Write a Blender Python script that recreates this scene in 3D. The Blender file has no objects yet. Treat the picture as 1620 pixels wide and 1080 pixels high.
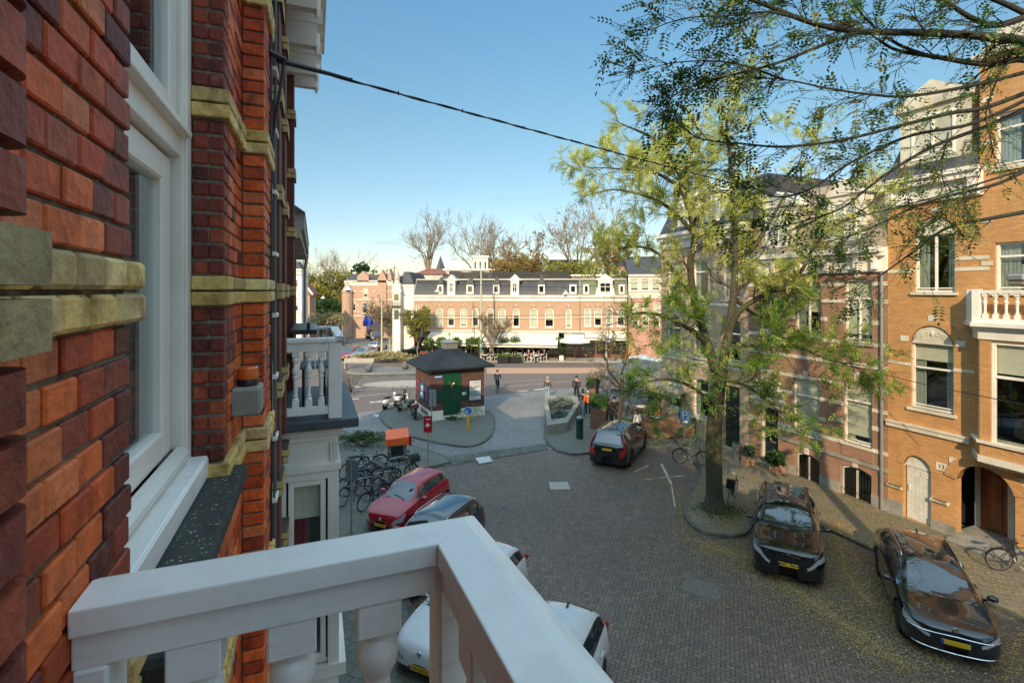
import bpy, math, random
from mathutils import Vector, Matrix
random.seed(7)
R = math.radians
scene = bpy.context.scene
COL = scene.collection
F0, HZ, EYE = 800.0, 459.0, 8.5
ANG = R(21.3)
CA, SA = math.cos(ANG), math.sin(ANG)
# ---- places: the street runs along u, across is v (own wall at v=-.338, houses opposite at v=20.3)
def SV(s, v, z=0.0): return Vector((v*CA - s*SA, v*SA + s*CA, z))
def G(px, py, z=0.0):
    Y = F0*(EYE-z)/(py-HZ); return Vector(((px-810)*Y/F0, Y, z))
def W(px, py, Y): return Vector(((px-810)*Y/F0, Y, EYE-(py-HZ)*Y/F0))
class Plane:
    """a vertical facade plane: local x runs along it, y into the building"""
    def __init__(s, org, rot): s.o = org; s.r = rot; s.e = Vector((math.cos(rot), math.sin(rot), 0))
    def x(s, px, off=0.0):
        n = Vector((-s.e.y, s.e.x, 0)); o = s.o + n*off
        d = Vector(((px-810)/F0, 1, 0)); det = s.e.x*(-d.y) + d.x*s.e.y
        a = (-o.x*(-d.y) - d.x*o.y)/det
        t = (s.e.x*(-o.y) + s.e.y*o.x)/det
        return a, t
    def xz(s, px, py, off=0.0):
        a, t = s.x(px, off); return a, EYE-(py-HZ)*t/F0
# ---- tagging
def tag(o, label=None, cat=None, group=None, kind=None):
    if label: o['label'] = label
    if cat: o['category'] = cat
    if group: o['group'] = group
    if kind: o['kind'] = kind
    return o
def thing(name, label, cat, loc=(0, 0, 0), rz=0.0, group=None, kind=None):
    o = bpy.data.objects.new(name, None); COL.objects.link(o)
    o.empty_display_size = .2
    o.location = loc; o.rotation_euler = (0, 0, rz)
    return tag(o, label, cat, group, kind)
def copy_thing(root, loc, rz, label=None, group=None, scale=None):
    r = root.copy(); COL.objects.link(r); r.location = loc; r.rotation_euler = (root.rotation_euler[0], root.rotation_euler[1], rz)
    if label: r['label'] = label
    if group: r['group'] = group
    if scale: r.scale = scale
    for ch in list(root.children):
        c = ch.copy(); COL.objects.link(c); c.parent = r
        for g in list(ch.children):
            d = g.copy(); COL.objects.link(d); d.parent = c
    return r
# ---- mesh builder
class MB:
    def __init__(s): s.marks = []; s.adds = []; s.v = []; s.f = []; s.c = []; s.m = []; s.cc = (1, 1, 1); s.mi = 0
    def mark(s): s.marks.append((len(s.v), len(s.f)))
    def build_each(s, name, mats, parent=None, auto=True, **k):
        """every piece becomes an object of its own"""
        ms = (s.adds if auto else s.marks)+[(len(s.v), len(s.f))]; out = []
        for (v0,f0),(v1,f1) in zip(ms[:-1], ms[1:]):
            if f1 <= f0: continue
            q = MB(); q.v = s.v[v0:v1]; q.f = [[i-v0 for i in f] for f in s.f[f0:f1]]; q.c = s.c[f0:f1]; q.m = s.m[f0:f1]; out.append(q.build(name, mats, parent, **k))
        return out
    def add(s, vs, fs):
        n = len(s.v); s.adds.append((n, len(s.f))); s.v += [tuple(p) for p in vs]
        for f in fs: s.f.append([i+n for i in f]); s.c.append(s.cc); s.m.append(s.mi)
    def box(s, x0, x1, y0, y1, z0, z1):
        s.add([(x0,y0,z0),(x1,y0,z0),(x1,y1,z0),(x0,y1,z0),(x0,y0,z1),(x1,y0,z1),(x1,y1,z1),(x0,y1,z1)],
              [(3,2,1,0),(4,5,6,7),(0,1,5,4),(1,2,6,5),(2,3,7,6),(3,0,4,7)])
    def cbox(s, x0, x1, y0, y1, z0, z1, b=.01):
        """box with chamfered edges"""
        xs, ys, zs = (x0, x1), (y0, y1), (z0, z1); vs = []; idx = {}
        for i in (0,1):
            for j in (0,1):
                for k in (0,1):
                    dx, dy, dz = b*(1-2*i), b*(1-2*j), b*(1-2*k)
                    for a, p in enumerate(((xs[i], ys[j]+dy, zs[k]+dz), (xs[i]+dx, ys[j], zs[k]+dz), (xs[i]+dx, ys[j]+dy, zs[k]))):
                        idx[(i,j,k,a)] = len(vs); vs.append(p)
        fs = []
        for a in range(3):
            o1, o2 = [(1,2),(0,2),(0,1)][a]
            for e in (0,1):
                def key(p, q):
                    t = [0,0,0]; t[a] = e; t[o1] = p; t[o2] = q; return idx[(t[0],t[1],t[2],a)]
                q = [key(0,0), key(1,0), key(1,1), key(0,1)]
                if (e == 0) != (a == 1): q.reverse()
                fs.append(q)
        for a in range(3):
            o1, o2 = [(1,2),(0,2),(0,1)][a]
            for p in (0,1):
                for q in (0,1):
                    def kk(e, w):
                        t = [0,0,0]; t[a] = e; t[o1] = p; t[o2] = q; return idx[(t[0],t[1],t[2],w)]
                    fs.append([kk(0,o1), kk(1,o1), kk(1,o2), kk(0,o2)])
        for i in (0,1):
            for j in (0,1):
                for k in (0,1): fs.append([idx[(i,j,k,0)], idx[(i,j,k,1)], idx[(i,j,k,2)]])
        s.add(vs, fs)
    def obox(s, c, ax, ay, hx, hy, z0, z1):
        """box oriented in plan: centre c, unit axes ax, ay, half sizes"""
        c = Vector(c); ax = Vector(ax); ay = Vector(ay); vs = []
        for z in (z0, z1):
            for a, b in ((-1,-1),(1,-1),(1,1),(-1,1)):
                p = c + ax*hx*a + ay*hy*b; vs.append((p.x, p.y, z))
        s.add(vs, [(3,2,1,0),(4,5,6,7),(0,1,5,4),(1,2,6,5),(2,3,7,6),(3,0,4,7)])
    def bar(s, a, b, w, h=None):
        a, b = Vector(a), Vector(b); d = (b-a)
        if d.length < 1e-6: return
        d.normalize(); h = h or w
        up = Vector((0,0,1)) if abs(d.z) < .95 else Vector((1,0,0))
        x = d.cross(up).normalized()*w/2; y = x.normalized().cross(d).normalized()*h/2
        s.add([a-x-y,a+x-y,a+x+y,a-x+y,b-x-y,b+x-y,b+x+y,b-x+y], [(0,1,2,3),(7,6,5,4),(0,4,5,1),(1,5,6,2),(2,6,7,3),(3,7,4,0)])
    def tube(s, pts, rad, n=8, cap=True):
        pts = [Vector(p) for p in pts]; m = len(pts)
        if not hasattr(rad, '__len__'): rad = [rad]*m
        vs = []; prev = None
        for i, p in enumerate(pts):
            d = (pts[min(i+1, m-1)] - pts[max(i-1, 0)])
            d = d.normalized() if d.length > 1e-9 else Vector((0,0,1))
            if prev is None:
                up = Vector((0,0,1)) if abs(d.z) < .9 else Vector((1,0,0))
                x = d.cross(up).normalized()
            else:
                x = (prev - d*prev.dot(d))
                x = x.normalized() if x.length > 1e-6 else d.orthogonal().normalized()
            prev = x; y = d.cross(x)
            for k in range(n):
                a = 2*math.pi*k/n; vs.append(p + (x*math.cos(a) + y*math.sin(a))*rad[i])
        fs = [(i*n+k, i*n+(k+1)%n, (i+1)*n+(k+1)%n, (i+1)*n+k) for i in range(m-1) for k in range(n)]
        if cap: fs.append(tuple(range(n))[::-1]); fs.append(tuple((m-1)*n+k for k in range(n)))
        s.add(vs, fs)
    def lathe(s, prof, c=(0,0,0), n=16, ax='z', a0=0, a1=2*math.pi):
        full = abs(a1-a0-2*math.pi) < 1e-6; k = n if full else n+1; vs = []; c = Vector(c)
        for r, h in prof:
            for i in range(k):
                a = a0+(a1-a0)*i/n; p = (r*math.cos(a), r*math.sin(a), h)
                if ax == 'x': p = (h, p[0], p[1])
                elif ax == 'y': p = (p[1], h, p[0])
                vs.append(c+Vector(p))
        fs = []
        for j in range(len(prof)-1):
            for i in range(n): fs.append((j*k+i, j*k+(i+1)%k, (j+1)*k+(i+1)%k, (j+1)*k+i))
        s.add(vs, fs)
        if full:
            for j in (0, len(prof)-1):
                if prof[j][0] > 1e-4: s.add([vs[j*k+i] for i in range(k)], [tuple(range(k))[::-1] if j == 0 else tuple(range(k))])
    def prism(s, poly, y0, y1):
        """polygon in x,z pushed along y"""
        n = len(poly); s.add([(x,y0,z) for x,z in poly]+[(x,y1,z) for x,z in poly],
            [tuple(range(n)), tuple(range(n,2*n))[::-1]]+[(i,(i+1)%n+0,(i+1)%n+n,i+n)[::-1] for i in range(n)])
    def slab(s, poly, z0, z1):
        n = len(poly); s.add([(p[0],p[1],z0) for p in poly]+[(p[0],p[1],z1) for p in poly],
            [tuple(range(n))[::-1], tuple(range(n,2*n))]+[(i,(i+1)%n,(i+1)%n+n,i+n) for i in range(n)])
    def blob(s, c, rx, ry, rz, n=10, m=6, jit=0.0):
        c = Vector(c); vs = []
        for j in range(m+1):
            t = math.pi*j/m
            for i in range(n):
                a = 2*math.pi*i/n; k = 1+random.uniform(-jit, jit)
                vs.append(c+Vector((rx*math.sin(t)*math.cos(a)*k, ry*math.sin(t)*math.sin(a)*k, rz*math.cos(t)*k)))
        s.add(vs, [(j*n+i, (j+1)*n+i, (j+1)*n+(i+1)%n, j*n+(i+1)%n) for j in range(m) for i in range(n)])
    def build(s, name, mats, parent=None, smooth=False, loc=None, bevel=0, fix=True):
        me = bpy.data.meshes.new(name); me.from_pydata(s.v, [], s.f)
        if not isinstance(mats, (list, tuple)): mats = [mats]
        for m in mats: me.materials.append(m)
        if any(s.m): me.polygons.foreach_set('material_index', s.m)
        if any(c != (1,1,1) for c in s.c):
            at = me.attributes.new('tint', 'FLOAT_COLOR', 'FACE'); fl = []
            for c in s.c: fl += [c[0], c[1], c[2], 1.0]
            at.data.foreach_set('color', fl)
        if smooth: me.polygons.foreach_set('use_smooth', [True]*len(me.polygons))
        if fix:
            import bmesh
            bm = bmesh.new(); bm.from_mesh(me)
            if len(bm.faces) < 60000: bmesh.ops.recalc_face_normals(bm, faces=bm.faces)
            bm.to_mesh(me); bm.free()
        me.update()
        o = bpy.data.objects.new(name, me); COL.objects.link(o)
        if parent: o.parent = parent
        if loc: o.location = loc
        if smooth == 'auto':
            try: me.set_sharp_from_angle(angle=R(35))
            except Exception: pass
        if bevel:
            md = o.modifiers.new('edge', 'BEVEL'); md.width = bevel; md.segments = 2; md.limit_method = 'ANGLE'; md.angle_limit = R(40)
            md.harden_normals = False
        return o
# ---- materials
MATS = {}
class NT:
    def __init__(s, name):
        s.m = bpy.data.materials.new(name); s.m.use_nodes = True; s.t = s.m.node_tree; s.n = s.t.nodes; s.l = s.t.links
        s.b = s.n['Principled BSDF']; MATS[name] = s.m
    def new(s, t, **k):
        n = s.n.new(t)
        for a, v in k.items():
            if a.startswith('i_'):
                n.inputs[a[2:].replace('_', ' ')].default_value = v
            else: setattr(n, a, v)
        return n
    def link(s, a, b): s.l.new(a, b)
    def math(s, op, a, b=None, c=None):
        n = s.n.new('ShaderNodeMath'); n.operation = op
        for i, x in enumerate((a, b, c)):
            if x is None: continue
            if isinstance(x, (int, float)): n.inputs[i].default_value = x
            else: s.link(x, n.inputs[i])
        return n.outputs[0]
    def mix(s, f, a, b, mode='MIX'):
        n = s.n.new('ShaderNodeMix'); n.data_type = 'RGBA'; n.blend_type = mode
        for i, x in ((0, f), (6, a), (7, b)):
            if isinstance(x, (int, float)): n.inputs[i].default_value = x
            elif isinstance(x, tuple): n.inputs[i].default_value = (*x[:3], 1)
            else: s.link(x, n.inputs[i])
        return n.outputs[2]
    def noise(s, scale, detail=4, vec=None, rough=.55):
        n = s.new('ShaderNodeTexNoise', i_Scale=scale, i_Detail=detail, i_Roughness=rough)
        s.link(vec if vec else s.coord(), n.inputs['Vector']); return n.outputs['Fac']
    def coord(s):
        if not hasattr(s, 'tc'): s.tc = s.new('ShaderNodeTexCoord')
        return s.tc.outputs['Object']
    def world(s):
        if not hasattr(s, 'geo'): s.geo = s.new('ShaderNodeNewGeometry')
        return s.geo.outputs['Position']
    def ramp(s, f, stops):
        n = s.n.new('ShaderNodeValToRGB'); s.link(f, n.inputs[0]); e = n.color_ramp.elements
        e[0].position, e[0].color = stops[0][0], (*stops[0][1], 1); e[1].position, e[1].color = stops[-1][0], (*stops[-1][1], 1)
        for p, c in stops[1:-1]: q = e.new(p); q.color = (*c, 1)
        return n.outputs[0]
    def bump(s, h, strength=.3, dist=.01):
        n = s.new('ShaderNodeBump', i_Strength=strength, i_Distance=dist); s.link(h, n.inputs['Height'])
        s.link(n.outputs[0], s.b.inputs['Normal'])
    def base(s, c):
        if isinstance(c, tuple): s.b.inputs['Base Color'].default_value = (*c, 1)
        else: s.link(c, s.b.inputs['Base Color'])
    def set(s, rough=None, metal=None, spec=None, coat=None, trans=None):
        for k, v in (('Roughness', rough), ('Metallic', metal), ('Specular IOR Level', spec), ('Coat Weight', coat), ('Transmission Weight', trans)):
            if v is not None: s.b.inputs[k].default_value = v
def plain(name, c, rough=.6, metal=0, var=.15, scale=6, bump=.1, spec=None, coat=None, dirt=None, useworld=False):
    n = NT(name); v = n.world() if useworld else n.coord()
    f = n.noise(scale, 5, v); f2 = n.noise(scale*.17, 3, v)
    lo = tuple(x*(1-var) for x in c); hi = tuple(min(1, x*(1+var)) for x in c)
    b = n.ramp(f, [(.3, lo), (.7, hi)])
    if dirt: b = n.mix(n.ramp(f2, [(.45, (0,0,0)), (.75, (1,1,1))]), b, dirt)
    n.base(b); n.set(rough, metal, spec, coat)
    if bump: n.bump(n.noise(scale*6, 4, v), bump, .01)
    return n.m
def brickmat(name, c1, c2, mortar, w=.21, h=.062, ms=.012, rough=.8, blotch=(.5,.3,.2), world=False, var=.5):
    n = NT(name); sep = n.new('ShaderNodeSeparateXYZ'); n.link(n.coord(), sep.inputs[0])
    u = n.math('ADD', sep.outputs[0], sep.outputs[1]); cb = n.new('ShaderNodeCombineXYZ')
    n.link(u, cb.inputs[0]); n.link(sep.outputs[2], cb.inputs[1])
    br = n.new('ShaderNodeTexBrick', i_Scale=1.0, i_Mortar_Size=ms/2, i_Mortar_Smooth=.2, i_Bias=0.0, i_Brick_Width=w, i_Row_Height=h)
    n.link(cb.outputs[0], br.inputs['Vector'])
    br.inputs['Color1'].default_value = (*c1,1); br.inputs['Color2'].default_value = (*c2,1); br.inputs['Mortar'].default_value = (*mortar,1)
    f = n.noise(1.3, 5); col = n.mix(n.ramp(f, [(.42,(0,0,0)),(.72,(var,var,var))]), br.outputs['Color'], blotch)
    f3 = n.noise(24, 3); col = n.mix(.35, col, n.ramp(f3, [(.3,(.35,.35,.35)),(.7,(1,1,1))]), 'MULTIPLY')
    n.base(col); n.set(rough); n.bump(n.math('SUBTRACT', n.noise(60,3), br.outputs['Fac']), .35, .012)
    return n.m
def herring(name, cols, mortar, unit=.1, rot=0.0, rough=.75, moss=None, spec=.5):
    n = NT(name); mp = n.new('ShaderNodeMapping'); mp.inputs['Rotation'].default_value = (0,0,rot); mp.inputs['Scale'].default_value = (1/unit,)*3
    n.link(n.world(), mp.inputs[0]); sp = n.new('ShaderNodeSeparateXYZ')
    nz = n.new('ShaderNodeTexNoise', i_Scale=2.0, i_Detail=2.0); n.link(n.world(), nz.inputs['Vector'])
    va = n.new('ShaderNodeVectorMath', operation='ADD'); vs = n.new('ShaderNodeVectorMath', operation='SCALE'); vs.inputs['Scale'].default_value = .5
    n.link(nz.outputs['Color'], vs.inputs[0]); n.link(mp.outputs[0], va.inputs[0]); n.link(vs.outputs[0], va.inputs[1]); n.link(va.outputs[0], sp.inputs[0])
    x, y = sp.outputs[0], sp.outputs[1]
    i, j = n.math('FLOOR', x), n.math('FLOOR', y); fx, fy = n.math('FRACT', x), n.math('FRACT', y)
    k = n.math('FLOORED_MODULO', n.math('SUBTRACT', i, j), 4.0)
    def eq(v): return n.math('COMPARE', k, v, .1)
    k0, k1, k2, k3 = eq(0.), eq(1.), eq(2.), eq(3.)
    dl = n.math('MULTIPLY_ADD', k1, 9., fx); dr = n.math('MULTIPLY_ADD', k0, 9., n.math('SUBTRACT', 1., fx))
    db = n.math('MULTIPLY_ADD', k2, 9., fy); dt = n.math('MULTIPLY_ADD', k3, 9., n.math('SUBTRACT', 1., fy))
    d = n.math('MINIMUM', n.math('MINIMUM', dl, dr), n.math('MINIMUM', db, dt))
    joint = n.ramp(d, [(.03,(0,0,0)),(.12,(1,1,1))])
    ci = n.math('SUBTRACT', i, k1); cj = n.math('SUBTRACT', j, k2); cb = n.new('ShaderNodeCombineXYZ'); n.link(ci, cb.inputs[0]); n.link(cj, cb.inputs[1])
    wn = n.new('ShaderNodeTexWhiteNoise'); n.link(cb.outputs[0], wn.inputs['Vector'])
    col = n.ramp(wn.outputs['Value'], [(p/(len(cols)-1), c) for p, c in enumerate(cols)])
    f = n.noise(.35, 5, n.world()); col = n.mix(n.ramp(f,[(.35,(0,0,0)),(.7,(.55,.55,.55))]), col, tuple(q*.62 for q in cols[0]))
    if moss:
        g = n.noise(.8, 6, n.world()); col = n.mix(n.ramp(g,[(.5,(0,0,0)),(.68,(.6,.6,.6))]), col, moss)
    big = n.noise(.11, 4, n.world()); col = n.mix(1.0, col, n.ramp(big,[(.35,(.72,.72,.74)),(.55,(1,1,1)),(.68,(1.16,1.10,1.02))]), 'MULTIPLY')
    oil = n.noise(1.7, 5, n.world(), .7); col = n.mix(n.ramp(oil,[(.60,(0,0,0)),(.74,(.55,.55,.55))]), col, tuple(q*.35 for q in cols[0]))
    grit = n.noise(55, 3, n.world()); col = n.mix(.45, col, n.ramp(grit,[(.3,(.55,.55,.55)),(.7,(1.1,1.1,1.1))]), 'MULTIPLY')
    col = n.mix(joint, mortar, col)
    n.base(col); n.set(rough, spec=spec); n.bump(n.math('ADD', joint, n.math('MULTIPLY', n.noise(40,3,n.world()), .5)), .5, .012)
    return n.m
def tiles(name, c1, c2, mortar, w, h, rot=0.0, moss=None, rough=.85, ms=.02, off=.5):
    n = NT(name); mp = n.new('ShaderNodeMapping'); mp.inputs['Rotation'].default_value = (0,0,rot); n.link(n.world(), mp.inputs[0])
    br = n.new('ShaderNodeTexBrick', i_Scale=1.0, i_Mortar_Size=ms/2, i_Mortar_Smooth=.3, i_Brick_Width=w, i_Row_Height=h); br.offset = off
    n.link(mp.outputs[0], br.inputs['Vector'])
    br.inputs['Color1'].default_value = (*c1,1); br.inputs['Color2'].default_value = (*c2,1); br.inputs['Mortar'].default_value = (*mortar,1)
    f = n.noise(.9, 6, n.world()); col = n.mix(n.ramp(f,[(.4,(0,0,0)),(.7,(.6,.6,.6))]), br.outputs['Color'], moss or tuple(q*.6 for q in c1))
    f3 = n.noise(9, 4, n.world()); col = n.mix(.4, col, n.ramp(f3,[(.3,(.5,.5,.5)),(.7,(1,1,1))]), 'MULTIPLY')
    n.base(col); n.set(rough); n.bump(n.math('SUBTRACT', n.noise(50,3,n.world()), br.outputs['Fac']), .3, .01)
    return n.m
def tinted(name, rough=.7, bump=.4, scale=40, spec=.4, glow=0.0, dark=.5, stain=False):
    n = NT(name); a = n.new('ShaderNodeAttribute', attribute_name='tint')
    f = n.noise(scale, 5); col = n.mix(.7, a.outputs['Color'], n.ramp(f,[(.3,(dark,dark,dark)),(.7,(1,1,1))]), 'MULTIPLY')
    if stain:
        b1 = n.noise(9, 6); b2 = n.noise(14, 5, n.world())
        col = n.mix(n.ramp(b1,[(.52,(0,0,0)),(.70,(.75,.75,.75))]), col, n.mix(1.0, col, (.30,.20,.17), 'MULTIPLY'))
        col = n.mix(n.ramp(b2,[(.62,(0,0,0)),(.80,(.30,.30,.30))]), col, (.60,.36,.26))
    n.base(col); n.set(rough, spec=spec)
    if bump: n.bump(n.math('ADD', n.noise(scale*2.2, 5), n.math('MULTIPLY', n.noise(scale*.5, 3), 1.2)) if stain else n.noise(scale*2.2, 5), bump, .006)
    return n.m
def leafmat(name, trans=.35):
    n = NT(name); a = n.new('ShaderNodeAttribute', attribute_name='tint'); n.base(a.outputs['Color']); n.set(.55, spec=.3)
    t = n.new('ShaderNodeBsdfTranslucent'); n.link(n.mix(1.0, a.outputs['Color'], (1.0,1.0,.55), 'MULTIPLY'), t.inputs['Color'])
    m = n.new('ShaderNodeMixShader'); m.inputs[0].default_value = trans
    out = n.n['Material Output']; n.link(n.b.outputs[0], m.inputs[1]); n.link(t.outputs[0], m.inputs[2]); n.link(m.outputs[0], out.inputs[0])
    return n.m
def glassmat(name, tint=(.95,.97,.95), rough=.02, refl=.35, see=.6):
    """window pane: glossy reflection over a partly clear sheet"""
    n = NT(name); tr = n.new('ShaderNodeBsdfTransparent'); tr.inputs[0].default_value = (*tint,1)
    gl = n.new('ShaderNodeBsdfGlossy'); gl.inputs['Roughness'].default_value = rough; gl.inputs['Color'].default_value = (.9,.95,1,1)
    lw = n.new('ShaderNodeLayerWeight'); lw.inputs[0].default_value = .5
    fac = n.math('MULTIPLY_ADD', n.math('POWER', lw.outputs['Facing'], 3.5), .75, .035+refl*.12)
    m = n.new('ShaderNodeMixShader'); n.link(fac, m.inputs[0]); n.link(tr.outputs[0], m.inputs[1]); n.link(gl.outputs[0], m.inputs[2])
    n.link(m.outputs[0], n.n['Material Output'].inputs[0]); return n.m
def paintmat(name, c, rough=.25, flake=0, coat=1.0, metal=0.0):
    n = NT(name); f = n.noise(3, 4); n.base(n.ramp(f,[(.3,tuple(x*.9 for x in c)),(.7,c)])); n.set(rough, metal, coat=coat)
    n.b.inputs['Coat Roughness'].default_value = .03; return n.m
# ---------------- materials
M_white = plain('white_paint', (.86,.79,.70), .45, var=.05, scale=3, bump=.08, dirt=(.5,.47,.4))
M_rail = plain('rail_paint', (.96,.92,.86), .3, var=.04, scale=2.5, bump=.1, dirt=(.70,.66,.58), coat=.2)
def wornpaint(name, c, dirtc):
    n = NT(name); v = n.coord(); base = n.ramp(n.noise(2.2,4,v),[(.3,tuple(q*.95 for q in c)),(.7,c)])
    mp = n.new('ShaderNodeMapping'); mp.inputs['Scale'].default_value = (5,5,60); n.link(v, mp.inputs[0])
    base = n.mix(n.ramp(n.noise(6,5,v,.7),[(.52,(0,0,0)),(.72,(.45,.45,.45))]), base, dirtc)
    base = n.mix(n.ramp(n.noise(70,3,v),[(.70,(0,0,0)),(.80,(.30,.30,.30))]), base, tuple(q*.55 for q in dirtc))
    base = n.mix(n.ramp(n.noise(1,6,mp.outputs[0]),[(.56,(0,0,0)),(.75,(.3,.3,.3))]), base, tuple(q*.7 for q in dirtc))
    n.base(base); n.set(.38, coat=.15); n.bump(n.math('ADD', n.noise(14,3,v), n.math('MULTIPLY', n.noise(1,4,mp.outputs[0]), .5)), .22, .006); return n.m
M_rail = wornpaint('worn_rail_paint', (.95,.91,.85), (.66,.62,.54))
M_cream = plain('cream_stone', (.66,.60,.48), .7, var=.1, scale=5, dirt=(.45,.4,.3))
M_stone = plain('grey_stone', (.30,.28,.24), .85, var=.2, scale=9, bump=.3, dirt=(.18,.17,.12))
M_lich = plain('lichen_stone', (.035,.036,.033), .9, var=.45, scale=22, bump=.5, dirt=(.075,.078,.06))
M_lead = plain('lead', (.06,.07,.08), .5, var=.2, scale=8, dirt=(.1,.11,.11))
M_black = plain('black_paint', (.012,.013,.014), .35, var=.2, bump=.02)
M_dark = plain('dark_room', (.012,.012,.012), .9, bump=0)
M_zinc = plain('zinc_pipe', (.32,.32,.30), .45, .5, var=.1, bump=.05)
M_mortar = plain('mortar', (.20,.18,.14), .95, var=.35, scale=40, bump=.6, dirt=(.06,.055,.045))
M_brick = tinted('hand_brick', .62, .8, 30, dark=.45, stain=True)
M_blind = plain('pale_blind', (.66,.62,.50), .8, var=.05, bump=.02)
M_curt = plain('grey_green_curtain', (.33,.37,.33), .85, var=.12, scale=14, bump=.05)
M_red = plain('red_curtain', (.20,.012,.03), .8)
M_glass = glassmat('window_glass')
M_glassd = glassmat('dark_window_glass', (.35,.38,.36), refl=.5)
M_cable = plain('black_cable', (.008,.009,.009), .5, bump=0)
B_red = brickmat('red_facing_brick', (.24,.052,.022), (.16,.035,.018), (.10,.085,.07), blotch=(.08,.022,.015))
B_dark = brickmat('dark_facing_brick', (.10,.03,.022), (.07,.022,.018), (.07,.06,.05), blotch=(.03,.015,.012))

# ================= own house (x = along the street, y = into the house)
own = thing('brick_house', 'near red brick house wall with yellow brick bands and white window frame', 'house', (0,0,0), R(111.3))
RED = [(.78,.13,.022),(.84,.16,.03),(.66,.095,.02),(.80,.20,.06),(.52,.07,.02)]
BRN = [(.24,.04,.022),(.31,.052,.025),(.19,.035,.022),(.40,.075,.03)]
YEL = [(.95,.64,.20),(.85,.56,.17),(.80,.56,.24),(.98,.72,.30),(.60,.42,.16)]
PITCH = .062; ZT = EYE+.055
def is_yel(c): return (c % 12) in (0, 1)          # courses counted down from ZT
def jit(c, k=.18):
    f = 1+random.uniform(-k, k); return tuple(min(1, q*f) for q in c)
wall_mb = MB(); mort = MB()
def courses(z0, z1):
    c0 = int(math.floor((ZT-z1)/PITCH)); c1 = int(math.ceil((ZT-z0)/PITCH))
    for c in range(c0, c1): yield c, ZT-c*PITCH-PITCH+.009, ZT-c*PITCH
def face_street(x0, x1, yf, z0, z1, endl=None, endr=None, lo=None, depth=.09, brown_ends=(False, False), cham=.006, skip=None, nearw=False):
    """bricks on a face towards the street: x runs along, front at y=yf"""
    for c, za, zb in courses(z0, z1):
        if skip and skip(za, zb): continue
        yel = is_yel(c); x = x0; k = 0; pr = .022 if yel else 0
        first = True
        while x < x1-.01:
            if yel: w = .105
            else: w = .105 if nearw else (.10 if (c % 2 and first) or (k % 2) else .205)
            if first: w = (.06 if c % 2 else .112) if nearw else (.10 if c % 2 else .155)
            xe = min(x+w, x1)
            if x1-xe < .06: xe = x1
            if yel: col = random.choice(YEL)
            elif (first and brown_ends[0]) or (xe >= x1-.001 and brown_ends[1]): col = random.choice(BRN)
            else: col = random.choice(RED) if random.random() < .85 else random.choice(BRN)
            wall_mb.cc = jit(col); j = random.uniform(-.003, .003)
            ex = .0
            if yel: ex = .028 if (xe >= x1-.001 and brown_ends[1]) else 0
            wall_mb.cbox(x, xe-(.006 if not yel else .010)+ex, yf+j-pr, yf+depth, za+random.uniform(-.001,.001), zb, cham if not yel else .007)
            x = xe; first = False; k += 1
def face_return(xf, y0, y1, z0, z1, kind='red', rolls=1, cham=.006):
    """bricks on a face looking back at us: front at x=xf, y runs into the wall"""
    for c, za, zb in courses(z0, z1):
        yel = is_yel(c); pr = .02 if yel else 0
        n = rolls if not yel else 1
        for q in range(n):
            ya = y0+(y1-y0)*q/n; yb = y0+(y1-y0)*(q+1)/n
            pal = YEL if yel else (RED if kind == 'red' else BRN)
            wall_mb.cc = jit(random.choice(pal)); j = random.uniform(-.003,.003)
            wall_mb.cbox(xf-pr+j, xf+.10, ya-(pr if q == 0 else 0), yb-.001, za, zb, (.006 if n > 1 else .004))
ZLO, ZHI = EYE-2.75, EYE+2.6
# near pilaster with rounded corner bricks
for c, za, zb in courses(EYE-1.1, EYE+1.2):
    yel = is_yel(c); pr = .02 if yel else 0
    wall_mb.cc = jit(random.choice(YEL if yel else BRN), .25)
    wall_mb.cbox(.30, .388+pr, .238-pr, .36, za, zb, .01)
    wall_mb.cc = jit(random.choice([(.46,.35,.16),(.38,.29,.13)] if yel else BRN), .2)
    rr_ = .036 if not yel else .022; pr *= .5; xe_, ye_ = .603+pr, .238-pr
    zj = random.uniform(-.001,.001); wall_mb.slab([(.395,.35),(.395,ye_)]+[(xe_-rr_+rr_*math.sin(a_*math.pi/12), ye_+rr_-rr_*math.cos(a_*math.pi/12)) for a_ in range(7)]+[(xe_,.35)], za+zj+.003, zb-.001)
mort.box(.28, .566, .256, .36, EYE-3, EYE+3)
face_street(.592, 1.206, .338, EYE-1.2, EYE+1.25, brown_ends=(True, True), cham=.0035, nearw=True)
mort.box(.55, 1.196, .3475, .60, EYE-3.6, EYE+3)
# beyond the window
face_return(2.307, .338, .451, EYE-.70, ZHI, 'brown', 2)
face_street(2.42, 2.835, .338, ZLO, ZHI, cham=.004)
mort.box(2.32, 2.90, .3475, .60, ZLO-.3, EYE+4)
mort.box(2.314, 2.36, .345, .46, EYE-.7, EYE+4)
face_return(2.835, .238, .338, ZLO, ZHI, 'red', 1, .006)
face_street(2.945, 3.24, .238, ZLO, ZHI, cham=.004)
mort.box(2.845, 3.235, .2445, .60, 0, 12.2)
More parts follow.
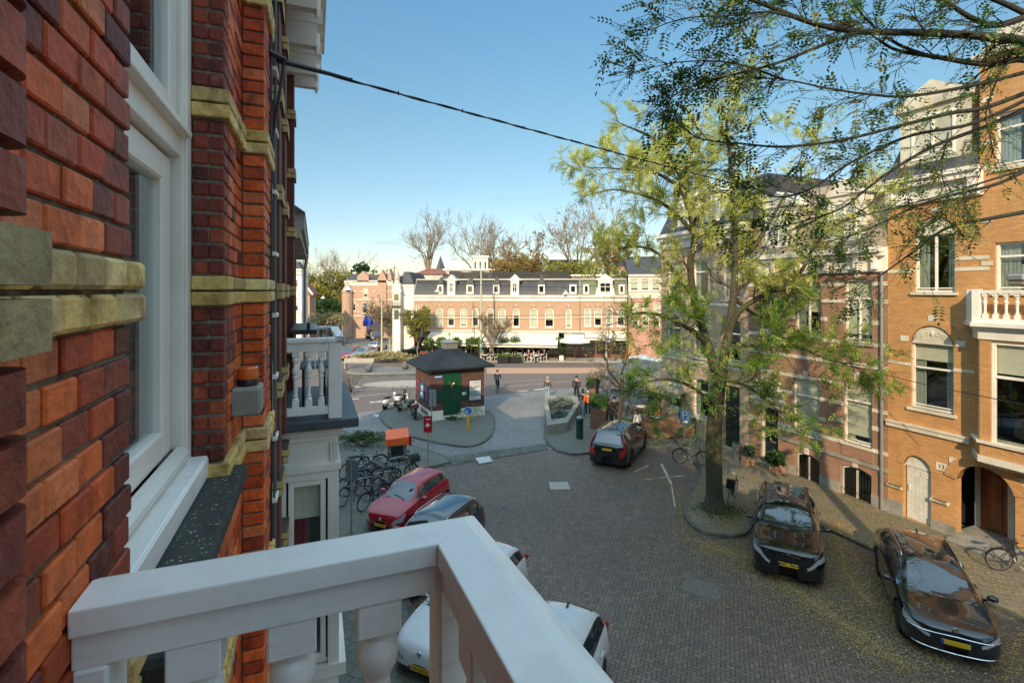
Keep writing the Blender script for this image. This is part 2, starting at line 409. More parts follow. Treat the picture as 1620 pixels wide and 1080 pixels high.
# apron under the window
face_street(1.206, 2.42, .338, EYE-2.75, EYE-.76, cham=.004)
mort.box(1.19, 2.33, .3475, .60, 0, EYE-.83)
wall_o = wall_mb.build('wall', M_brick, own, smooth=False, fix=True)
mort.build('mortar_bed', M_mortar, own)
mb = MB()
mb.box(-7, .28, .36, .9, 0, 13.5); mb.box(.28, 1.19, .61, .9, 0, 12.4); mb.box(2.33, 2.9, .61, .9, 0, 12.4)
mb.box(1.19, 2.33, .61, .9, 0, EYE-.8); mb.box(1.19, 2.33, .40, .9, EYE+1.62, 12.4)
mb.box(.28, 1.19, .36, .61, EYE+1.3, 12.4); mb.box(.28,1.19,.36,.61,0,EYE-1.25)
mb.box(2.9, 4.15, .345, .9, 0, 13.45); mb.box(.29,2.89,.63,.9,12.4,13.45)
mb.box(2.42,2.83,.342,.61,0,ZLO); mb.box(2.42,2.83,.342,.61,ZHI,12.4)
mb.box(3.24, 4.15, .342, .5, 0, 12.35)
mb.build('side_wall', B_red, own)
mb = MB(); mb.box(-7, 4.15, 1.6, 11, 0, 13.5); mb.build('rear_wall', B_dark, own)
mb = MB(); mb.add([(-7.2,.1,13.5),(4.2,.1,13.5),(4.2,11.2,13.5),(-7.2,11.2,13.5),(-7.2,3,15.2),(4.2,3,15.2),(4.2,9,15.2),(-7.2,9,15.2)],
    [(0,1,2,3),(4,5,6,7),(0,1,5,4),(1,2,6,5),(2,3,7,6),(3,0,4,7)]); mb.build('roof', M_lead, own)
# window of the own house
win = MB()
E = EYE
win.box(2.238, 2.305, .451, .56, E-.66, E+1.6)           # far jamb, outer
win.box(2.225, 2.24, .462, .56, E-.60, E+1.55)
win.box(1.205, 1.262, .451, .56, E-.66, E+1.6)
win.box(1.262, 2.238, .451, .56, E+1.48, E+1.6)
win.box(1.262, 2.238, .47, .56, E+.50, E+.58)            # transom
win.box(1.262, 2.238, .435, .50, E+.575, E+.60)
win.build('window_frame', M_white, own, bevel=.006)
sash = MB()
def sashframe(x0, x1, z0, z1, w=.062, y=.495):
    sash.cbox(x0, x0+w, y, y+.05, z0, z1, .008); sash.cbox(x1-w, x1, y, y+.05, z0, z1, .008)
    sash.cbox(x0+w, x1-w, y, y+.05, z0, z0+w, .008); sash.cbox(x0+w, x1-w, y, y+.05, z1-w, z1, .008)
sashframe(1.27, 2.21, E-.60, E+.49, .10, .500); sashframe(1.27, 2.21, E+.61, E+1.47, .09, .480)
sash.cbox(1.27, 2.21, .455, .50, E+.585, E+.625, .01)
sash.cbox(1.265, 2.235, .440, .50, E-.645, E-.585, .02)
so = sash.build('window_sash', M_white, own)
g = MB(); g.box(1.36, 2.12, .528, .534, E-.51, E+.40); g.box(1.36, 2.13, .505, .511, E+.69, E+1.39); g.build('glass', M_glass, so)
g = MB()
for i in range(26):
    x = 1.25+i*.04; g.box(x, x+.036, .60+.012*(i % 2), .62+.012*(i % 2), E-.62, E+.52)
g.build('curtain', M_curt, so)
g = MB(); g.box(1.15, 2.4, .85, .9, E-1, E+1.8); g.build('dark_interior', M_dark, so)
g = MB(); g.cbox(1.21, 2.306, .395, .52, E-.69, E-.652, .006); g.cbox(1.21, 2.306, .392, .402, E-.735, E-.66, .004); g.build('white_sill', M_rail, own)
g = MB(); g.cbox(1.19, 2.43, .268, .45, E-.80, E-.737, .012); g.build('stone_sill', M_lich, own)
g = MB()
for i in range(110):
    x, y = random.uniform(1.6,2.40), random.uniform(.275,.38); a = random.uniform(0,6.3); r = random.uniform(.002,.0045)
    g.cc = random.choice([(.5,.45,.2),(.6,.6,.5),(.3,.34,.12)])
    g.add([(x+r*math.cos(a+t)*random.uniform(.6,1), y+r*math.sin(a+t), E-.7355) for t in (0,1.2,2.5,3.8,5)], [(0,1,2,3,4)])
tag(g.build('lichen_spots', leafmat('crumbs', .1), own, fix=False), kind='stuff')
# stone block with amber lamp
lamp = thing('beacon_lamp', 'small amber beacon lamp with black base on grey stone block of brick wall', 'lamp', SV(2.58,-.285,E-.43), R(111.3))
g = MB(); g.lathe([(.044,0),(.046,.022),(.043,.03)], n=20); g.build('base', M_black, lamp, smooth='auto')
g = MB(); g.lathe([(.043,.03),(.045,.036),(.043,.078),(.037,.084),(0,.085)], n=20); g.build('lens', plain('amber', (.75,.13,.01), .25, bump=0, coat=.6), lamp, smooth='auto')
g = MB(); g.cbox(2.49, 2.66, .225, .345, E-.555, E-.431, .01); g.build('stone_block', M_stone, own)
g = MB(); g.cbox(3.5, 3.95, .255, .345, E-.78, E-.50, .01); g.build('stone_block', M_stone, own)
# downpipe-like conduit with clips on the pilaster corner
g = MB(); g.tube([(3.27,.222,E-4),(3.27,.222,E+1.0),(3.3,.19,E+1.2)], .007, 6)
g.tube([(3.36,.222,E-4),(3.36,.222,E+2.6)], .009, 6); g.build('conduit', plain('grey_conduit',(.10,.11,.11),.5,bump=0), own)
g = MB()
for k in range(-9, 4): g.cbox(3.25, 3.39, .205, .24, E+k*.36+.2, E+k*.36+.225, .003)
g.build_each('conduit_clip', M_white, own)

# ================= own balcony
bal = thing('balcony', 'white painted wooden balcony railing with turned balusters in the foreground', 'balcony', (0,0,0), R(111.3))
H = .47; ZR = EYE-H
# local coordinates: x=s, y=-v ; side rail along y from wall, front rail toward the camera
sl = (.0505/.53)
def vfo(s): return -.318+ (s-1.04)*sl*.55*-1*-1 if False else -(.318+(1.04-s)*.051)
def vfi(s): return -(.208+(1.04-s)*.03)
def rid(s): return -(.286+(1.04-s)*.02)
r = MB()
s0, s1, ss = .925, 1.042, -.6
yw = .338
top, bot = ZR, ZR-.042
ci = (s0, vfi(s0)); co = (s1, vfo(s1)); cr = (1.012, rid(1.012))
# side rail with a sloping outer margin, mitred at the corner
def railpoly(pin, pri, pout, ein, eri, eout):
    a = [(*pin,top),(*pri,top),(*pout,top-.012)]; b = [(*ein,top),(*eri,top),(*eout,top-.012)]
    a2 = [(*pin,bot),(*pout,bot)]; b2 = [(*ein,bot),(*eout,bot)]
    vs = a+b+a2+b2
    r.add(vs, [(0,1,4,3),(1,2,5,4),(0,3,8,6),(2,7,9,5),(6,8,9,7),(0,6,7,2,1),(3,4,5,9,8)])
railpoly((s0,yw),(1.012,yw),(s1,yw), ci, cr, co)
railpoly(ci, cr, co, (ss,vfi(ss)), (ss,rid(ss)), (ss,vfo(ss)))
r.build('handrail', M_rail, bal, bevel=.003)
r = MB()
r.box(.938, 1.022, -.212, yw, bot-.055, bot)
def fbar(mb, a0, a1, sA, sB, z0, z1):
    mb.add([(sA,vfi(sA)-a0,z0),(sB,vfi(sB)-a0,z0),(sB,vfi(sB)-a1,z0),(sA,vfi(sA)-a1,z0),(sA,vfi(sA)-a0,z1),(sB,vfi(sB)-a0,z1),(sB,vfi(sB)-a1,z1),(sA,vfi(sA)-a1,z1)],
        [(3,2,1,0),(4,5,6,7),(0,1,5,4),(1,2,6,5),(2,3,7,6),(3,0,4,7)])
fbar(r, .012, .092, 1.022, ss, bot-.055, bot)
r.box(.935, 1.03, -.31, -.212, bot-.056, bot-.001)
r.build('rail_board', M_rail, bal, bevel=.002)
for (a,b,c_,d) in ((.935,1.028,-.313,-.218),(.935,1.025,.292,.338)):
    r = MB(); r.cbox(a,b,c_,d, ZR-.93, bot-.055, .005); r.build('post', M_rail, bal)
def baluster(cx, cy, zt, zb, k=1.0, n=18):
    g = MB(); hw = .039*k
    g.cbox(cx-hw,cx+hw,cy-hw,cy+hw, zt-.062*k, zt, .003); g.cbox(cx-hw,cx+hw,cy-hw,cy+hw, zb, zb+.09*k, .003)
    L = (zt-.062*k)-(zb+.09*k); z0 = zb+.09*k
    pr = [(.030,0),(.038,.02),(.034,.05),(.022,.07),(.028,.10),(.031,.12),(.022,.14),(.0235,.3),(.026,.44),(.024,.50),(.033,.52),(.033,.55),(.024,.57),(.034,.62),(.039,.68),(.035,.74),(.025,.77),(.023,.86),(.034,.885),(.039,.92),(.037,.955),(.028,.975),(.03,1.0)]
    g.lathe([(rr*k, z0+h*L) for rr, h in pr], (cx,cy,0), n)
    return g
for y in (.182, .036, -.110):
    baluster(.980, y, bot-.055, ZR-.88).build('baluster', M_rail, bal, smooth='auto')
for i in range(9):
    s = .80-.145*i; y = vfi(s)-.052
    baluster(s, y, bot-.055, ZR-.88).build('baluster', M_rail, bal, smooth='auto')
r = MB(); r.box(.93,1.03,-.212,.292, ZR-.93, ZR-.885); fbar(r, .01, .10, .93, ss, ZR-.93, ZR-.885); r.build('bottom_rail', M_rail, bal)
r = MB(); r.box(-.7, 1.08, -.40, .337, ZR-1.08, ZR-.95); r.build('floor_slab', M_lead, bal)
r = MB()
for x in (-.4, .9): r.prism([(0,0)],0,0) if False else r.box(x-.06, x+.06, -.3, .337, ZR-1.4, ZR-1.081)
r.build('bracket', M_white, bal)

# ================= neighbour house with balcony on a bay
nb = thing('brick_house', 'dark red brick house beyond with white balustraded balcony over a bay and white eaves', 'house', (0,0,0), R(111.3))
g = MB(); g.box(4.15, 7.35, .345, .9, 0, 11.6)
for x in (4.2, 5.0, 7.0): g.box(x, x+.3, .250, .345, EYE-1.3 if x==5.0 else 0, 11.5)
g.box(4.15, 7.35, .9, 11, 0, 11.6)
g.build('wall', B_red, nb)
g = MB()
for k in range(-3, 5):
    z = ZT-k*.744*1.0
    for x in (4.18, 4.98, 6.98): g.box(x, x+.34, .228, .36, z-.124, z-.062-.004); g.box(x, x+.34, .228, .36, z-.062, z-.002)
g.build_each('yellow_band', brickmat('yellow_brick', (.74,.54,.20),(.66,.46,.17),(.08,.07,.05),w=.1), nb)
g = MB(); g.box(4.1, 7.45, -.12, .5, 11.75, 12.3); g.box(4.1, 7.4, .0, .5, 11.62, 11.75); 
g.build('eaves', M_white, nb)
for i, x in enumerate((5.2, 6.0, 6.8, 7.22)):
    g = MB(); g.box(x, x+.12, -.08, .34, 11.45, 11.62); g.box(x+.01, x+.11, -.02, .34, 11.2, 11.45); g.tube([(x+.06,-.02,11.36),(x+.06,-.02,11.20),(x+.06,-.02,11.14)], [.035,.03,.012], 8)
    g.build('eaves_bracket', M_white, nb)
g = MB(); g.box(4.1, 7.4, .3, 11.2, 12.3, 14.6); g.build('roof', M_lead, nb)
g = MB(); g.box(5.25, 7.2, -.41, .34, E-1.36, E-1.27); g.build('balcony_deck', M_lead, nb, bevel=.01)
def nbal(s0_, s1_, y0, y1):
    pass
nbb = thing('balcony', 'white balustrade of the next balcony with three turned balusters on lead deck', 'balcony', (0,0,0), R(111.3))
zt = E-.47; zb = E-1.22
g = MB(); g.cbox(5.30, 5.42, -.285, .36, zt-.045, zt, .008); g.cbox(5.30, 7.1, -.285, -.18, zt-.045, zt, .008); g.cbox(7.0,7.1,-.285,.34,zt-.045,zt,.008); g.build('handrail', M_rail, nbb)
g = MB(); g.box(5.32,5.40,-.25,.34, zt-.13, zt-.046); g.box(5.32,7.09,-.25,-.19,zt-.13,zt-.046); g.build('rail_board', M_rail, nbb)
for (a,b) in ((-.25,-.125),(.275,.338)):
    g = MB(); g.cbox(5.315,5.405,a,b,E-1.27,zt-.046,.004); g.build('post', M_rail, nbb)
g = MB(); g.cbox(7.0,7.09,-.25,-.14,E-1.27,zt-.046,.004); g.build('post', M_rail, nbb)
g = MB(); g.box(5.325,5.395,-.124,.274, zb, zb+.07); g.box(5.45,7.0,-.24,-.19,zb,zb+.07); g.build('bottom_rail', M_rail, nbb)
for y in (.175, .055, -.06): baluster(5.36, y, zt-.13, zb+.07, .8, 12).build('baluster', M_rail, nbb, smooth='auto')
for i in range(10): baluster(5.55+i*.145, -.215, zt-.13, zb+.07, .8, 10).build('baluster', M_rail, nbb, smooth='auto')
# things on that balcony
t = thing('balcony_table', 'small blue grey folding table behind the balusters of the next balcony', 'table', SV(6.1,.0,E-1.27), R(111.3))
g = MB()
for k in range(4): g.cbox(-.25,.25,-.16+k*.08,-.09+k*.08,.42,.45,.004)
g.build('tabletop', plain('blue_grey',(.13,.19,.25),.5), t)
for a in (-.2,.2):
    for b in (-.1,.12): g = MB(); g.bar((a,b,0),(a,b,.42),.02); g.build('leg', M_black, t)
t = thing('planter_box', 'long black planter resting on the handrail of the next balcony', 'planter', SV(6.4,-.05,zt+.0), R(111.3))
g = MB(); g.cbox(-.6,.6,-.07,.20,.0,.05,.008); g.box(-.62,.55,.0,.03,.10,.125); g.box(-.5,-.47,0,.03,.05,.1); g.box(.45,.48,0,.03,.05,.1); g.build('box', M_black, t)
# dry creeper on the rail
g = MB()
for i in range(60):
    p = Vector((5.3+random.random()*.5, random.uniform(-.3,.05), zt+random.uniform(-.1,.03))); pts = [p]
    for k in range(4): p = p+Vector((random.uniform(-.06,.06), random.uniform(-.06,.06), random.uniform(-.05,.05))); pts.append(p)
    g.tube(pts, .0016, 3, False)
o = g.build('dry_creeper', plain('dry_twigs',(.16,.13,.08),.9,bump=0), None, fix=False); o.rotation_euler=(0,0,R(111.3))
tag(o, 'dry brown creeper twigs hanging on the next balcony corner', 'plant')
# the bay below
g = MB()
xb = 5.34; z1 = E-1.36
g.box(xb, 7.1, -.225, .34, z1-.12, z1-.002); g.box(xb-.03, 7.13, -.26, .34, z1-.06, z1-.003)
g.box(xb+.02, 7.08, -.20, .34, z1-.36, z1-.12); g.box(xb-.02, 7.12, -.245, .34, z1-.42, z1-.36)
g.box(xb, 7.1, -.225, -.12, z1-2.35, z1-.42); g.box(xb, 7.1, .26, .34, z1-2.35, z1-.42)
g.box(xb-.02, 7.12, -.29, .34, z1-2.47, z1-2.35); g.box(xb+.01, 7.09, -.22, .34, 0, z1-2.47)
g.box(xb,xb+.02,-.12,.26,z1-.5,z1-.42)
for y in (-.215,-.185,-.155,.27,.30): g.box(xb-.006, xb+.03, y, y+.012, z1-.33, z1-.15)
g.build('bay', M_white, nb)
g = MB(); y0, y1, z0_, z1_ = -.10,.24,z1-2.3,z1-.5
for (a,b,c_,d) in ((y0,y0+.05,z0_,z1_),(y1-.05,y1,z0_,z1_),(y0+.05,y1-.05,z0_,z0_+.07),(y0+.05,y1-.05,z1_-.06,z1_)): g.cbox(xb+.01,xb+.06,a,b,c_,d,.005)
g.box(xb+.04,xb+.05,-.12,.26,z0_-.04,z0_)
w_ = g.build('window', M_white, nb)
g = MB(); g.box(xb+.035,xb+.04,y0+.05,y1-.05,z0_+.07,z1_-.06); g.build('pane', M_glass, w_)
g = MB(); g.box(xb+.09,xb+.095,y0+.02,y1-.05,z1_-.40,z1_-.05); g.build('blind', M_blind, w_)
g = MB(); g.box(xb+.16,xb+.165,.05,y1+.02,z0_+.05,z1_-.1); g.build('curtain', M_red, w_)
g = MB(); g.box(xb+.5,xb+.52,-.2,.34,z0_-.1,z1_+.1); g.build('dark_interior', M_dark, w_)

# ================= houses further along our side (lower eaves, then to the crossing)
fh = thing('brick_house', 'lower brick house further along the left side with grey projecting eaves', 'house', SV(7.35,-.62), R(111.3))
g = MB(); g.box(0,11.5,0,9,0,9.55)
for k in range(6): g.box(.6+k*1.9,.85+k*1.9,-.06,0,0,9.5)
g.build('wall', B_red, fh)
g = MB(); g.box(3.6,11.6,-.36,.2,9.55,9.72); g.box(3.6,11.6,-.42,.2,9.72,10.05); g.build('eaves', plain('weathered_eaves',(.34,.32,.27),.7,dirt=(.15,.15,.13)), fh)
g = MB(); g.add([(3.5,-.44,10.05),(11.7,-.44,10.05),(11.7,9,10.05),(3.5,9,10.05),(3.5,-.05,10.32),(11.7,-.05,10.32),(11.7,8,11.0),(3.5,8,11.0)],
    [(0,1,2,3),(4,5,6,7),(0,1,5,4),(1,2,6,5),(2,3,7,6),(3,0,4,7)]); g.build('roof', M_lead, fh)
g = MB(); g.tube([(3.0,-.12,9.9),(3.0,-.12,12.3),(3.0,-.12,12.4)], .07, 8); g.tube([(11.4,-.30,0),(11.4,-.30,9.2),(11.4,-.38,9.7)], .05, 8); g.build('downpipe', M_zinc, fh)
for k in range(3):
    g = MB()
    for s in (1.0,2.9,4.8,6.7,8.6): g.box(s+.05,s+1.0,-.02,.05,1+k*3,2.9+k*3)
    g.build('window', M_white, fh)

# ================= overhead cable and bracket
P0 = SV(3.15,-.20,E+1.30); P1 = W(1404,345,19.6)
def sag(a, b, sg, n=30): return [a.lerp(b, i/n)+Vector((0,0,-sg*4*(i/n)*(1-i/n))) for i in range(n+1)]
pts = sag(P0, P1, .10, 60)
g = MB(); tw = []; tw2 = []
for i, p in enumerate(pts):
    for k in range(5):
        if i == len(pts)-1: break
        q = p.lerp(pts[i+1], k/5); a = (i*5+k)*.9
        tw.append(q+Vector((0, .005*math.cos(a), .005*math.sin(a)))); tw2.append(q-Vector((0, .005*math.cos(a), .005*math.sin(a))))
g.tube(tw, .0065, 5); g.tube(tw2, .0045, 5)
cb = thing('overhead_cable', 'thick black twisted cable strung from the brick wall across the street', 'cable', P0)
o = g.build('cable', M_cable, cb); o.location = -P0
g = MB()
for t in (.02,.035,.06,.09,.12,.2,.3,.42,.5):
    p = P0.lerp(P1, t)+Vector((0,0,-.10*4*t*(1-t))); g.bar(p+Vector((0,0,-.010)), p+Vector((0,0,.018)), .008)
o = g.build('clip', M_cable, cb); o.location = -P0
g = MB(); g.tube([SV(3.15,-.235,E+.85), SV(3.15,-.235,E+1.55)], .012, 6); g.tube([SV(3.1,-.24,E+1.32), SV(3.15,-.16,E+1.31), P0], .016, 6)
g.tube([P0, P0.lerp(P1,.012), P0.lerp(P1,.02)], [.016,.013,.008], 6); g.tube([SV(3.15,-.16,E+1.31), SV(3.17,-.19,E+1.1), SV(3.2,-.235,E+.8), SV(3.2,-.235,E-1.5)], .009, 5)
o = g.build('wall_bracket', M_cable, cb); o.location = -P0

# rest of our own row, unseen behind the viewer; heights shaped for its shadow
for k,(a,b,hh) in enumerate(((-14,-7.25,13.9),(-16.2,-14.05,12.3),(-24,-16.25,14.1),(-33,-24.05,13.4),(-44,-33.05,14.4))):
    t = thing('brick_house', ('red brick house directly behind the viewer on our own side','narrow low brick house in our own row behind the viewer','third brick house behind the viewer on our own side','fourth brick house behind the viewer, a little lower','last tall brick house of our own row behind the viewer')[k], 'house', SV(a,-.34), R(111.3))
    Wd = b-a; g = MB(); g.box(0,Wd,0,11,0,hh); g.build('wall', B_red, t)
    g = MB(); g.box(-.02,Wd+.02,-.45,.3,hh-.5,hh+.002); g.build('eaves', M_white, t)
    g = MB(); g.add([(0,-.3,hh+.003),(Wd,-.3,hh+.003),(Wd,11,hh+.003),(0,11,hh+.003),(.3,3,hh+1.4),(Wd-.3,3,hh+1.4),(Wd-.3,9,hh+1.4),(.3,9,hh+1.4)],[(0,3,2,1),(4,5,6,7),(0,1,5,4),(1,2,6,5),(2,3,7,6),(3,0,4,7)]); g.build('roof', M_lead, t)
    for fl in range(4):
        for c in range(max(1,int(Wd/2))):
            x = .7+c*2.0; g = MB(); g.cbox(x,x+1.1,-.05,.02,1+fl*3.2,3.1+fl*3.2,.01); w_ = g.build('window', M_white, t); g = MB(); g.box(x+.1,x+1.0,-.06,-.051,1.1+fl*3.2,3.0+fl*3.2); g.build('pane', M_glassd, w_)
# ================= ground, street, pavements
def sheet(name, poly, z, m, kind='structure', skirt=None):
    g = MB(); poly = [(p[0], p[1]) for p in poly]
    if skirt is None: g.add([(x,y,z) for x,y in poly], [tuple(range(len(poly)))])
    else: g.slab(poly, skirt, z)
    o = g.build(name, m); o['kind'] = kind
    if skirt is None and o.data.polygons[0].normal.z < 0: o.data.flip_normals()
    return o
def smooth_poly(pts, it=2, closed=True):
    pts = [Vector((p[0],p[1],0)) for p in pts]
    for _ in range(it):
        q = []; n = len(pts)
        for i in range(n if closed else n-1):
            a, b = pts[i], pts[(i+1) % n]; q += [a.lerp(b,.25), a.lerp(b,.75)]
        if not closed: q = [pts[0]]+q+[pts[-1]]
        pts = q
    return pts
def kerb(poly, z=.12, w=.13, closed=True, base=0.0, m=None, name='kerb'):
    """kerb stones following the outline of a raised pavement"""
    n = len(poly); g = MB()
    for i in range(n if closed else n-1):
        a, b = Vector((poly[i][0],poly[i][1],0)), Vector((poly[(i+1)%n][0],poly[(i+1)%n][1],0)); d = (b-a)
        if d.length < .02: continue
        d.normalize(); nn = Vector((-d.y, d.x, 0)); b2 = b+d*.01; a2 = a-d*.01
        c = [a2-nn*w/2, b2-nn*w/2, b2+nn*w/2, a2+nn*w/2]
        g.add([(p.x,p.y,base) for p in c]+[(p.x,p.y,z+.006) for p in c], [(3,2,1,0),(4,5,6,7),(0,1,5,4),(1,2,6,5),(2,3,7,6),(3,0,4,7)])
    o = g.build(name, m or M_kerb); o['kind'] = 'structure'; return o
M_kerb = plain('kerb_stone', (.13,.125,.11), .85, var=.3, scale=5, bump=.3, useworld=True, dirt=(.05,.055,.03))
M_kerbl = plain('pale_kerb', (.30,.27,.22), .85, var=.15, scale=3, bump=.2, useworld=True)
M_street = herring('street_bricks', [(.215,.165,.125),(.14,.108,.088),(.27,.205,.15),(.17,.125,.098),(.23,.18,.145)], (.035,.028,.022), .10, R(23), .62, spec=.5)
M_side = herring('pale_street_bricks', [(.30,.285,.27),(.24,.23,.22),(.35,.33,.305),(.27,.25,.235)], (.10,.09,.08), .11, R(8), .7)
M_tileg = tiles('pavement_tiles', (.21,.205,.17), (.165,.165,.145), (.05,.055,.035), .30, .30, R(21.3), moss=(.11,.125,.06))
M_tiler = tiles('mossy_tiles', (.24,.20,.14), (.19,.16,.115), (.06,.055,.03), .45, .30, R(21.3), moss=(.17,.15,.05))
M_clink = tiles('clinker', (.22,.21,.185), (.18,.17,.15), (.07,.07,.05), .2, .1, R(30), moss=(.13,.14,.075))
M_base = tiles('far_ground', (.16,.145,.125), (.14,.13,.11), (.08,.075,.06), 1.2, .6, 0.3)
def asphalt(name, c, v=.15): return plain(name, c, .85, var=v, scale=40, bump=.25, useworld=True, dirt=tuple(q*.7 for q in c))
M_asph = asphalt('red_brown_asphalt', (.175,.130,.108)); M_cyc = asphalt('red_cycle_asphalt', (.50,.29,.19)); M_asg = asphalt('grey_asphalt', (.19,.175,.16))
M_conc = asphalt('pale_concrete', (.40,.36,.30)); M_wmark = plain('road_paint', (.55,.54,.50), .7, var=.15, scale=15, bump=0, useworld=True, dirt=(.25,.24,.22))
sheet('ground', [(-400,-120),(400,-120),(400,900),(-400,900)], -.02, M_base)
# the street in front of the house
st = [SV(-40,.0),SV(31,.0),G(560,700),G(700,727),G(866,706),G(1100,690),SV(26,19),SV(-40,19)]
sheet('street', [SV(-40,1.5),SV(24.2,1.5),G(690,731),G(867,712),G(935,712),SV(22.5,17.5),SV(22.5,20.0),SV(-40,20.0)], .0, M_street)
# side street of pale bricks around the kiosk
sheet('side_street', [SV(20,-1),SV(20,2.2),G(690,731),G(867,712),G(1060,690),G(1100,640),G(1010,605),G(870,611),G(760,623),G(690,631),G(545,651)], .004, M_side)
# threshold of dark slabs
g = MB(); A, B = G(693,724), G(866,702); A2, B2 = G(700,738), G(868,711)
n = 14
for i in range(n):
    a = A.lerp(B, (i+.03)/n); b = A.lerp(B, (i+.97)/n); c = A2.lerp(B2, (i+.97)/n); d = A2.lerp(B2, (i+.03)/n)
    g.add([(p.x,p.y,.0) for p in (a,b,c,d)]+[(p.x,p.y,.03) for p in (a,b,c,d)], [(3,2,1,0),(4,5,6,7),(0,1,5,4),(1,2,6,5),(2,3,7,6),(3,0,4,7)])
o = g.build('threshold_slabs', M_kerb); o['kind']='structure'
# left pavement
lp = [SV(-40,-.5),SV(-40,2.3),SV(6,2.3),SV(17,2.35),SV(21,2.6),G(590,830),G(640,760),G(672,742),G(712,733),G(700,722),G(640,704),G(560,690),G(520,676),SV(33,-.7)]
sheet('left_pavement', lp, .1, M_tileg, skirt=-.01); kerb(lp[1:-1], .1, closed=False)
# right pavement with the tree bulb
bulb = [G(1064,690),G(1100,735),G(1112,745),G(1098,775),G(1083,805),G(1090,830),G(1115,846),G(1150,851),G(1180,847),G(1190,828)]
bl = smooth_poly(bulb, 2, False)
v1 = 16.95
far = [SV(-40,v1),SV(-20,v1)]
p1 = G(1190,812); s_=(-p1.x*SA+p1.y*CA)
rp_ = bl+[SV(s_-.3,v1-.15),SV(s_-.8,v1)]+[SV(-40,v1),SV(-40,20.5),SV(31,20.5),G(1090,665),G(1064,690)][:]
sheet('right_pavement', rp_, .1, M_tiler, skirt=-.01); kerb(bl+[SV(s_-.3,v1-.15),SV(s_-.8,v1),SV(-40,v1)], .1, closed=False)
# corner pavement by the planter and cafe
cp = [G(866,640),G(868,690),G(882,712),G(905,721),G(935,723),G(936,735),G(1000,712),G(1040,712),G(1064,691),G(1110,665),G(1200,640),G(1120,612),G(940,606),G(930,616),G(905,612)]
cp = [G(866,635),G(862,690),G(868,704),G(882,714),G(905,720),G(932,718),G(1020,700),G(1064,692),G(1092,664),SV(33,20.5),G(960,616),G(905,622)]
sheet('corner_pavement', cp, .104, M_clink, skirt=-.012); kerb(cp[:8], .104, closed=False)
# kiosk island
ki = smooth_poly([G(596,652),G(611,676),G(650,692),G(700,703),G(742,709),G(768,700),G(782,682),G(782,655),G(740,640),G(640,640)], 2)
sheet('kiosk_island', ki, .09, M_clink, skirt=-.012); kerb(ki, .09)
# avenue
def band(name, yl, yr, yl2, yr2, z, m, xl=300, xr=1250):
    return sheet(name, [G(xl,yl),G(xr,yr),G(xr,yr2),G(xl,yl2)], z, m)
def ave(n_, y0, y1, z, m, sl=-.028, xl=-200, xr=1500):
    f = lambda x, y: G(x, y+(x-810)*sl)
    return sheet(n_, [f(xl,y1),f(xr,y1),f(xr,y0),f(xl,y0)], z, m)
A0, A1 = G(545,655), G(1010,612)
sheet('avenue', [SV(36.5,-60)+Vector((0,6,0)),G(545,656),G(690,636),G(760,628),G(870,616),G(1010,608),G(1500,585),G(1500,571),G(1000,571),G(800,571),G(560,571),SV(36.5,-60)+Vector((0,40,0))], .008, M_asph)
aw = Vector((1,.05,0)).normalized()
def line(name, pa, pb, w, m, z=.014):
    a, b = G(*pa), G(*pb); d = (b-a).normalized(); n_ = Vector((-d.y,d.x,0))*w/2
    return sheet(name, [a-n_,b-n_,b+n_,a+n_], z, m)
sheet('cycle_path', [G(300,590),G(560,582),G(800,581),G(1010,583),G(1400,586),G(1400,596),G(1010,596),G(860,600),G(800,598),G(560,598),G(300,606)], .012, M_asph)
sheet('sunlit_cycle_path', [G(770,582),G(1100,581),G(1100,590),G(770,591)], .016, M_cyc)
sheet('tram_bed', [G(560,622),G(1010,596),G(1010,603),G(560,632)], .013, M_asph)
for i,(ya,yb) in enumerate(((619,597),(624,600.5),(630,604),(636,607))):
    line('tram_rail', (545,ya+2),(1010,yb), .07, plain('tram_steel%d'%i,(.35,.34,.32),.3,.8,bump=0) if i==0 else MATS['tram_steel0'].copy() if False else bpy.data.materials['tram_steel0'], .022)
for a,b,w in (((556,618),(690,610),.12),((556,628),(612,623),.12),((780,606),(870,600),.10),((780,613),(905,603),.10),((548,632),(568,631),.35),((585,637),(606,635),.45),((630,640),(646,637),.45),((845,617),(865,615),.4),((820,619),(836,618),.3)):
    line('road_marking', a, b, w, M_wmark, .0265)
isl = smooth_poly([G(570,610),G(590,606),G(640,603),G(700,603),G(700,611),G(640,612),G(590,612)], 2)
sheet('traffic_island', isl, .1, M_conc, skirt=0); kerb(isl, .1, .15, m=M_kerbl)
sheet('median', [G(300,598),G(560,594.5),G(690,590.5),G(690,593.0),G(560,597.5),G(300,603)], .11, M_kerb, skirt=0)
# far pavement, the sunlit square and the road going off to the left
sheet('far_pavement', [G(700,572),G(1020,574),G(1500,574),G(1500,550),G(600,545),G(600,560)], .10, M_conc, skirt=0)
sheet('far_road', [G(545,572),G(700,572),G(650,548),G(640,530),G(618,521),G(560,521),G(556,533),G(548,545),G(500,560),G(500,574)], .010, M_asg)
sq = smooth_poly([G(588,566),G(640,574),G(700,573),G(720,563),G(690,553),G(650,551),G(620,556)], 1)
sheet('sunlit_square', sq, .10, M_conc, skirt=0)
dk = smooth_poly([G(545,592),G(560,583),G(600,581),G(680,586),G(690,589),G(620,592)],1)
sheet('far_island', dk, .1, M_asg, skirt=0); kerb(dk,.1,.15,m=M_kerbl)
# arrows / painted triangles
for c in ((600,658),(566,612)):
    p = G(*c); sheet('road_marking', [(p.x-.5,p.y+.5),(p.x+.55,p.y-.3),(p.x-.2,p.y-.35)], .0285, M_wmark)
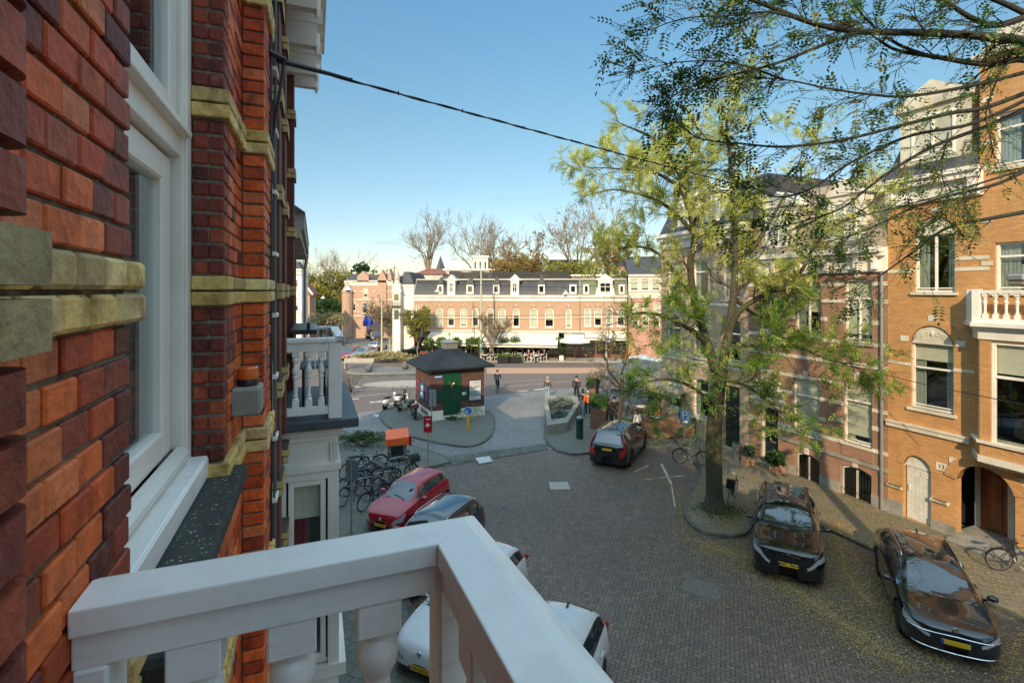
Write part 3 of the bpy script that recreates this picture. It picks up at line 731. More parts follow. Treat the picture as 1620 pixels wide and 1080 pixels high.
# painted cross between the parking places
for a,b,w in (((1046,733),(1062,765),.09),((1062,765),(1068,802),.06),((1020,758),(1085,752),.07),((1004,746),(1026,736),.07)):
    line('parking_mark', a, b, w, M_wmark, .006)
sheet('parking_mark', [G(752,725),G(774,722),G(780,731),G(758,734)], .034, M_wmark)
# manhole covers
def cover(c, w, d, rz, label, m):
    p = G(*c); t = thing('manhole_cover', label, 'manhole cover', (p.x,p.y,0), rz)
    g = MB(); g.cbox(-w/2,w/2,-d/2,d/2,-.01,.012,.003); g.build('plate', m, t)
    g = MB()
    for (a,b,c_,e) in ((-w/2-.07,w/2+.07,-d/2-.07,-d/2-.002),(-w/2-.07,w/2+.07,d/2+.002,d/2+.07),(-w/2-.07,-w/2-.002,-d/2,d/2),(w/2+.002,w/2+.07,-d/2,d/2)): g.box(a,b,c_,e,-.01,.008)
    g.build('frame', M_kerb, t)
    return t
cover((885,768), .85, .85, R(2), 'pale square cover plate in the middle of the brick street', M_conc)
cover((1108,929), .95, .80, R(-45+10), 'dark iron manhole cover set diagonally in the street near the parked black cars', plain('iron_cover',(.13,.12,.105),.7,bump=.3,scale=20))
# fallen leaves
def leaves_on(name, label, paths, seed):
    rnd = random.Random(seed); g = MB()
    for pts, sig, count, z in paths:
        P = [G(*q, z) for q in pts]; L = [(P[i+1]-P[i]).length for i in range(len(P)-1)]; tot = sum(L)
        for _ in range(count):
            d = rnd.random()*tot; i = 0
            while i < len(L)-1 and d > L[i]: d -= L[i]; i += 1
            c = P[i].lerp(P[i+1], min(1,d/L[i])); r_ = abs(rnd.gauss(0,sig*1.35)); t_ = rnd.uniform(0,6.283); x, y = c.x+r_*math.cos(t_), c.y+r_*math.sin(t_)
            v = x*CA+y*SA; a = rnd.uniform(0,6.3); l = rnd.uniform(.012,.028); w_ = l*rnd.uniform(.4,.6); zz = z+.010+rnd.random()*.010
            if z < .05 and v > 16.85: zz += .1
            if z > .05 and v < 16.9 and x > 8.7: zz -= .1
            g.cc = rnd.choice([(.42,.29,.10),(.36,.23,.08),(.24,.14,.05),(.46,.36,.16),(.30,.20,.08),(.40,.30,.15),(.52,.43,.22)])
            dx, dy = math.cos(a)*l, math.sin(a)*l; ex, ey = -math.sin(a)*w_, math.cos(a)*w_
            g.add([(x-dx,y-dy,zz),(x+ex,y+ey,zz+rnd.random()*.015),(x+dx,y+dy,zz+.003),(x-ex,y-ey,zz+rnd.random()*.010)], [(0,1,2,3)])
    return tag(g.build(name, leafmat(name+'_mat', .08), None, fix=False), label, 'leaves', kind='stuff')
leaves_on('fallen_leaves', 'yellow and brown fallen leaves littering the street around the parked black cars',
   [([(1110,862),(1180,880),(1250,930),(1330,985),(1440,1060)], .62, 15000, 0), ([(1325,830),(1335,900),(1380,960)], .5, 7500, 0),
    ([(1400,900),(1420,990),(1500,1060)], .45, 4500, 0), ([(1619,1000),(1590,1079)], .5, 2200, 0), ([(1240,735),(1400,820),(1600,940)], .6, 5000, .1),
    ([(1000,735),(1070,775),(1083,850),(1130,865)], .35, 4500, 0), ([(1100,790),(1150,835)], .5, 1800, .1), ([(850,780),(1000,860),(1300,1060)], 2.2, 4500, 0), ([(900,723),(1060,698)], .4, 700, 0)], 3)
# ================= facade kit
def arc_pts(xa, xb, zs, rise, n=10):
    """segmental arch from (xa,zs) to (xb,zs)"""
    h = (xb-xa)/2; rr = (h*h+rise*rise)/(2*rise); cx = (xa+xb)/2; cz = zs+rise-rr; a = math.asin(min(1, h/rr))
    return [(cx+rr*math.sin(-a+2*a*i/n), cz+rr*math.cos(-a+2*a*i/n)) for i in range(n+1)]
def wall_with(mb, x0, x1, z0, z1, ops, th=.28, y0=0.0):
    xs = sorted(set([x0,x1]+[v for o in ops for v in o[:2] if x0 < v < x1])); zs = sorted(set([z0,z1]+[v for o in ops for v in o[2:4] if z0 < v < z1]))
    for i in range(len(xs)-1):
        run = None
        for j in range(len(zs)-1):
            cx, cz = (xs[i]+xs[i+1])/2, (zs[j]+zs[j+1])/2
            hole = any(o[0] < cx < o[1] and o[2] < cz < o[3] for o in ops)
            if not hole:
                if run is None: run = zs[j]
            if (hole or j == len(zs)-2) and run is not None:
                mb.box(xs[i], xs[i+1], y0, y0+th, run, zs[j] if hole else zs[j+1]); run = None
    for o in ops:
        if len(o) > 4 and o[4] > 0:
            xa, xb, zb = o[0], o[1], o[3]; pts = arc_pts(xa, xb, zb-o[4], o[4]); m = len(pts)//2
            mb.prism(pts[:m+1]+[(xa, zb)], y0, y0+th); mb.prism(pts[m:]+[(xb, zb)][:], y0, y0+th)
def window(par, o, y=.10, cols=1, trans=.68, fw=.07, room='blind', mat=None, sill=True, sillm=None, gl=None, blindh=.55, name='window', mull_low=None):
    xa, xb, za, zb = o[:4]; rise = o[4] if len(o) > 4 else 0; mat = mat or M_white; g = MB()
    zt = zb-rise
    g.box(xa, xa+fw, y, y+.08, za, zt); g.box(xb-fw, xb, y, y+.08, za, zt); g.box(xa+fw, xb-fw, y, y+.08, za, za+fw)
    if rise:
        P = arc_pts(xa, xb, zt, rise); Q = [((x-(xa+xb)/2)*(1-2*fw/(xb-xa))+(xa+xb)/2, z-fw) for x, z in P]
        for i in range(len(P)-1): g.prism([P[i],P[i+1],Q[i+1],Q[i]], y, y+.08)
    else: g.box(xa+fw, xb-fw, y, y+.08, zt-fw, zt)
    if trans: zz = za+(zt-za)*trans; g.box(xa+fw, xb-fw, y-.005, y+.08, zz-.03, zz+.03)
    lowtop = za+(zt-za)*trans-.03 if trans else zt
    for k in range(1, cols): x = xa+(xb-xa)*k/cols; g.box(x-.03, x+.03, y, y+.08, za+fw, lowtop if mull_low else zt-.01)
    g.box(xa+fw, xb-fw, y+.01, y+.05, za+fw+.05, za+fw+.09)
    w_ = g.build(name, mat, par)
    g = MB()
    poly = [(xa+fw*.6,za+fw*.6),(xb-fw*.6,za+fw*.6)]+(list(reversed([((x-(xa+xb)/2)*.93+(xa+xb)/2, z-.03) for x,z in arc_pts(xa,xb,zt,rise)])) if rise else [(xb-fw*.6,zt-.02),(xa+fw*.6,zt-.02)])
    g.prism(poly, y+.045, y+.052); g.build('pane', gl or M_glass, w_)
    if room in ('blind', 'both'):
        g = MB(); hb = (zt-za)*blindh
        g.box(xa+.02, xb-.02, y+.12, y+.13, zb-hb-rise*.5, zb-.02-rise*.6); g.build('blind', M_blind, w_)
    if room in ('curtain', 'both'):
        g = MB(); ww = (xb-xa)
        for k in range(5): a = xa+.02+k*ww*.05; g.box(a, a+ww*.045, y+.18+.02*(k%2), y+.20+.02*(k%2), za, zb-.05)
        for k in range(5): a = xb-.02-k*ww*.05; g.box(a-ww*.045, a, y+.18+.02*(k%2), y+.20+.02*(k%2), za, zb-.05)
        g.build('curtain', M_curt, w_)
    if sill: g = MB(); g.box(xa-.10, xb+.10, -.09, .10, za-.10, za); g.build('sill', sillm or M_cream, w_)
    return w_
def arch_trim(mb, o, w=.2, pr=.03, y=0.0):
    xa, xb, zb, rise = o[0], o[1], o[3], o[4]; P = arc_pts(xa, xb, zb-rise, rise, 14); cx = (xa+xb)/2
    h = (xb-xa)/2; rr = (h*h+rise*rise)/(2*rise); cz = zb-rr
    Q = [(cx+(x-cx)*(rr+w)/rr, cz+(z-cz)*(rr+w)/rr) for x, z in P]
    for i in range(len(P)-1): mb.prism([P[i],P[i+1],Q[i+1],Q[i]], y-pr, y+.05)
def text(s, size, m, par, loc, rot, name='lettering', ext=.003, align='CENTER'):
    cu = bpy.data.curves.new(name, 'FONT'); cu.body = s; cu.size = size; cu.extrude = ext; cu.align_x = align; cu.align_y = 'CENTER'
    t_ = bpy.data.objects.new(name, cu); COL.objects.link(t_); bpy.context.view_layer.update()
    me = bpy.data.meshes.new_from_object(t_.evaluated_get(bpy.context.evaluated_depsgraph_get())); bpy.data.objects.remove(t_)
    me.materials.clear(); me.materials.append(m)
    o = bpy.data.objects.new(name, me); COL.objects.link(o); o.parent = par; o.location = loc; o.rotation_euler = rot; return o
B_orange = brickmat('orange_brick', (.70,.36,.125), (.56,.27,.09), (.36,.25,.15), blotch=(.40,.18,.07), var=.4)
B_brown = brickmat('brown_brick', (.44,.24,.15), (.36,.19,.12), (.24,.18,.14), blotch=(.28,.15,.10))
B_salmon = brickmat('salmon_brick', (.52,.33,.20), (.47,.28,.17), (.42,.31,.22), blotch=(.44,.28,.18), w=.22, h=.12, var=.4)
B_kiosk = brickmat('kiosk_brick', (.17,.07,.048), (.12,.05,.036), (.075,.06,.05), blotch=(.08,.04,.03))
M_slate = tiles('slate_x', (.1,.1,.1), (.09,.09,.09), (.04,.04,.04), .3, .2)
def roofmat(name, c):
    n = NT(name); sep = n.new('ShaderNodeSeparateXYZ'); n.link(n.coord(), sep.inputs[0]); cb = n.new('ShaderNodeCombineXYZ'); n.link(n.math('ADD',sep.outputs[0],sep.outputs[1]), cb.inputs[0]); n.link(sep.outputs[2], cb.inputs[1])
    br = n.new('ShaderNodeTexBrick', i_Scale=1.0, i_Mortar_Size=.012, i_Brick_Width=.3, i_Row_Height=.22); n.link(cb.outputs[0], br.inputs['Vector'])
    br.inputs['Color1'].default_value=(*c,1); br.inputs['Color2'].default_value=(*[q*.75 for q in c],1); br.inputs['Mortar'].default_value=(*[q*.4 for q in c],1)
    f = n.noise(1.2,5); n.base(n.mix(n.ramp(f,[(.4,(0,0,0)),(.7,(.5,.5,.5))]), br.outputs['Color'], tuple(q*1.5 for q in c))); n.set(.6); return n.m
M_slate = roofmat('slate_roof', (.062,.06,.062)); M_green = roofmat('green_slate', (.16,.18,.09)); M_tile = roofmat('red_roof_tiles', (.32,.10,.05))
M_door = plain('dark_door', (.012,.02,.022), .3, bump=.02, coat=.3); M_wood = plain('varnished_wood', (.20,.055,.02), .4, var=.3, scale=4, coat=.3)
ROT_R = R(-90+21.3)
# ---- facade plane of the houses across the street; local x grows toward the viewer's right
def right_house(name, label, s_left, s_right):
    t = thing(name, label, 'house', SV(s_left, 20.3), ROT_R)
    return t, Plane(name, SV(s_left, 20.3), ROT_R), s_left-s_right
class RP(Plane):
    def __init__(s, org, rot): s.o = Vector(org); s.r = rot; s.e = Vector((math.cos(rot), math.sin(rot), 0))
def op(P, xl, xr, yt, yb, arch=0, atx=None):
    """opening from picture measures: left x, right x, and top/bottom y read at the left edge"""
    a = P.x(xl)[0]; b = P.x(xr)[0]; zt = P.xz(atx or xl, yt)[1]; zb = P.xz(atx or xl, yb)[1]
    return (a, b, zb, zt+arch, arch)

# ---------- orange brick house
S0 = 12.72
oh = thing('brick_house', 'tall orange brick house with arched windows, white balconied bay and arched porch', 'house', SV(S0,20.3), ROT_R)
P = RP(SV(S0,20.3), ROT_R); WID = 7.6
w1 = op(P, 1441, 1509, 540, 643, .62); w2 = op(P, 1447, 1511, 372, 462, .60)
d1 = op(P, 1429, 1473, 733, 826, .42); d2 = op(P, 1513, 1606, 760, 905, .65, atx=1530)
d1 = (d1[0], d1[1], .12, d1[3], d1[4]); d2 = (d2[0], d2[1], .15, d2[3]-.05, d2[4])
bx0 = P.x(1541)[0]; bx1 = bx0+3.3
bw = (bx0+.5, bx1-.5, 0, 0)
zbay0 = P.xz(1535,705)[1]; zbay1 = P.xz(1535,518)[1]
uw = (bx0+.55, bx0+2.6, P.xz(1560,462)[1], P.xz(1560,385)[1], 0)
uw2 = (bx0+.55, bx0+2.6, P.xz(1560,270)[1], P.xz(1560,185)[1], 0)
bayhole = (bx0+.3, bx1-.3, zbay0+.1, zbay1-.3)
g = MB(); ops = [w1, w2, d1, d2, uw, uw2, bayhole]
ZC = P.xz(1405,294)[1]
wall_with(g, .0, 1.9+.95, 0, ZC, [q for q in ops], .28)
wall_with(g, 2.85, WID, 0, 16.2, [q for q in ops], .28)
g.box(0,.28,.28,10,0,ZC); g.box(WID-.28,WID,.28,10,0,16.2); g.box(.28,WID-.28,9.7,10,0,ZC)
g.build('wall', B_orange, oh)
g = MB(); g.box(.3,WID-.3,1.6,1.7,.1,15.8); g.box(.3,WID-.3,.3,1.6,3.5,3.6); g.box(.3,WID-.3,.3,1.6,7.1,7.2)
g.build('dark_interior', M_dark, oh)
g = MB()
for o_ in (w1,w2,d1): g.mark(); arch_trim(g, o_, .22, .02)
g.mark(); arch_trim(g, d2, .34, .05); g.build_each('arch', B_orange, oh, auto=False)
window(oh, w1, room='both', blindh=.4, trans=.62, cols=1, sillm=M_cream)
window(oh, w2, room='curtain', cols=2, trans=.99, sillm=M_cream)
window(oh, uw, room='curtain', cols=2, trans=.72); window(oh, uw2, room='curtain', cols=2, trans=.72)
# carved lunettes over the arched windows
def lunette(par, o):
    g = MB(); zs = o[3]-o[4]; g.prism([(o[0]+.06, zs)]+[(x,z) for x,z in [((x-(o[0]+o[1])/2)*.92+(o[0]+o[1])/2, z-.05) for x,z in arc_pts(o[0],o[1],zs,o[4])]]+[(o[1]-.06,zs)], .04, .09)
    cx = (o[0]+o[1])/2; rnd = random.Random(5)
    for sg in (-1,1):
        for k in range(3):
            c = (cx+sg*(.18+.16*k), zs+.30-.06*k); pts = []
            for i in range(14): a = i*.55; r_ = .10*(1-i/16)*(1-.15*k); pts.append((c[0]+sg*r_*math.cos(a), .03, c[1]+r_*math.sin(a)))
            g.tube(pts, .014, 5)
    g.blob((cx,.03,zs+.34),.07,.04,.10,8,5); g.box(o[0]+.03,o[1]-.03,.02,.1,zs-.04,zs+.02)
    g.build('carved_panel', M_cream, par)
lunette(oh, w1); lunette(oh, w2)
g = MB(); 
for k in range(6): a = d1[0]+.05+k*(d1[1]-d1[0]-.1)/6; g.box(a, a+(d1[1]-d1[0]-.1)/6-.008, .14, .18, .12, d1[3]-d1[4]-.02)
g.prism([(d1[0]+.02,d1[3]-d1[4])]+arc_pts(d1[0]+.02,d1[1]-.02,d1[3]-d1[4],d1[4]-.02)[::1]+[(d1[1]-.02,d1[3]-d1[4])], .13,.17); g.box(d1[0],d1[1],.10,.18,d1[3]-d1[4]-.05,d1[3]-d1[4]+.03)
g.box(d1[0]+.12,d1[0]+.16,.09,.14,1.15,1.35); dd = g.build('door', plain('door_white',(.62,.60,.53),.5), oh)
g = MB(); g.box(d1[0]+.5,d1[0]+.95,.125,.139,1.75,1.95); g.build('letter_plate', M_cream, dd)
# porch
g = MB(); g.box(d2[0]-.1,d2[1]+.1,1.25,1.3,.15,3.4); g.build('porch_back', M_cream, oh)
g = MB(); a = d2[0]
g.box(a+.1,a+.85,1.18,1.24,.3,2.5); g.box(a+.25,a+.7,1.14,1.19,.5,2.2); g.build('door', M_wood, oh)
g = MB(); g.box(a+1.05,d2[1]-.05,1.18,1.24,.3,3.3); g.box(a+1.25,a+1.7,1.15,1.19,.5,2.6); g.box(a+2.1,a+2.5,1.15,1.19,.5,2.6); g.box(a+1.85,a+1.95,1.1,1.2,.3,3.2); g.build('door', M_wood, oh)
g = MB(); g.box(a+.86,a+1.04,1.12,1.24,.15,3.3); g.build('door_jamb', M_cream, oh)
g = MB(); g.box(d2[0]-.1,d2[1]+.1,-.0,1.24,.1,.28); g.box(d2[0]-.05,d2[1]+.05,-.45,-.002,.1,.2); g.build('step', M_stone, oh)
g = MB()
def zb(xp, yp): return P.xz(xp, yp)[1]
for (xa, xb, z, h, pr) in ((0,w1[0]-.0,zb(1407,574),.10,.02),(w1[1],bx0,zb(1407,574),.10,.02),(0,w2[0],zb(1407,432),.12,.02),(w2[1],bx0+.4,zb(1407,432),.12,.02),(w2[1],bx0+.4,zb(1511,412),.12,.02)):
    g.box(xa, xb, -pr, .02, z, z+h)
g.build_each('white_band', M_cream, oh)
g = MB(); z = zb(1407,672); g.box(-.02,bx0-.1,-.10,.02,z,z+.16); g.box(-.02,bx0-.1,-.14,.02,z+.16,z+.22); g.box(0,WID,-.05,.0,0,.5) if False else None; g.build('string_course', M_cream, oh)
g = MB()
for (x,z) in ((w1[0]-.34,w1[3]-.62),(w1[1]+.06,w1[3]-.66),((w1[0]+w1[1])/2-.1,w1[3]+.16),((w2[0]+w2[1])/2-.1,w2[3]+.1),(d2[0]-.2,2.6),(d2[1]+.0,2.5)): g.box(x,x+.28,-.03,.02,z,z+.2)
for x in (0.0, d1[0]-.55, d1[1]+.05, d2[0]-.75): g.box(x,x+.5,-.08,.0,1.1,1.2)
g.build_each('stone_block', M_cream, oh)
g = MB(); g.box(0,d1[0],-.04,0,0,.62); g.box(d1[1],d2[0],-.04,0,0,.45); g.box(d2[1],WID,-.04,0,0,.5); g.build_each('plinth', M_stone, oh)
# cornice of the lower part and the dormer behind
g = MB(); z = ZC
g.box(-.05,2.95,-.12,.2,z-.85,z-.25); g.box(-.1,2.95,-.35,.2,z-.25,z-.05); g.box(-.1,2.95,-.45,.2,z-.05,z+.1)
for k in range(2): g.box(.1+k*2.55,.3+k*2.55,-.3,-.1,z-.8,z-.25)
g.build('cornice', M_white, oh)
g = MB(); g.add([(0,-.2,z+.1),(2.85,-.2,z+.1),(2.85,2.2,z+3.6),(0,2.2,z+3.6),(0,9.9,z+3.6),(2.85,9.9,z+3.6),(0,9.9,z+.1),(2.85,9.9,z+.1)],[(0,1,2,3),(3,2,5,4),(4,5,7,6),(0,3,4,6),(1,7,5,2)]); g.build('roof', M_slate, oh)
g = MB(); g.box(.35,2.5,.15,1.6,z+.3,z+2.6); g.prism([(.2,z+2.6),(2.65,z+2.6),(2.65,z+2.8),(1.42,z+3.5),(.2,z+2.8)],.0,1.7); g.build('dormer', M_cream, oh)
window(oh, (.75,2.1,z+.75,z+2.3), y=.10, cols=2, trans=None, sill=False, room='none')
# gable of the right part
g = MB(); g.prism([(2.85,16.2),(WID,16.2),(WID-.6,17.0),(3.45,17.0)],0,.28); g.box(2.7,WID+.1,-.15,.3,16.0,16.2); g.build('gable', M_cream, oh)
g = MB(); 
for z in (9.3,10.7,12.4,13.2,14.6): g.box(2.9,uw[0]-.05,-.02,.02,z,z+.14); g.box(uw[1]+.05,WID,-.02,.02,z,z+.14)
g.build_each('white_band', M_cream, oh)
g = MB(); g.box(2.95,WID,.28,9.7,14.0,16.0); g.build('rear_block', B_orange, oh)
# bay
bd = .62; cx0, cx1 = bx0+.45, bx1-.45
def bay_ring(mb, z0, z1, e=0.0, d=0.0):
    pts = [(bx0-e, .0),(cx0-e*.4,-bd-e),(cx1+e*.4,-bd-e),(bx1+e,.0)]
    mb.slab(pts, z0, z1)
zs_, zt_ = zbay0+.35, zbay1-.35
g = MB(); bay_ring(g, zbay0-.05, zs_); bay_ring(g, zt_, zbay1-.02)
def seg(mb, a, b, t0, t1, z0, z1, th=.2):
    a, b = Vector((*a,0)), Vector((*b,0)); p, q = a.lerp(b,t0), a.lerp(b,t1); d = (b-a).normalized(); n_ = Vector((-d.y,d.x,0))*th
    c = [p,q,q+n_,p+n_]; mb.add([(v.x,v.y,z0) for v in c]+[(v.x,v.y,z1) for v in c],[(3,2,1,0),(4,5,6,7),(0,1,5,4),(1,2,6,5),(2,3,7,6),(3,0,4,7)])
pa, pb, pc, pd = (bx0,0),(cx0,-bd),(cx1,-bd),(bx1,0)
for (a,b,t0,t1) in ((pa,pb,0,.22),(pa,pb,.80,1),(pb,pc,0,.12),(pb,pc,.88,1),(pc,pd,0,.2),(pc,pd,.8,1)): seg(g,a,b,t0,t1,zs_,zt_)
g.build('bay', B_orange, oh)
for (a,b,t0,t1) in ((pa,pb,.22,.80),(pb,pc,.12,.88),(pc,pd,.2,.8)):
    g = MB(); A_, B_ = Vector((*a,0)), Vector((*b,0)); d = (B_-A_).normalized(); n_ = Vector((-d.y,d.x,0)); L_ = (B_-A_).length; tt = .09/L_
    def sg_(t0_,t1_,z0,z1,o0=.06,o1=.14):
        p, q = A_.lerp(B_,t0_), A_.lerp(B_,t1_); c=[p+n_*o0,q+n_*o0,q+n_*o1,p+n_*o1]
        g.add([(v.x,v.y,z0) for v in c]+[(v.x,v.y,z1) for v in c],[(3,2,1,0),(4,5,6,7),(0,1,5,4),(1,2,6,5),(2,3,7,6),(3,0,4,7)])
    sg_(t0,t0+tt,zs_,zt_); sg_(t1-tt,t1,zs_,zt_); sg_(t0+tt,t1-tt,zs_,zs_+.1); sg_(t0+tt,t1-tt,zt_-.1,zt_); zz=zs_+(zt_-zs_)*.66; sg_(t0+tt,t1-tt,zz-.04,zz+.04)
    w_ = g.build('window', M_white, oh)
    g = MB(); sg_(t0+.01,t1-.01,zs_+.05,zt_-.05,.09,.10); g.build('pane', M_glass, w_)
    g = MB(); sg_(t0+.02,t1-.02,zz+.1,zt_-.1,.20,.21); g.build('blind', M_blind, w_)
g = MB(); bay_ring(g, zs_, zs_+.08, .1); bay_ring(g, zbay0-.25, zbay0-.05, .06); bay_ring(g, zbay0-.36, zbay0-.25, -.14); bay_ring(g,zbay0-.44,zbay0-.36,-.34); g.build('bay_base', M_cream, oh)
g = MB(); bay_ring(g, zbay1-.02, zbay1+.1, .12); bay_ring(g, zbay1+.1, zbay1+.22, .28); bay_ring(g, zbay1-.3, zbay1-.02, .05); g.build('bay_cornice', M_white, oh)
# balcony on the bay
ob = thing('balcony', 'white balustraded balcony on top of the bay of the orange house', 'balcony', SV(S0,20.3), ROT_R)
zb0 = zbay1+.22; ring = [(bx0-.1,0),(cx0-.05,-bd-.1),(cx1+.05,-bd-.1),(bx1+.1,0)]
g = MB()
for a,b in zip(ring[:-1], ring[1:]): seg(g,a,b,0,1,zb0+.92,zb0+1.02,.16)
g.build('handrail', M_white, ob)
g = MB()
for a,b in zip(ring[:-1], ring[1:]): seg(g,a,b,0,1,zb0,zb0+.14,.14)
g.build('bottom_rail', M_white, ob)
for p_ in ring: g = MB(); g.box(p_[0]-.1,p_[0]+.1,p_[1]-.02,p_[1]+.16,zb0,zb0+1.05); g.build('post', M_white, ob)
g = MB(); seg(g,ring[0],ring[1],.12,.9,zb0+.14,zb0+.92,.08); g.build('side_panel', M_white, ob)
for a,b,n in ((ring[1],ring[2],9),(ring[2],ring[3],3)):
    for k in range(n):
        q = Vector((*a,0)).lerp(Vector((*b,0)), (k+.8)/(n+.6)); g = baluster(q.x, q.y+.07, zb0+.92, zb0+.14, 1.5, 8); g.build('baluster', M_white, ob, smooth='auto')
np_ = P.x(1490)[0]
g = MB(); g.box(np_-.17,np_+.17,-.025,-.005,P.xz(1490,744)[1],P.xz(1490,732)[1]); g.box(np_+.0,np_+.01,-.03,-.02,2,2) if False else None; nbp = g.build('number_plate', M_cream, oh)
text('13', .2, M_dark, nbp, (np_,-.028,P.xz(1490,738)[1]), (R(90),0,0))

# ---------- brown brick house
S1 = 19.35
bh = thing('brick_house', 'brown brick house with white bands and basement windows, left of the orange house', 'house', SV(S1,20.3), ROT_R)
P = RP(SV(S1,20.3), ROT_R); WID = S1-S0
def O(xl,xr,yt,yb,arch=0): return op(P,xl,xr,yt,yb,arch)
gw1 = O(1254,1297,600,680,.16); gw2 = O(1334,1380,605,697,.18)
door = O(1203,1231,640,722); door = (door[0],door[1],.25,door[3],0)
b1 = O(1258,1297,716,762,.14); b2 = O(1329,1379,736,792,.16)
u1 = O(1202,1232,452,527,.14); u2 = O(1258,1299,450,531,.14); u3 = O(1336,1380,445,540,.16)
ul = O(1160,1180,458,525,.1)
ZC = P.xz(1330,405)[1]
ops = [gw1,gw2,door,b1,b2,u1,u2,u3]
g = MB(); wall_with(g,0,WID,0,ZC,ops); g.box(0,.28,.28,10,0,ZC); g.box(WID-.28,WID,.28,9.9,0,ZC); g.box(.28,WID-.28,9.7,10,0,ZC); g.build('wall', B_brown, bh)
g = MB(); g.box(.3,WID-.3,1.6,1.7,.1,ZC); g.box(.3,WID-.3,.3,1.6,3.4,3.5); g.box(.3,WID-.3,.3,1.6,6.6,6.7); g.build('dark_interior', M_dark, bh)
g = MB()
for o_ in (gw1,gw2,u1,u2,u3,b1,b2): g.mark(); arch_trim(g,o_,.24,.015)
g.build_each('arch', B_brown, bh, auto=False)
window(bh,gw1,trans=.72,room='blind',blindh=.95); window(bh,gw2,trans=.72,room='both',blindh=.9)
window(bh,u1,trans=.72,cols=2,room='curtain',mull_low=True,sillm=M_stone); window(bh,u3,trans=.72,cols=2,room='blind',blindh=.9,mull_low=True,sillm=M_stone); window(bh,u2,trans=.74,cols=2,room='both',mull_low=True,sillm=M_stone)
for b_ in (b1,b2):
    w_ = window(bh,b_,trans=None,cols=2,room='curtain',sill=False,gl=M_glassd,fw=.08)
    g = MB(); n=9
    for k in range(n+1): x=b_[0]+.1+(b_[1]-b_[0]-.2)*k/n; g.bar((x,.02,b_[2]+.05),(x,.02,b_[3]-b_[4]),.012)
    for k in range(2): z=b_[2]+.2+.4*k; g.bar((b_[0]+.05,.02,z),(b_[1]-.05,.02,z),.014)
    g.build('grille', M_black, w_)
g = MB(); g.box(door[0]+.1,door[1]-.06,.2,.26,.3,door[3]-.55); 
for (a,b,c_,d) in ((.16,.86,.45,1.0),(.16,.86,1.15,2.2)): g.box(door[0]+a,door[0]+b,.17,.2,c_,d)
dr = g.build('door', M_door, bh)
g = MB(); g.box(door[0]+.1,door[1]-.06,.2,.24,door[3]-.5,door[3]-.06); g.build('fanlight', M_glassd, dr)
g = MB(); g.blob((door[0]+.16,.13,1.25),.03,.03,.03); g.box(door[0]+.45,door[0]+.75,.16,.17,1.2,1.26); g.build('handle', M_zinc, dr)
g = MB(); g.box(door[0],door[0]+.1,.1,.28,.25,door[3]); g.box(door[1]-.06,door[1],.1,.28,.25,door[3]); g.box(door[0]+.1,door[1]-.06,.1,.28,door[3]-.06,door[3]); g.build('door_frame', M_cream, bh)
g = MB(); g.box(door[0]-.2,door[1]+.2,-.35,.2,.1,.25); g.build('step', M_stone, bh)
g = MB(); z = door[3]; a, b = door[0]-.3, door[1]+.35
g.box(a,b,-.12,.02,z+.02,z+.30); g.box(a-.08,b+.08,-.26,.02,z+.30,z+.40); g.box(a+.3,b-.3,-.1,.02,z+.40,z+1.15); g.box(a+.2,b-.2,-.18,.02,z+1.15,z+1.25)
g.prism([(a+.2,z+1.25),(b-.2,z+1.25),((a+b)/2,z+1.6)],-.16,.02); g.box(a,a+.3,-.08,.02,z+.4,z+.8); g.box(b-.3,b,-.08,.02,z+.4,z+.8)
g.build('door_pediment', M_cream, bh)
g = MB(); m_=(a+b)/2; g.box(m_-.22,m_+.22,-.125,-.1,z+.5,z+1.05); g.build('niche', M_dark, bh)
g = MB()
def hb(z,h,segs,pr=.02):
    for a,b in segs: g.box(a,b,-pr,.02,z,z+h)
def gaps(z, h=.15, pr=.02, lo=0, hi=None):
    hi = hi or WID; hs = sorted([(o_[0],o_[1]) for o_ in ops if o_[2] < z+h and o_[3]-o_[4]*.5 > z]); x = lo; 
    for a,b in hs:
        if a > x: g.box(x, a, -pr, .02, z, z+h)
        x = max(x, b)
    if x < hi: g.box(x, hi, -pr, .02, z, z+h)
for (xp,yp) in ((1232,672),(1380,583+0),(1380,651),(1380,548)): gaps(P.xz(xp,yp)[1])
gaps(P.xz(1380,619)[1]); gaps(P.xz(1380,480)[1]); gaps(P.xz(1380,452)[1])
gaps(2.0,.14,.025,0,door[0]-.02)
g.build_each('white_band', M_cream, bh)
g = MB(); z = P.xz(1230,692)[1]
g.box(door[1]+.05,WID,-.08,.02,z,z+.14); g.build('string_course', M_stone, bh)
g = MB()
for o_ in (gw1,gw2,u1,u2,u3,b1,b2): m_=(o_[0]+o_[1])/2; g.box(m_-.1,m_+.1,-.05,.02,o_[3]-.02,o_[3]+.32)
for o_ in (gw1,gw2,u1,u2,u3): 
    for x in (o_[0]-.28,o_[1]+.0): g.box(x,x+.28,-.022,.015,o_[2]+.75,o_[2]+.92)
g.build_each('stone_block', M_cream, bh)
g = MB(); 
for a_,b_ in ((0,door[0]-.2),(door[1]+.2,b1[0]),(b1[1],b2[0]),(b2[1],WID)): g.box(a_,b_,-.04,0,0,.55)
g.build_each('plinth', M_stone, bh)
g = MB()
for o_ in (gw1,gw2): g.box(o_[0]-.05,o_[1]+.05,-.045,.0,o_[2]-.55,o_[2]-.12)
g.build_each('brick_panel', B_brown, bh)
g = MB(); z = ZC; g.box(0,WID,-.12,.1,z-.7,z-.1); g.box(-.02,WID,-.35,.1,z-.1,z+.05); g.box(-.02,WID,-.5,.1,z+.05,z+.25); g.build('cornice', M_white, bh)
for x in (.3,1.6,2.9,4.2,5.5,6.2): g = MB(); g.box(x,x+.16,-.32,-.12,z-.6,z-.102); g.build('cornice_bracket', M_white, bh)
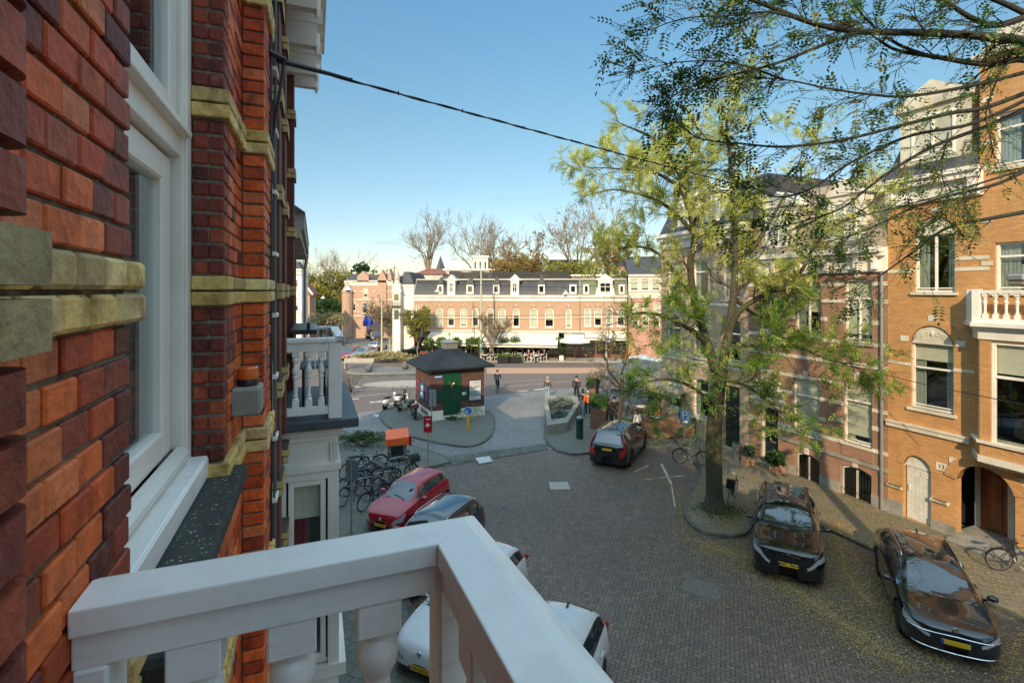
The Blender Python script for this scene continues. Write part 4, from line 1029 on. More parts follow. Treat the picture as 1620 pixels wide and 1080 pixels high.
g = MB(); g.add([(0,-.2,z+.25),(WID,-.2,z+.25),(WID,1.3,z+3.3),(0,1.3,z+3.3),(0,9.9,z+3.3),(WID,9.9,z+3.3),(0,9.9,z+.25),(WID,9.9,z+.25)],[(0,1,2,3),(3,2,5,4),(4,5,7,6),(0,3,4,6),(1,7,5,2)]); g.build('roof', roofmat('brown_slate',(.38,.29,.21)), bh)
for x in (1.0,4.2):
    g = MB(); g.box(x,x+1.5,.0,1.4,z+.3,z+2.5); g.prism([(x-.15,z+2.5),(x+1.65,z+2.5),(x+.75,z+3.2)],-.1,1.5); dm = g.build('dormer', M_white, bh)
    window(bh,(x+.25,x+1.25,z+.6,z+2.2),y=-.06,cols=2,trans=None,sill=False,room='none')
# french balcony grille at the middle upper window
g = MB(); o_ = u2
for k in range(12): x=o_[0]-.15+(o_[1]-o_[0]+.3)*k/11; g.bar((x,-.2,o_[2]-.1),(x,-.2,o_[2]+.45),.014); 
for z in (o_[2]-.1,o_[2]+.2,o_[2]+.45): g.bar((o_[0]-.2,-.2,z),(o_[1]+.2,-.2,z),.02)
for k in range(6):
    x=o_[0]+.1+k*.22; g.tube([(x+.07*math.cos(t*.7),-.2,o_[2]+.05+.07*math.sin(t*.7)) for t in range(9)], .008, 4)
g.build('iron_balcony', M_black, bh)
g = MB(); x = WID-.18; g.tube([(x,-.08,.1),(x,-.08,ZC-.8),(x,-.02,ZC-.5)], .055, 10)
for z in (1.5,3.5,5.5,7.5): g.lathe([(.07,z),(.07,z+.06)],(x,-.08,0),10)
g.lathe([(.06,5.0),(.11,5.2),(.11,5.4)],(x,-.08,0),10)
g.build('downpipe', M_zinc, bh)
np_ = P.x(1241)[0]; zz = P.xz(1241,658)[1]; g = MB(); g.box(np_-.13,np_+.13,-.02,-.004,zz-.11,zz+.11); q = g.build('number_plate', M_cream, bh); text('11',.19,M_dark,q,(np_,-.022,zz),(R(90),0,0))

# ---------- pale houses behind the tree
def simple_house(name, label, s_left, s_right, wallm, zc, winrows, cols, roofm, roofh, ground='door', v=20.3, trimm=None, cor=.5, top='mansard'):
    t = thing(name, label, 'house', SV(s_left,v), ROT_R); Wd = s_left-s_right; ops = []
    cw = Wd/cols
    for r_,(za,zb_,ar) in enumerate(winrows):
        for c in range(cols):
            if ground == 'door' and r_ == 0 and c == cols-1: ops.append((cw*c+cw*.25,cw*c+cw*.75,.2,zb_,0)); continue
            ops.append((cw*c+cw*.25,cw*c+cw*.78,za,zb_,ar))
    g = MB(); wall_with(g,0,Wd,0,zc,ops); g.box(0,.28,.28,10,0,zc); g.box(Wd-.28,Wd,.28,9.9,0,zc); g.box(.28,Wd-.28,9.7,10,0,zc); g.build('wall', wallm, t)
    g = MB(); g.box(.3,Wd-.3,1.5,1.6,.1,zc); g.build('dark_interior', M_dark, t)
    for i,o_ in enumerate(ops):
        if o_[2] < .3: g = MB(); g.box(o_[0],o_[1],.2,.26,.2,o_[3]); g.box(o_[0]+.15,o_[1]-.15,.17,.2,.5,1.2); g.build('door', M_door, t)
        else: window(t,o_,trans=.7,room='curtain' if i%2 else 'both',blindh=.5)
    g = MB(); g.box(0,Wd,-.12,.1,zc-.6,zc-.1); g.box(0,Wd,-.35,.1,zc-.1,zc+.1); g.box(-.02,Wd,-.5,.1,zc+.1,zc+.3); g.build('cornice', M_white, t)
    g = MB()
    for (za,zb_,ar) in winrows[1:]: g.box(0,Wd,-.03,.0,za-.35,za-.2)
    g.box(0,Wd,-.05,.0,0,.5) if ground != 'door' else None
    g.build('white_band', trimm or M_cream, t)
    z = zc+.3
    g = MB(); g.add([(0,-.2,z),(Wd,-.2,z),(Wd,1.3,z+roofh),(0,1.3,z+roofh),(0,9.9,z+roofh),(Wd,9.9,z+roofh),(0,9.9,z),(Wd,9.9,z)],[(0,1,2,3),(3,2,5,4),(4,5,7,6),(0,3,4,6),(1,7,5,2)]); g.build('roof', roofm, t)
    for c in range(cols-1):
        x = cw*(c+.65); g = MB(); g.box(x,x+1.1,.0,1.4,z+.2,z+2.0); g.prism([(x-.12,z+2.0),(x+1.22,z+2.0),(x+.55,z+2.5)],-.1,1.5); g.build('dormer', M_white, t); window(t,(x+.15,x+.95,z+.4,z+1.8),y=-.06,cols=2,trans=None,sill=False,room='none')
    return t
M_plaster = plain('cream_plaster', (.62,.57,.47), .8, var=.06, scale=2, dirt=(.45,.41,.33))
simple_house('brick_house','tan brick house with dark door and tall windows behind the leafy street tree',26.2,19.35+.003,brickmat('tan_brick',(.60,.44,.30),(.54,.38,.26),(.40,.32,.25)),11.6,[(1.3,3.5,.12),(4.7,7.0,.12),(8.0,10.2,0)],3,M_slate,2.6)
# the right-hand row also continues towards and past the viewer
simple_house('brick_house','brown brick house mostly outside the frame to the right of the orange house',S0-7.603,-2.5,B_brown,13.2,[(1.0,3.2,.15),(4.8,7.2,.15),(8.6,10.8,.15)],3,M_slate,3.0)
# ================= terrace across the avenue
M_awn = plain('cream_awning', (.78,.70,.56), .85, var=.06, bump=0)
AR = R(-7.4); AO = Vector((-12.9, 66.3, 0))
tP = RP(AO, AR)
def tx(px): return tP.x(px)[0]
def tz(px, py): return tP.xz(px, py)[1]
def shopfront(par, x0, x1, z1=3.2):
    g = MB(); g.box(x0,x1,.5,.6,0,z1); g.build('dark_interior', M_dark, par)
    g = MB(); n = max(2,int((x1-x0)/1.6))
    for k in range(n+1): x=x0+(x1-x0)*k/n; g.box(x-.08,x+.08,.1,.2,.1,z1)
    g.box(x0,x1,.1,.2,2.3,2.4); g.box(x0,x1,.05,.25,0,.5); g.build('shopfront', M_wood, par)
    g = MB(); g.box(x0,x1,.14,.15,.5,z1); g.build('shop_window', M_glassd, par)
terr = thing('terrace_row', 'long salmon brick terrace with dark mansard roof and cream awnings across the avenue', 'building', AO, AR)
def terrace_block(par, xa, xb, wins, roofm, zc, zr, gabs, smalls, wm, depth=10, blinds=None):
    X0, X1 = tx(xa), tx(xb); zw0 = tz(xa,516); zw1 = tz(xa,489)+.15
    ops = [(tx(a), tx(b), zw0, zw1, .16) for a,b in wins]; g = MB(); wall_with(g,X0,X1,3.15,zc,ops,.25); g.box(X0,X0+.25,.25,depth,0,zc); g.box(X1-.25,X1,.25,depth,0,zc); g.box(X0,X1,depth,depth+.2,0,zc)
    g.build('wall', wm, par)
    g = MB(); g.box(X0+.25,X1-.25,1.3,1.4,3.2,zc); g.build('dark_interior', M_dark, par)
    shopfront(par, X0+.02, X1-.02, 3.14)
    for i,o_ in enumerate(ops):
        window(par,o_,fw=.10,trans=.55 if (o_[1]-o_[0])>.8 else .7,room='blind',blindh=(.95,.6,.9,.5,.3,.95,.4)[i%7],y=.06)
    g = MB()
    for o_ in ops: g.mark(); arch_trim(g,(o_[0],o_[1],o_[2],o_[3]+.25,.42),.10,.04)
    g.build_each('arch', brickmat('arch_brick',(.50,.27,.19),(.44,.22,.16),(.36,.26,.2)) if 'arch_brick' not in MATS else MATS['arch_brick'], par, auto=False)
    g = MB()
    for o_ in ops:
        for x in (o_[0]-.12,o_[1]): g.box(x,x+.12,-.03,.0,o_[3]-.1,o_[3]+.05)
        g.box((o_[0]+o_[1])/2-.08,(o_[0]+o_[1])/2+.08,-.06,.0,o_[3]+.3,o_[3]+.5)
    hs = sorted((o_[0],o_[1]) for o_ in ops); x = X0
    for a,b in hs:
        g.box(x,a,-.025,0,zw0+1.15,zw0+1.23); x = b
    g.box(x,X1,-.025,0,zw0+1.15,zw0+1.23); g.box(X0,X1,-.06,0,3.15,3.4)
    g.build_each('white_band', M_cream, par)
    g = MB(); g.box(X0,X1,-.1,.1,zc-.5,zc); g.box(X0-.02,X1+.02,-.35,.1,zc,zc+.14); g.box(X0-.03,X1+.03,-.42,.1,zc+.14,zc+.26); g.build('cornice', M_white, par)
    z = zc+.26; P_ = []
    for k in range(5): t=k/4; P_.append((.05+1.15*t**1.6, z+(zr-z)*t))
    g = MB(); n=len(P_)
    vs = [(X0,y,zz) for y,zz in P_]+[(X1,y,zz) for y,zz in P_]; g.add(vs,[(i,i+1,n+i+1,n+i) for i in range(n-1)]); g.box(X0+.01,X1-.01,1.2,depth,z,zr)
    g.add([(X0,1.2,z)]+[(X0,y,zz) for y,zz in P_],[tuple(range(n+1))]); g.add([(X1,1.2,z)]+[(X1,y,zz) for y,zz in P_],[tuple(range(n+1))])
    g.build('roof', roofm, par)
    g = MB(); g.box(X0,X1,.95,1.35,zr,zr+.22); g.tube([(X0+.02,.0+P_[k][0]-.03,P_[k][1]) for k in range(5)],.10,6); g.tube([(X1-.02,P_[k][0]-.03,P_[k][1]) for k in range(5)],.10,6); g.build('roof_edge', M_zinc, par)
    for a,b,kind in gabs:
        x0,x1 = tx(a),tx(b); h = zr-z
        g = MB(); g.box(x0,x1,-.05,1.2,z,zr-.05); g.prism([(x0-.25,zr-.05),(x1+.25,zr-.05),((x0+x1)/2,zr+.75)],-.15,1.3)
        if kind == 2: 
            for x,s_ in ((x0,-1),(x1,1)): g.prism([(x,z),(x+s_*.3,z),(x+s_*.15,z+h*.45),(x,z+h*.5)],-.05,.2)
        dmr = g.build('gable_dormer', M_white, par); window(par,(x0+.22,x1-.22,z+.3,zr-.35),y=-.12,cols=2,fw=.08,trans=.6,sill=False,room='none',gl=M_glassd)
    for a,b,tri in smalls:
        x0,x1 = tx(a),tx(b)
        g = MB(); g.box(x0,x1,.02,1.0,z+.15,z+1.35)
        g.build('small_dormer', M_white, par)
        if tri: g = MB(); m_=(x0+x1)/2; g.add([(x0-.1,-.05,z+1.35),(x1+.1,-.05,z+1.35),(x1+.1,1.0,z+1.35),(x0-.1,1.0,z+1.35),(m_,.5,z+2.5)],[(0,1,2,3),(0,1,4),(1,2,4),(2,3,4),(3,0,4)]); g.build('dormer_roof', M_slate, par)
        window(par,(x0+.12,x1-.12,z+.28,z+1.2),y=-.04,fw=.06,trans=None,sill=False,room='none',gl=M_glassd)
zc = tz(800,470); zr = tz(800,443)
terrace_block(terr, 655, 917, [(690,701),(708,719),(728,739),(747,757),(770,781),(788,800),(811,822),(838,851),(862,876),(895,904)], M_slate, zc, zr,
    [(708,720,1),(808,821,1)], [(692,701,1),(738,749,1),(780,790,1),(851,862,1),(901,912,0)], B_salmon)
g = MB()
for k in range(5): x=tx(658+k*4); g.box(x,x+.12,-.05,0,3.6,zc-1.0)
g.build('pilaster', M_cream, terr)
terr2 = thing('terrace_house', 'terrace house with mossy green mansard roof and wide white dormer at the right end', 'building', AO, AR)
terrace_block(terr2, 918, 992, [(924,935),(940,952),(958,970),(976,988)], M_green, zc, zr, [(946,969,2)], [(923,932,0),(979,988,0)], B_salmon)
terr3 = thing('terrace_house', 'white and pink fronted house with row of upper windows seen behind the tree leaves', 'building', AO, AR)
M_pink = brickmat('pink_brick',(.60,.30,.22),(.54,.26,.19),(.42,.3,.24),w=.22,h=.12)
X0, X1 = tx(994), tx(1200); ops = [(tx(1000+k*17),tx(1010+k*17),tz(1000,516),tz(1000,478),0) for k in range(10)]+[(tx(997+k*17),tx(1010+k*17),tz(1000,460),tz(1000,440),0) for k in range(10)]
g = MB(); wall_with(g,X0,X1,0,tz(1000,470),ops); g.build('wall', M_pink, terr3)
g = MB(); wall_with(g,X0,X1,tz(1000,470),tz(1000,436),ops); g.box(X0,X1,-.2,.3,tz(1000,437),tz(1000,434)); g.box(X0,X1,-.1,0,tz(1000,472),tz(1000,466)); g.build('upper_wall', M_plaster, terr3)
g = MB(); g.box(X0,X1,1.2,9,0,tz(1000,437)); g.build('rear_wall', M_dark, terr3)
for o_ in ops: window(terr3,o_,fw=.09,room='blind',blindh=.8,y=.05)
g = MB(); g.prism([(0,0)],0,0) if False else g.add([(X0,.5,tz(1000,434)),(X1,.5,tz(1000,434)),(X1,4,tz(1000,408)),(X0,4,tz(1000,408)),(X0,9,tz(1000,408)),(X1,9,tz(1000,408))],[(0,1,2,3),(3,2,5,4),(0,3,4)]); g.build('roof', M_slate, terr3)
# awnings
def awning(label, xa, xb, zt, zb_, out=3.0, loc=None):
    X0,X1 = tx(xa),tx(xb); t = thing('awning', label, 'awning', AO, AR, 'cream awnings of the terrace')
    g = MB(); n = int((X1-X0)/1.2)+1
    g.add([(X0,-.06,zt),(X1,-.06,zt),(X1,-out,zb_),(X0,-out,zb_)],[(0,1,2,3)]); g.add([(X0,-out,zb_),(X1,-out,zb_),(X1,-out,zb_-.25),(X0,-out,zb_-.25)],[(0,1,2,3)])
    g.add([(X0,-.06,zt-.03),(X1,-.06,zt-.03),(X1,-out,zb_-.03),(X0,-out,zb_-.03)],[(0,1,2,3)])
    g.build('canvas', M_awn, t, fix=False)
    g = MB(); g.bar((X0,-out,zb_),(X1,-out,zb_),.08); g.bar((X0+.05,-.1,zt-.7),(X0+.05,-out,zb_),.05); g.bar((X1-.05,-.1,zt-.7),(X1-.05,-out,zb_),.05); g.build('frame', M_black, t); return t
z1_, z2_ = tz(780,524), tz(780,537)-.3
awning('wide cream awning left of the tall tram pole', 682, 768, 3.1, 2.0, 4.0); awning('widest cream awning in the middle of the terrace', 770, 884, 3.1, 1.95, 4.2); awning('short cream awning beside the orange shop door', 893, 924, 3.0, 2.4, 2)
awning('brown shop awning under the green roofed house', 925, 990, 3.1, 2.6, 1.2)
# white corner house and houses to the left of the terrace
def plain_house(name, label, o, rot, Wd, D, z, wm, wins, rm, rh, cor=True, trim=None, flat=False, extra=None, roofin=.8):
    t = thing(name, label, 'house', o, rot); ops = wins
    g = MB(); wall_with(g,0,Wd,0,z,ops,.3); g.box(0,.3,.3,D,0,z); g.box(Wd-.3,Wd,.3,D,0,z); g.box(.3,Wd-.3,D-.3,D,0,z); g.build('wall', wm, t)
    g = MB(); g.box(.3,Wd-.3,1.2,1.3,.1,z); g.build('dark_interior', M_dark, t)
    for i,o_ in enumerate(ops): window(t,o_,fw=.10,trans=.65,room='blind' if i%3 else 'curtain',blindh=.6,y=.05)
    if cor: g = MB(); g.box(-.1,Wd+.1,-.3,.1,z-.15,z+.15); g.box(-.05,Wd+.05,-.12,.1,z-.6,z-.15); g.build('cornice', M_white, t)
    if rh:
        q = roofin; g = MB(); g.add([(0,0,z+.15),(Wd,0,z+.15),(Wd,D,z+.15),(0,D,z+.15),(q,q,z+rh),(Wd-q,q,z+rh),(Wd-q,D-q,z+rh),(q,D-q,z+rh)],[(0,1,5,4),(1,2,6,5),(2,3,7,6),(3,0,4,7),(4,5,6,7),(0,3,2,1)]); g.build('roof', rm, t)
    return t
def dist_pt(px, Y): return Vector(((px-810)*Y/F0, Y, 0))
def zz_(py, Y): return EYE-(py-HZ)*Y/F0
Y=67; o = dist_pt(628,Y); wd = (655-628)*Y/F0
plain_house('white_house','narrow white plastered corner house with stepped turret left of the terrace', o, 0, wd, 12, zz_(452,Y), M_white, [(.7,1.5,3.6,5.6,.1)], M_slate, 1.9)
g = MB(); t = thing('white_tower','slim white ornamental tower with pinnacle on the corner of the white house','tower', dist_pt(621,66),0)
Wt=.95; g.box(0,1.0,0,1.0,0,zz_(448,66)); g.box(-.12,1.12,-.12,1.12,zz_(462,66),zz_(459,66)); g.box(-.1,1.1,-.1,1.1,zz_(486,66),zz_(484,66)); g.build('shaft', M_white, t)
g = MB(); g.lathe([(.42,0),(.30,.5),(.38,.6),(.26,1.1),(.30,1.2),(.12,1.7),(.14,1.8),(.0,2.1)],(.5,.5,zz_(448,66)),10); g.build('pinnacle', M_cream, t)
g = MB(); g.box(.2,.8,-.03,.02,zz_(475,66),zz_(465,66)); g.box(.2,.8,-.03,.02,zz_(505,66),zz_(490,66)); g.build('window', M_glassd, t)
g = MB(); g.cbox(-.3,1.3,-.6,0,zz_(486,66)+.1,zz_(486,66)+.2,.01); 
for k in range(8): g.bar((-.25+k*.2,-.55,zz_(486,66)+.2),(-.25+k*.2,-.55,zz_(486,66)+.9),.04)
g.build('iron_balcony', M_black, t)
# ornate brick house with turrets
Y=90; s_=Y/F0
o = dist_pt(546,Y); B_orn = brickmat('ornate_brick',(.56,.33,.22),(.50,.28,.19),(.56,.46,.36),w=.5,h=.24,ms=.05)
W1=(621-546)*s_
wins=[((572-546)*s_,(582-546)*s_,zz_(496,Y),zz_(478,Y),0),((602-546)*s_,(609-546)*s_,zz_(494,Y),zz_(478,Y),0),((574-546)*s_,(582-546)*s_,zz_(471,Y),zz_(456,Y),0),((601-546)*s_,(609-546)*s_,zz_(473,Y),zz_(457,Y),0),((558-546)*s_,(563-546)*s_,zz_(492,Y),zz_(477,Y),0)]
t = plain_house('brick_mansion','ornate brick mansion with white stone blocks, turrets and blue awnings in the distance', o, 0, W1, 14, zz_(445,Y), B_orn, wins, M_slate, 1.3, roofin=1)
g = MB()
for (a,b,top,pk) in ((566,584,437,434),(598,612,441,432),(614,620,438,430)):
    x0,x1=(a-546)*s_,(b-546)*s_; g.box(x0,x1,-.3,2,zz_(445,Y)-6*(a==598),zz_(top,Y)); g.prism([(x0,zz_(top,Y)),(x1,zz_(top,Y)),((x0+x1)/2,zz_(pk,Y)+.6)],-.3,1.8)
g.build('gable', B_orn, t)
g = MB()
for i in range(26):
    x = random.uniform(0,W1-.3); z = random.choice([zz_(462,Y),zz_(474,Y),zz_(484,Y),zz_(494,Y)]); g.box(x,x+.35,-.04,.0,z,z+.25)
for z in (zz_(452,Y),zz_(475,Y),zz_(500,Y)): g.box(0,W1,-.06,0,z,z+.2)
g.build('white_band', M_cream, t)
g = MB()
for (a,b,top) in ((556,560,430),(580,586,430),(604,609,425),(617,621,420),(590,594,433)): x0,x1=(a-546)*s_,(b-546)*s_; g.box(x0,x1,1,1.8,zz_(445,Y),zz_(top,Y)); g.box(x0-.1,x1+.1,.9,1.9,zz_(top,Y)-.3,zz_(top,Y))
g.build('chimney', M_cream, t)
g = MB(); g.lathe([(1.0,0),(1.0,zz_(462,Y)),(1.15,zz_(462,Y)),(.9,zz_(458,Y)),(.5,zz_(452,Y)),(.12,zz_(446,Y)),(0,zz_(438,Y))],((550-546)*s_,0,0),12); g.build('turret', B_orn, t)
M_blue = plain('blue_awning', (.02,.05,.33), .8, bump=0)
for i,(a,b) in enumerate(((578,590),(596,608),(625,633))):
    X0,X1=(a-810)*s_*.97,(b-810)*s_*.97; t = thing('awning', ('leftmost of the three blue shop awnings far away','middle one of the three blue shop awnings','rightmost small blue shop awning behind bare shrubs')[i], 'awning', (X0,87.2,0), 0, 'blue awnings')
    g = MB(); w_=X1-X0; g.add([(0,0,4.1),(w_,0,4.1),(w_,-1.3,3.2),(0,-1.3,3.2),(w_,-1.3,2.4),(0,-1.3,2.4),(0,0,2.6),(w_,0,2.6)],[(0,1,2,3),(3,2,4,5),(0,3,5,6),(1,2,4,7)]); g.build('canvas', M_blue, t, fix=False)
# far left: white house and red gabled house by the park
Y=70; o=dist_pt(455,Y); s_=Y/F0
plain_house('white_house','tall white house with bay windows at the far end of our side', o, 0, (477-455)*s_, 2.2, zz_(427,Y), M_white, [(.6,1.5,zz_(455,Y),zz_(442,Y),0),(.6,1.5,zz_(493,Y),zz_(470,Y),0)], M_slate, 1.2)
Y=78; o=dist_pt(477,Y); s_=Y/F0
t = plain_house('gabled_house','small red brick house with pointed gable beyond the white house', o, 0, (490-477)*s_, 2.5, zz_(465,Y), B_orn, [(.3,.85,zz_(488,Y),zz_(474,Y),0)], M_tile, 0, cor=False)
wd=(490-477)*s_; g = MB(); g.prism([(-.2,zz_(465,Y)),(wd+.5,zz_(465,Y)),(wd/2,zz_(450,Y))],-.2,2.6); g.build('roof', M_tile, t)
g = MB(); g.bar((-.3,-.3,zz_(466,Y)),(wd/2,-.3,zz_(449,Y)),.25); g.bar((wd+.6,-.3,zz_(466,Y)),(wd/2,-.3,zz_(449,Y)),.25); g.build('bargeboard', M_white, t)
# buildings behind the terrace roofs
def backblock(label, xa, xb, yt, Y, m, rm=None, D=12, wins=0, roofh=0, ybot=445):
    s_=Y/F0; Wd=(xb-xa)*s_; z=zz_(yt,Y); t = thing('rear_building', label, 'building', dist_pt(xa,Y), 0)
    ops=[(Wd*(k+.2)/wins,Wd*(k+.75)/wins,z-2.6,z-.8,0) for k in range(wins)]
    g = MB(); wall_with(g,0,Wd,0,z,ops,.3); g.box(0,.3,.3,D,0,z); g.box(Wd-.3,Wd,.3,D,0,z); g.box(.3,Wd-.3,.8,D,0,z-.3); g.build('wall', m, t)
    for o_ in ops: window(t,o_,fw=.1,trans=None,room='none',sill=False,gl=M_glassd)
    g = MB()
    if roofh: g.add([(-.3,-.3,z),(Wd+.3,-.3,z),(Wd+.3,D,z),(-.3,D,z),(Wd*.25,D/2,z+roofh),(Wd*.75,D/2,z+roofh)],[(0,1,5,4),(1,2,5),(2,3,4,5),(3,0,4)])
    else: g.box(-.2,Wd+.2,-.25,D+.1,z,z+.3)
    g.build('roof', rm or M_white, t); return t
backblock('low white building with red hipped roof behind the left end of the terrace', 655, 700, 434, 84, M_plaster, M_tile, roofh=1.2)
backblock('white flat roofed penthouse behind the terrace roofs', 702, 800, 428, 92, M_plaster, wins=8)
backblock('small white glazed roof house above the penthouse', 748, 772, 407, 100, M_plaster, wins=3)
backblock('small white rooftop room among autumn shrubs', 795, 813, 410, 100, M_plaster, wins=2)
backblock('dark grey block half hidden by golden shrubs', 872, 915, 413, 110, plain('grey_brick',(.16,.14,.12),.8), M_lead)
backblock('brick and white block behind the green roofed house', 905, 990, 437, 86, B_salmon, wins=6)
backblock('dark roofed block behind the leaves of the street tree', 978, 1110, 420, 90, B_brown, M_slate, wins=8, roofh=2)
t = thing('church_spire','slim grey church spire behind the bare trees','spire', dist_pt(697,180), 0); g = MB(); g.lathe([(2.4,0),(2.4,zz_(428,180)),(1.5,zz_(424,180)),(0,zz_(404,180))],n=8); g.build('spire', M_lead, t)
t = thing('roof_fence','dark slatted fence of the roof terrace above the slate mansard','fence', AO, AR)
g = MB(); X0,X1=tx(700),tx(898); n=110
for k in range(n): x=X0+(X1-X0)*k/n; g.box(x,x+(X1-X0)/n*.86,3.4,3.46,zr,zr+1.25+.1*math.sin(k*.3))
for z in (zr+.3,zr+.8): g.box(X0,X1,3.46,3.52,z,z+.08)
g.build('slats', M_black, t)
g = MB(); g.box(X0,X1,3.8,9,zr-.2,zr+.12); g.build('terrace_floor', M_plaster, t)
for (px,top) in ((662,424),(708,428),(834,432),(905,438),(940,440)):
    pass
# ================= kiosk: brick transformer house
C0 = G(681,666,.09); fx = (G(766,656,.09)-C0); kw = 3.75; kd = 3.5
krot = math.atan2(fx.y, fx.x)
ks = thing('transformer_house', 'small brick transformer house with hipped dark roof and green cross shaped door', 'kiosk', C0, krot)
h = 3.28
g = MB(); g.box(0,kw,0,kd,.62,h); g.build('wall', B_kiosk, ks)
g = MB(); g.box(-.03,kw+.03,-.03,kd+.03,-.05,.62); g.build('plinth', M_white, ks)
g = MB()
for k in range(6): g.box(-.045,-.031,.35+k*.30,.50+k*.30,.22,.50)
g.build('vent_slot', M_dark, ks)
ov=.55; g = MB()
g.box(-ov,kw+ov,-ov,kd+ov,h,h+.10)
c = (kw/2,kd/2); rr=.42
def ringq(e,z): return [(-e,-e,z),(kw+e,-e,z),(kw+e,kd+e,z),(-e,kd+e,z)]
def inner(f,z): return [(c[0]+sx*f*1.05,c[1]+sy*f,z) for sx,sy in ((-1,-1),(1,-1),(1,1),(-1,1))]
L_=[ringq(ov+.03,h+.101), inner(1.55,h+.55), inner(rr,h+1.12)]
vs=sum(L_,[]); g.add(vs,[(i*4+k,i*4+(k+1)%4,(i+1)*4+(k+1)%4,(i+1)*4+k) for i in range(2) for k in range(4)]+[(8,9,10,11)]); g.build('roof', plain('dark_green_roof',(.006,.009,.011),.75,var=.25,dirt=(.028,.038,.04),scale=2), ks)
g = MB(); g.box(c[0]-rr,c[0]+rr,c[1]-rr,c[1]+rr,h+1.0,h+1.55)
for k in range(5): g.box(c[0]-rr-.03,c[0]+rr+.03,c[1]-rr-.03,c[1]+rr+.03,h+1.14+k*.085,h+1.18+k*.085)
g.box(c[0]-rr-.1,c[0]+rr+.1,c[1]-rr-.1,c[1]+rr+.1,h+1.55,h+1.60); g.add([(c[0]-rr-.1,c[1]-rr-.1,h+1.60),(c[0]+rr+.1,c[1]-rr-.1,h+1.60),(c[0]+rr+.1,c[1]+rr+.1,h+1.60),(c[0]-rr-.1,c[1]+rr+.1,h+1.60),(c[0],c[1],h+1.78)],[(0,1,4),(1,2,4),(2,3,4),(3,0,4)]); g.build('roof_vent', M_zinc, ks)
g = MB(); g.tube([(c[0],c[1],h+1.7),(c[0],c[1],h+2.25)],.03,6); g.box(c[0]-.1,c[0]+.1,c[1]-.03,c[1]+.03,h+2.05,h+2.12); g.build('finial', M_zinc, ks)
M_grn = plain('green_door', (.006,.060,.026), .45, var=.25, scale=3, bump=.03)
g = MB(); dx0,dx1=.85,2.05; g.box(dx0,dx1,-.06,.0,.28,3.05); g.box(dx0-.48,dx0-.002,-.06,.0,1.20,1.92); g.box(dx1+.002,dx1+.48,-.06,.0,1.20,1.92); g.box(dx0+.59,dx0+.605,-.066,-.06,.3,3.0); g.build('door', M_grn, ks)
g = MB(); gold = plain('gold',(.55,.38,.12),.35,.8,bump=0)
g.tube([(1.40,-.075,1.98),(1.42,-.075,2.25)],.03,6)
for sg in (-1,1): g.tube([(1.42,-.075,2.22),(1.42+sg*.10,-.075,2.28),(1.42+sg*.15,-.075,2.36),(1.42+sg*.11,-.075,2.42)],.025,5); g.tube([(1.42,-.075,2.1),(1.42+sg*.07,-.075,2.18)],.018,5)
g.build('emblem', gold, ks)
g = MB(); g.box(2.14,2.32,-.075,-.062,1.5,1.68); g.box(2.36,2.42,-.075,-.062,1.5,1.68); g.build('notice', M_white, ks)
g = MB(); g.box(.25,.80,-.03,-.004,2.72,2.90); q = g.build('street_sign', plain('sign_blue',(.03,.16,.42),.4,bump=0), ks); 
g = MB(); g.box(.30,.75,-.036,-.0305,2.79,2.83); g.build('lettering', M_white, q)
M_pw = plain('poster_white',(.62,.62,.58),.6,bump=0); M_pb = plain('poster_blue',(.05,.15,.26),.6,var=.3,scale=4,bump=0); M_pr=plain('poster_red',(.32,.03,.03),.6,bump=0); M_pn=plain('poster_navy',(.02,.04,.10),.6,bump=0); M_pgr=plain('poster_grey_green',(.22,.33,.35),.6,var=.3,scale=5,bump=0)
g = MB(); g.box(2.62,3.52,-.06,-.002,1.05,2.42); po = g.build('poster_frame', M_pn, ks)
g = MB(); g.box(2.67,3.47,-.066,-.061,1.10,2.37); g.build('poster', M_pw, po)
g = MB(); g.box(2.68,3.46,-.07,-.0665,1.32,1.72); g.build('poster_picture', M_pgr, po)
g = MB()
for (x,wd_,z,hh) in ((2.76,.62,2.24,.05),(2.76,.6,2.13,.03),(2.76,.62,1.95,.07),(2.76,.5,1.84,.07),(2.76,.3,1.22,.03),(2.76,.55,1.17,.03)):
    k = x
    while k < x+wd_: g.box(k,k+random.uniform(.03,.06),-.07,-.0665,z,z+hh); k += .075
g.build('lettering', M_pn, po)
for i,(y0,m1,m2) in enumerate(((.35,M_pn,M_pgr),(1.35,M_pb,M_pw),(2.35,M_pr,M_pn))):
    g = MB(); g.box(-.05,-.002,y0,y0+.8,.95+.1*i,2.2+.05*i); po=g.build('poster_frame', M_pn, ks)
    g = MB(); g.box(-.056,-.051,y0+.05,y0+.75,1.0+.1*i,2.15+.05*i); g.build('poster', m1, po)
    g = MB(); g.box(-.06,-.0565,y0+.12,y0+.68,1.25,1.55); g.box(-.06,-.0565,y0+.15,y0+.6,1.7,1.78); g.box(-.06,-.0565,y0+.15,y0+.65,1.85,1.99); g.build('poster_picture', m2 if i!=0 else M_pr, po)
# ================= street furniture
def pole_thing(name,label,cat,px,py,h,r=.03,z=.1,m=None,group=None):
    p=G(px,py,z); t=thing(name,label,cat,p,0,group); g=MB(); g.tube([(0,0,-.02),(0,0,h)],r,8); g.build('pole', m or M_zinc, t); return t
sb = MATS['sign_blue']
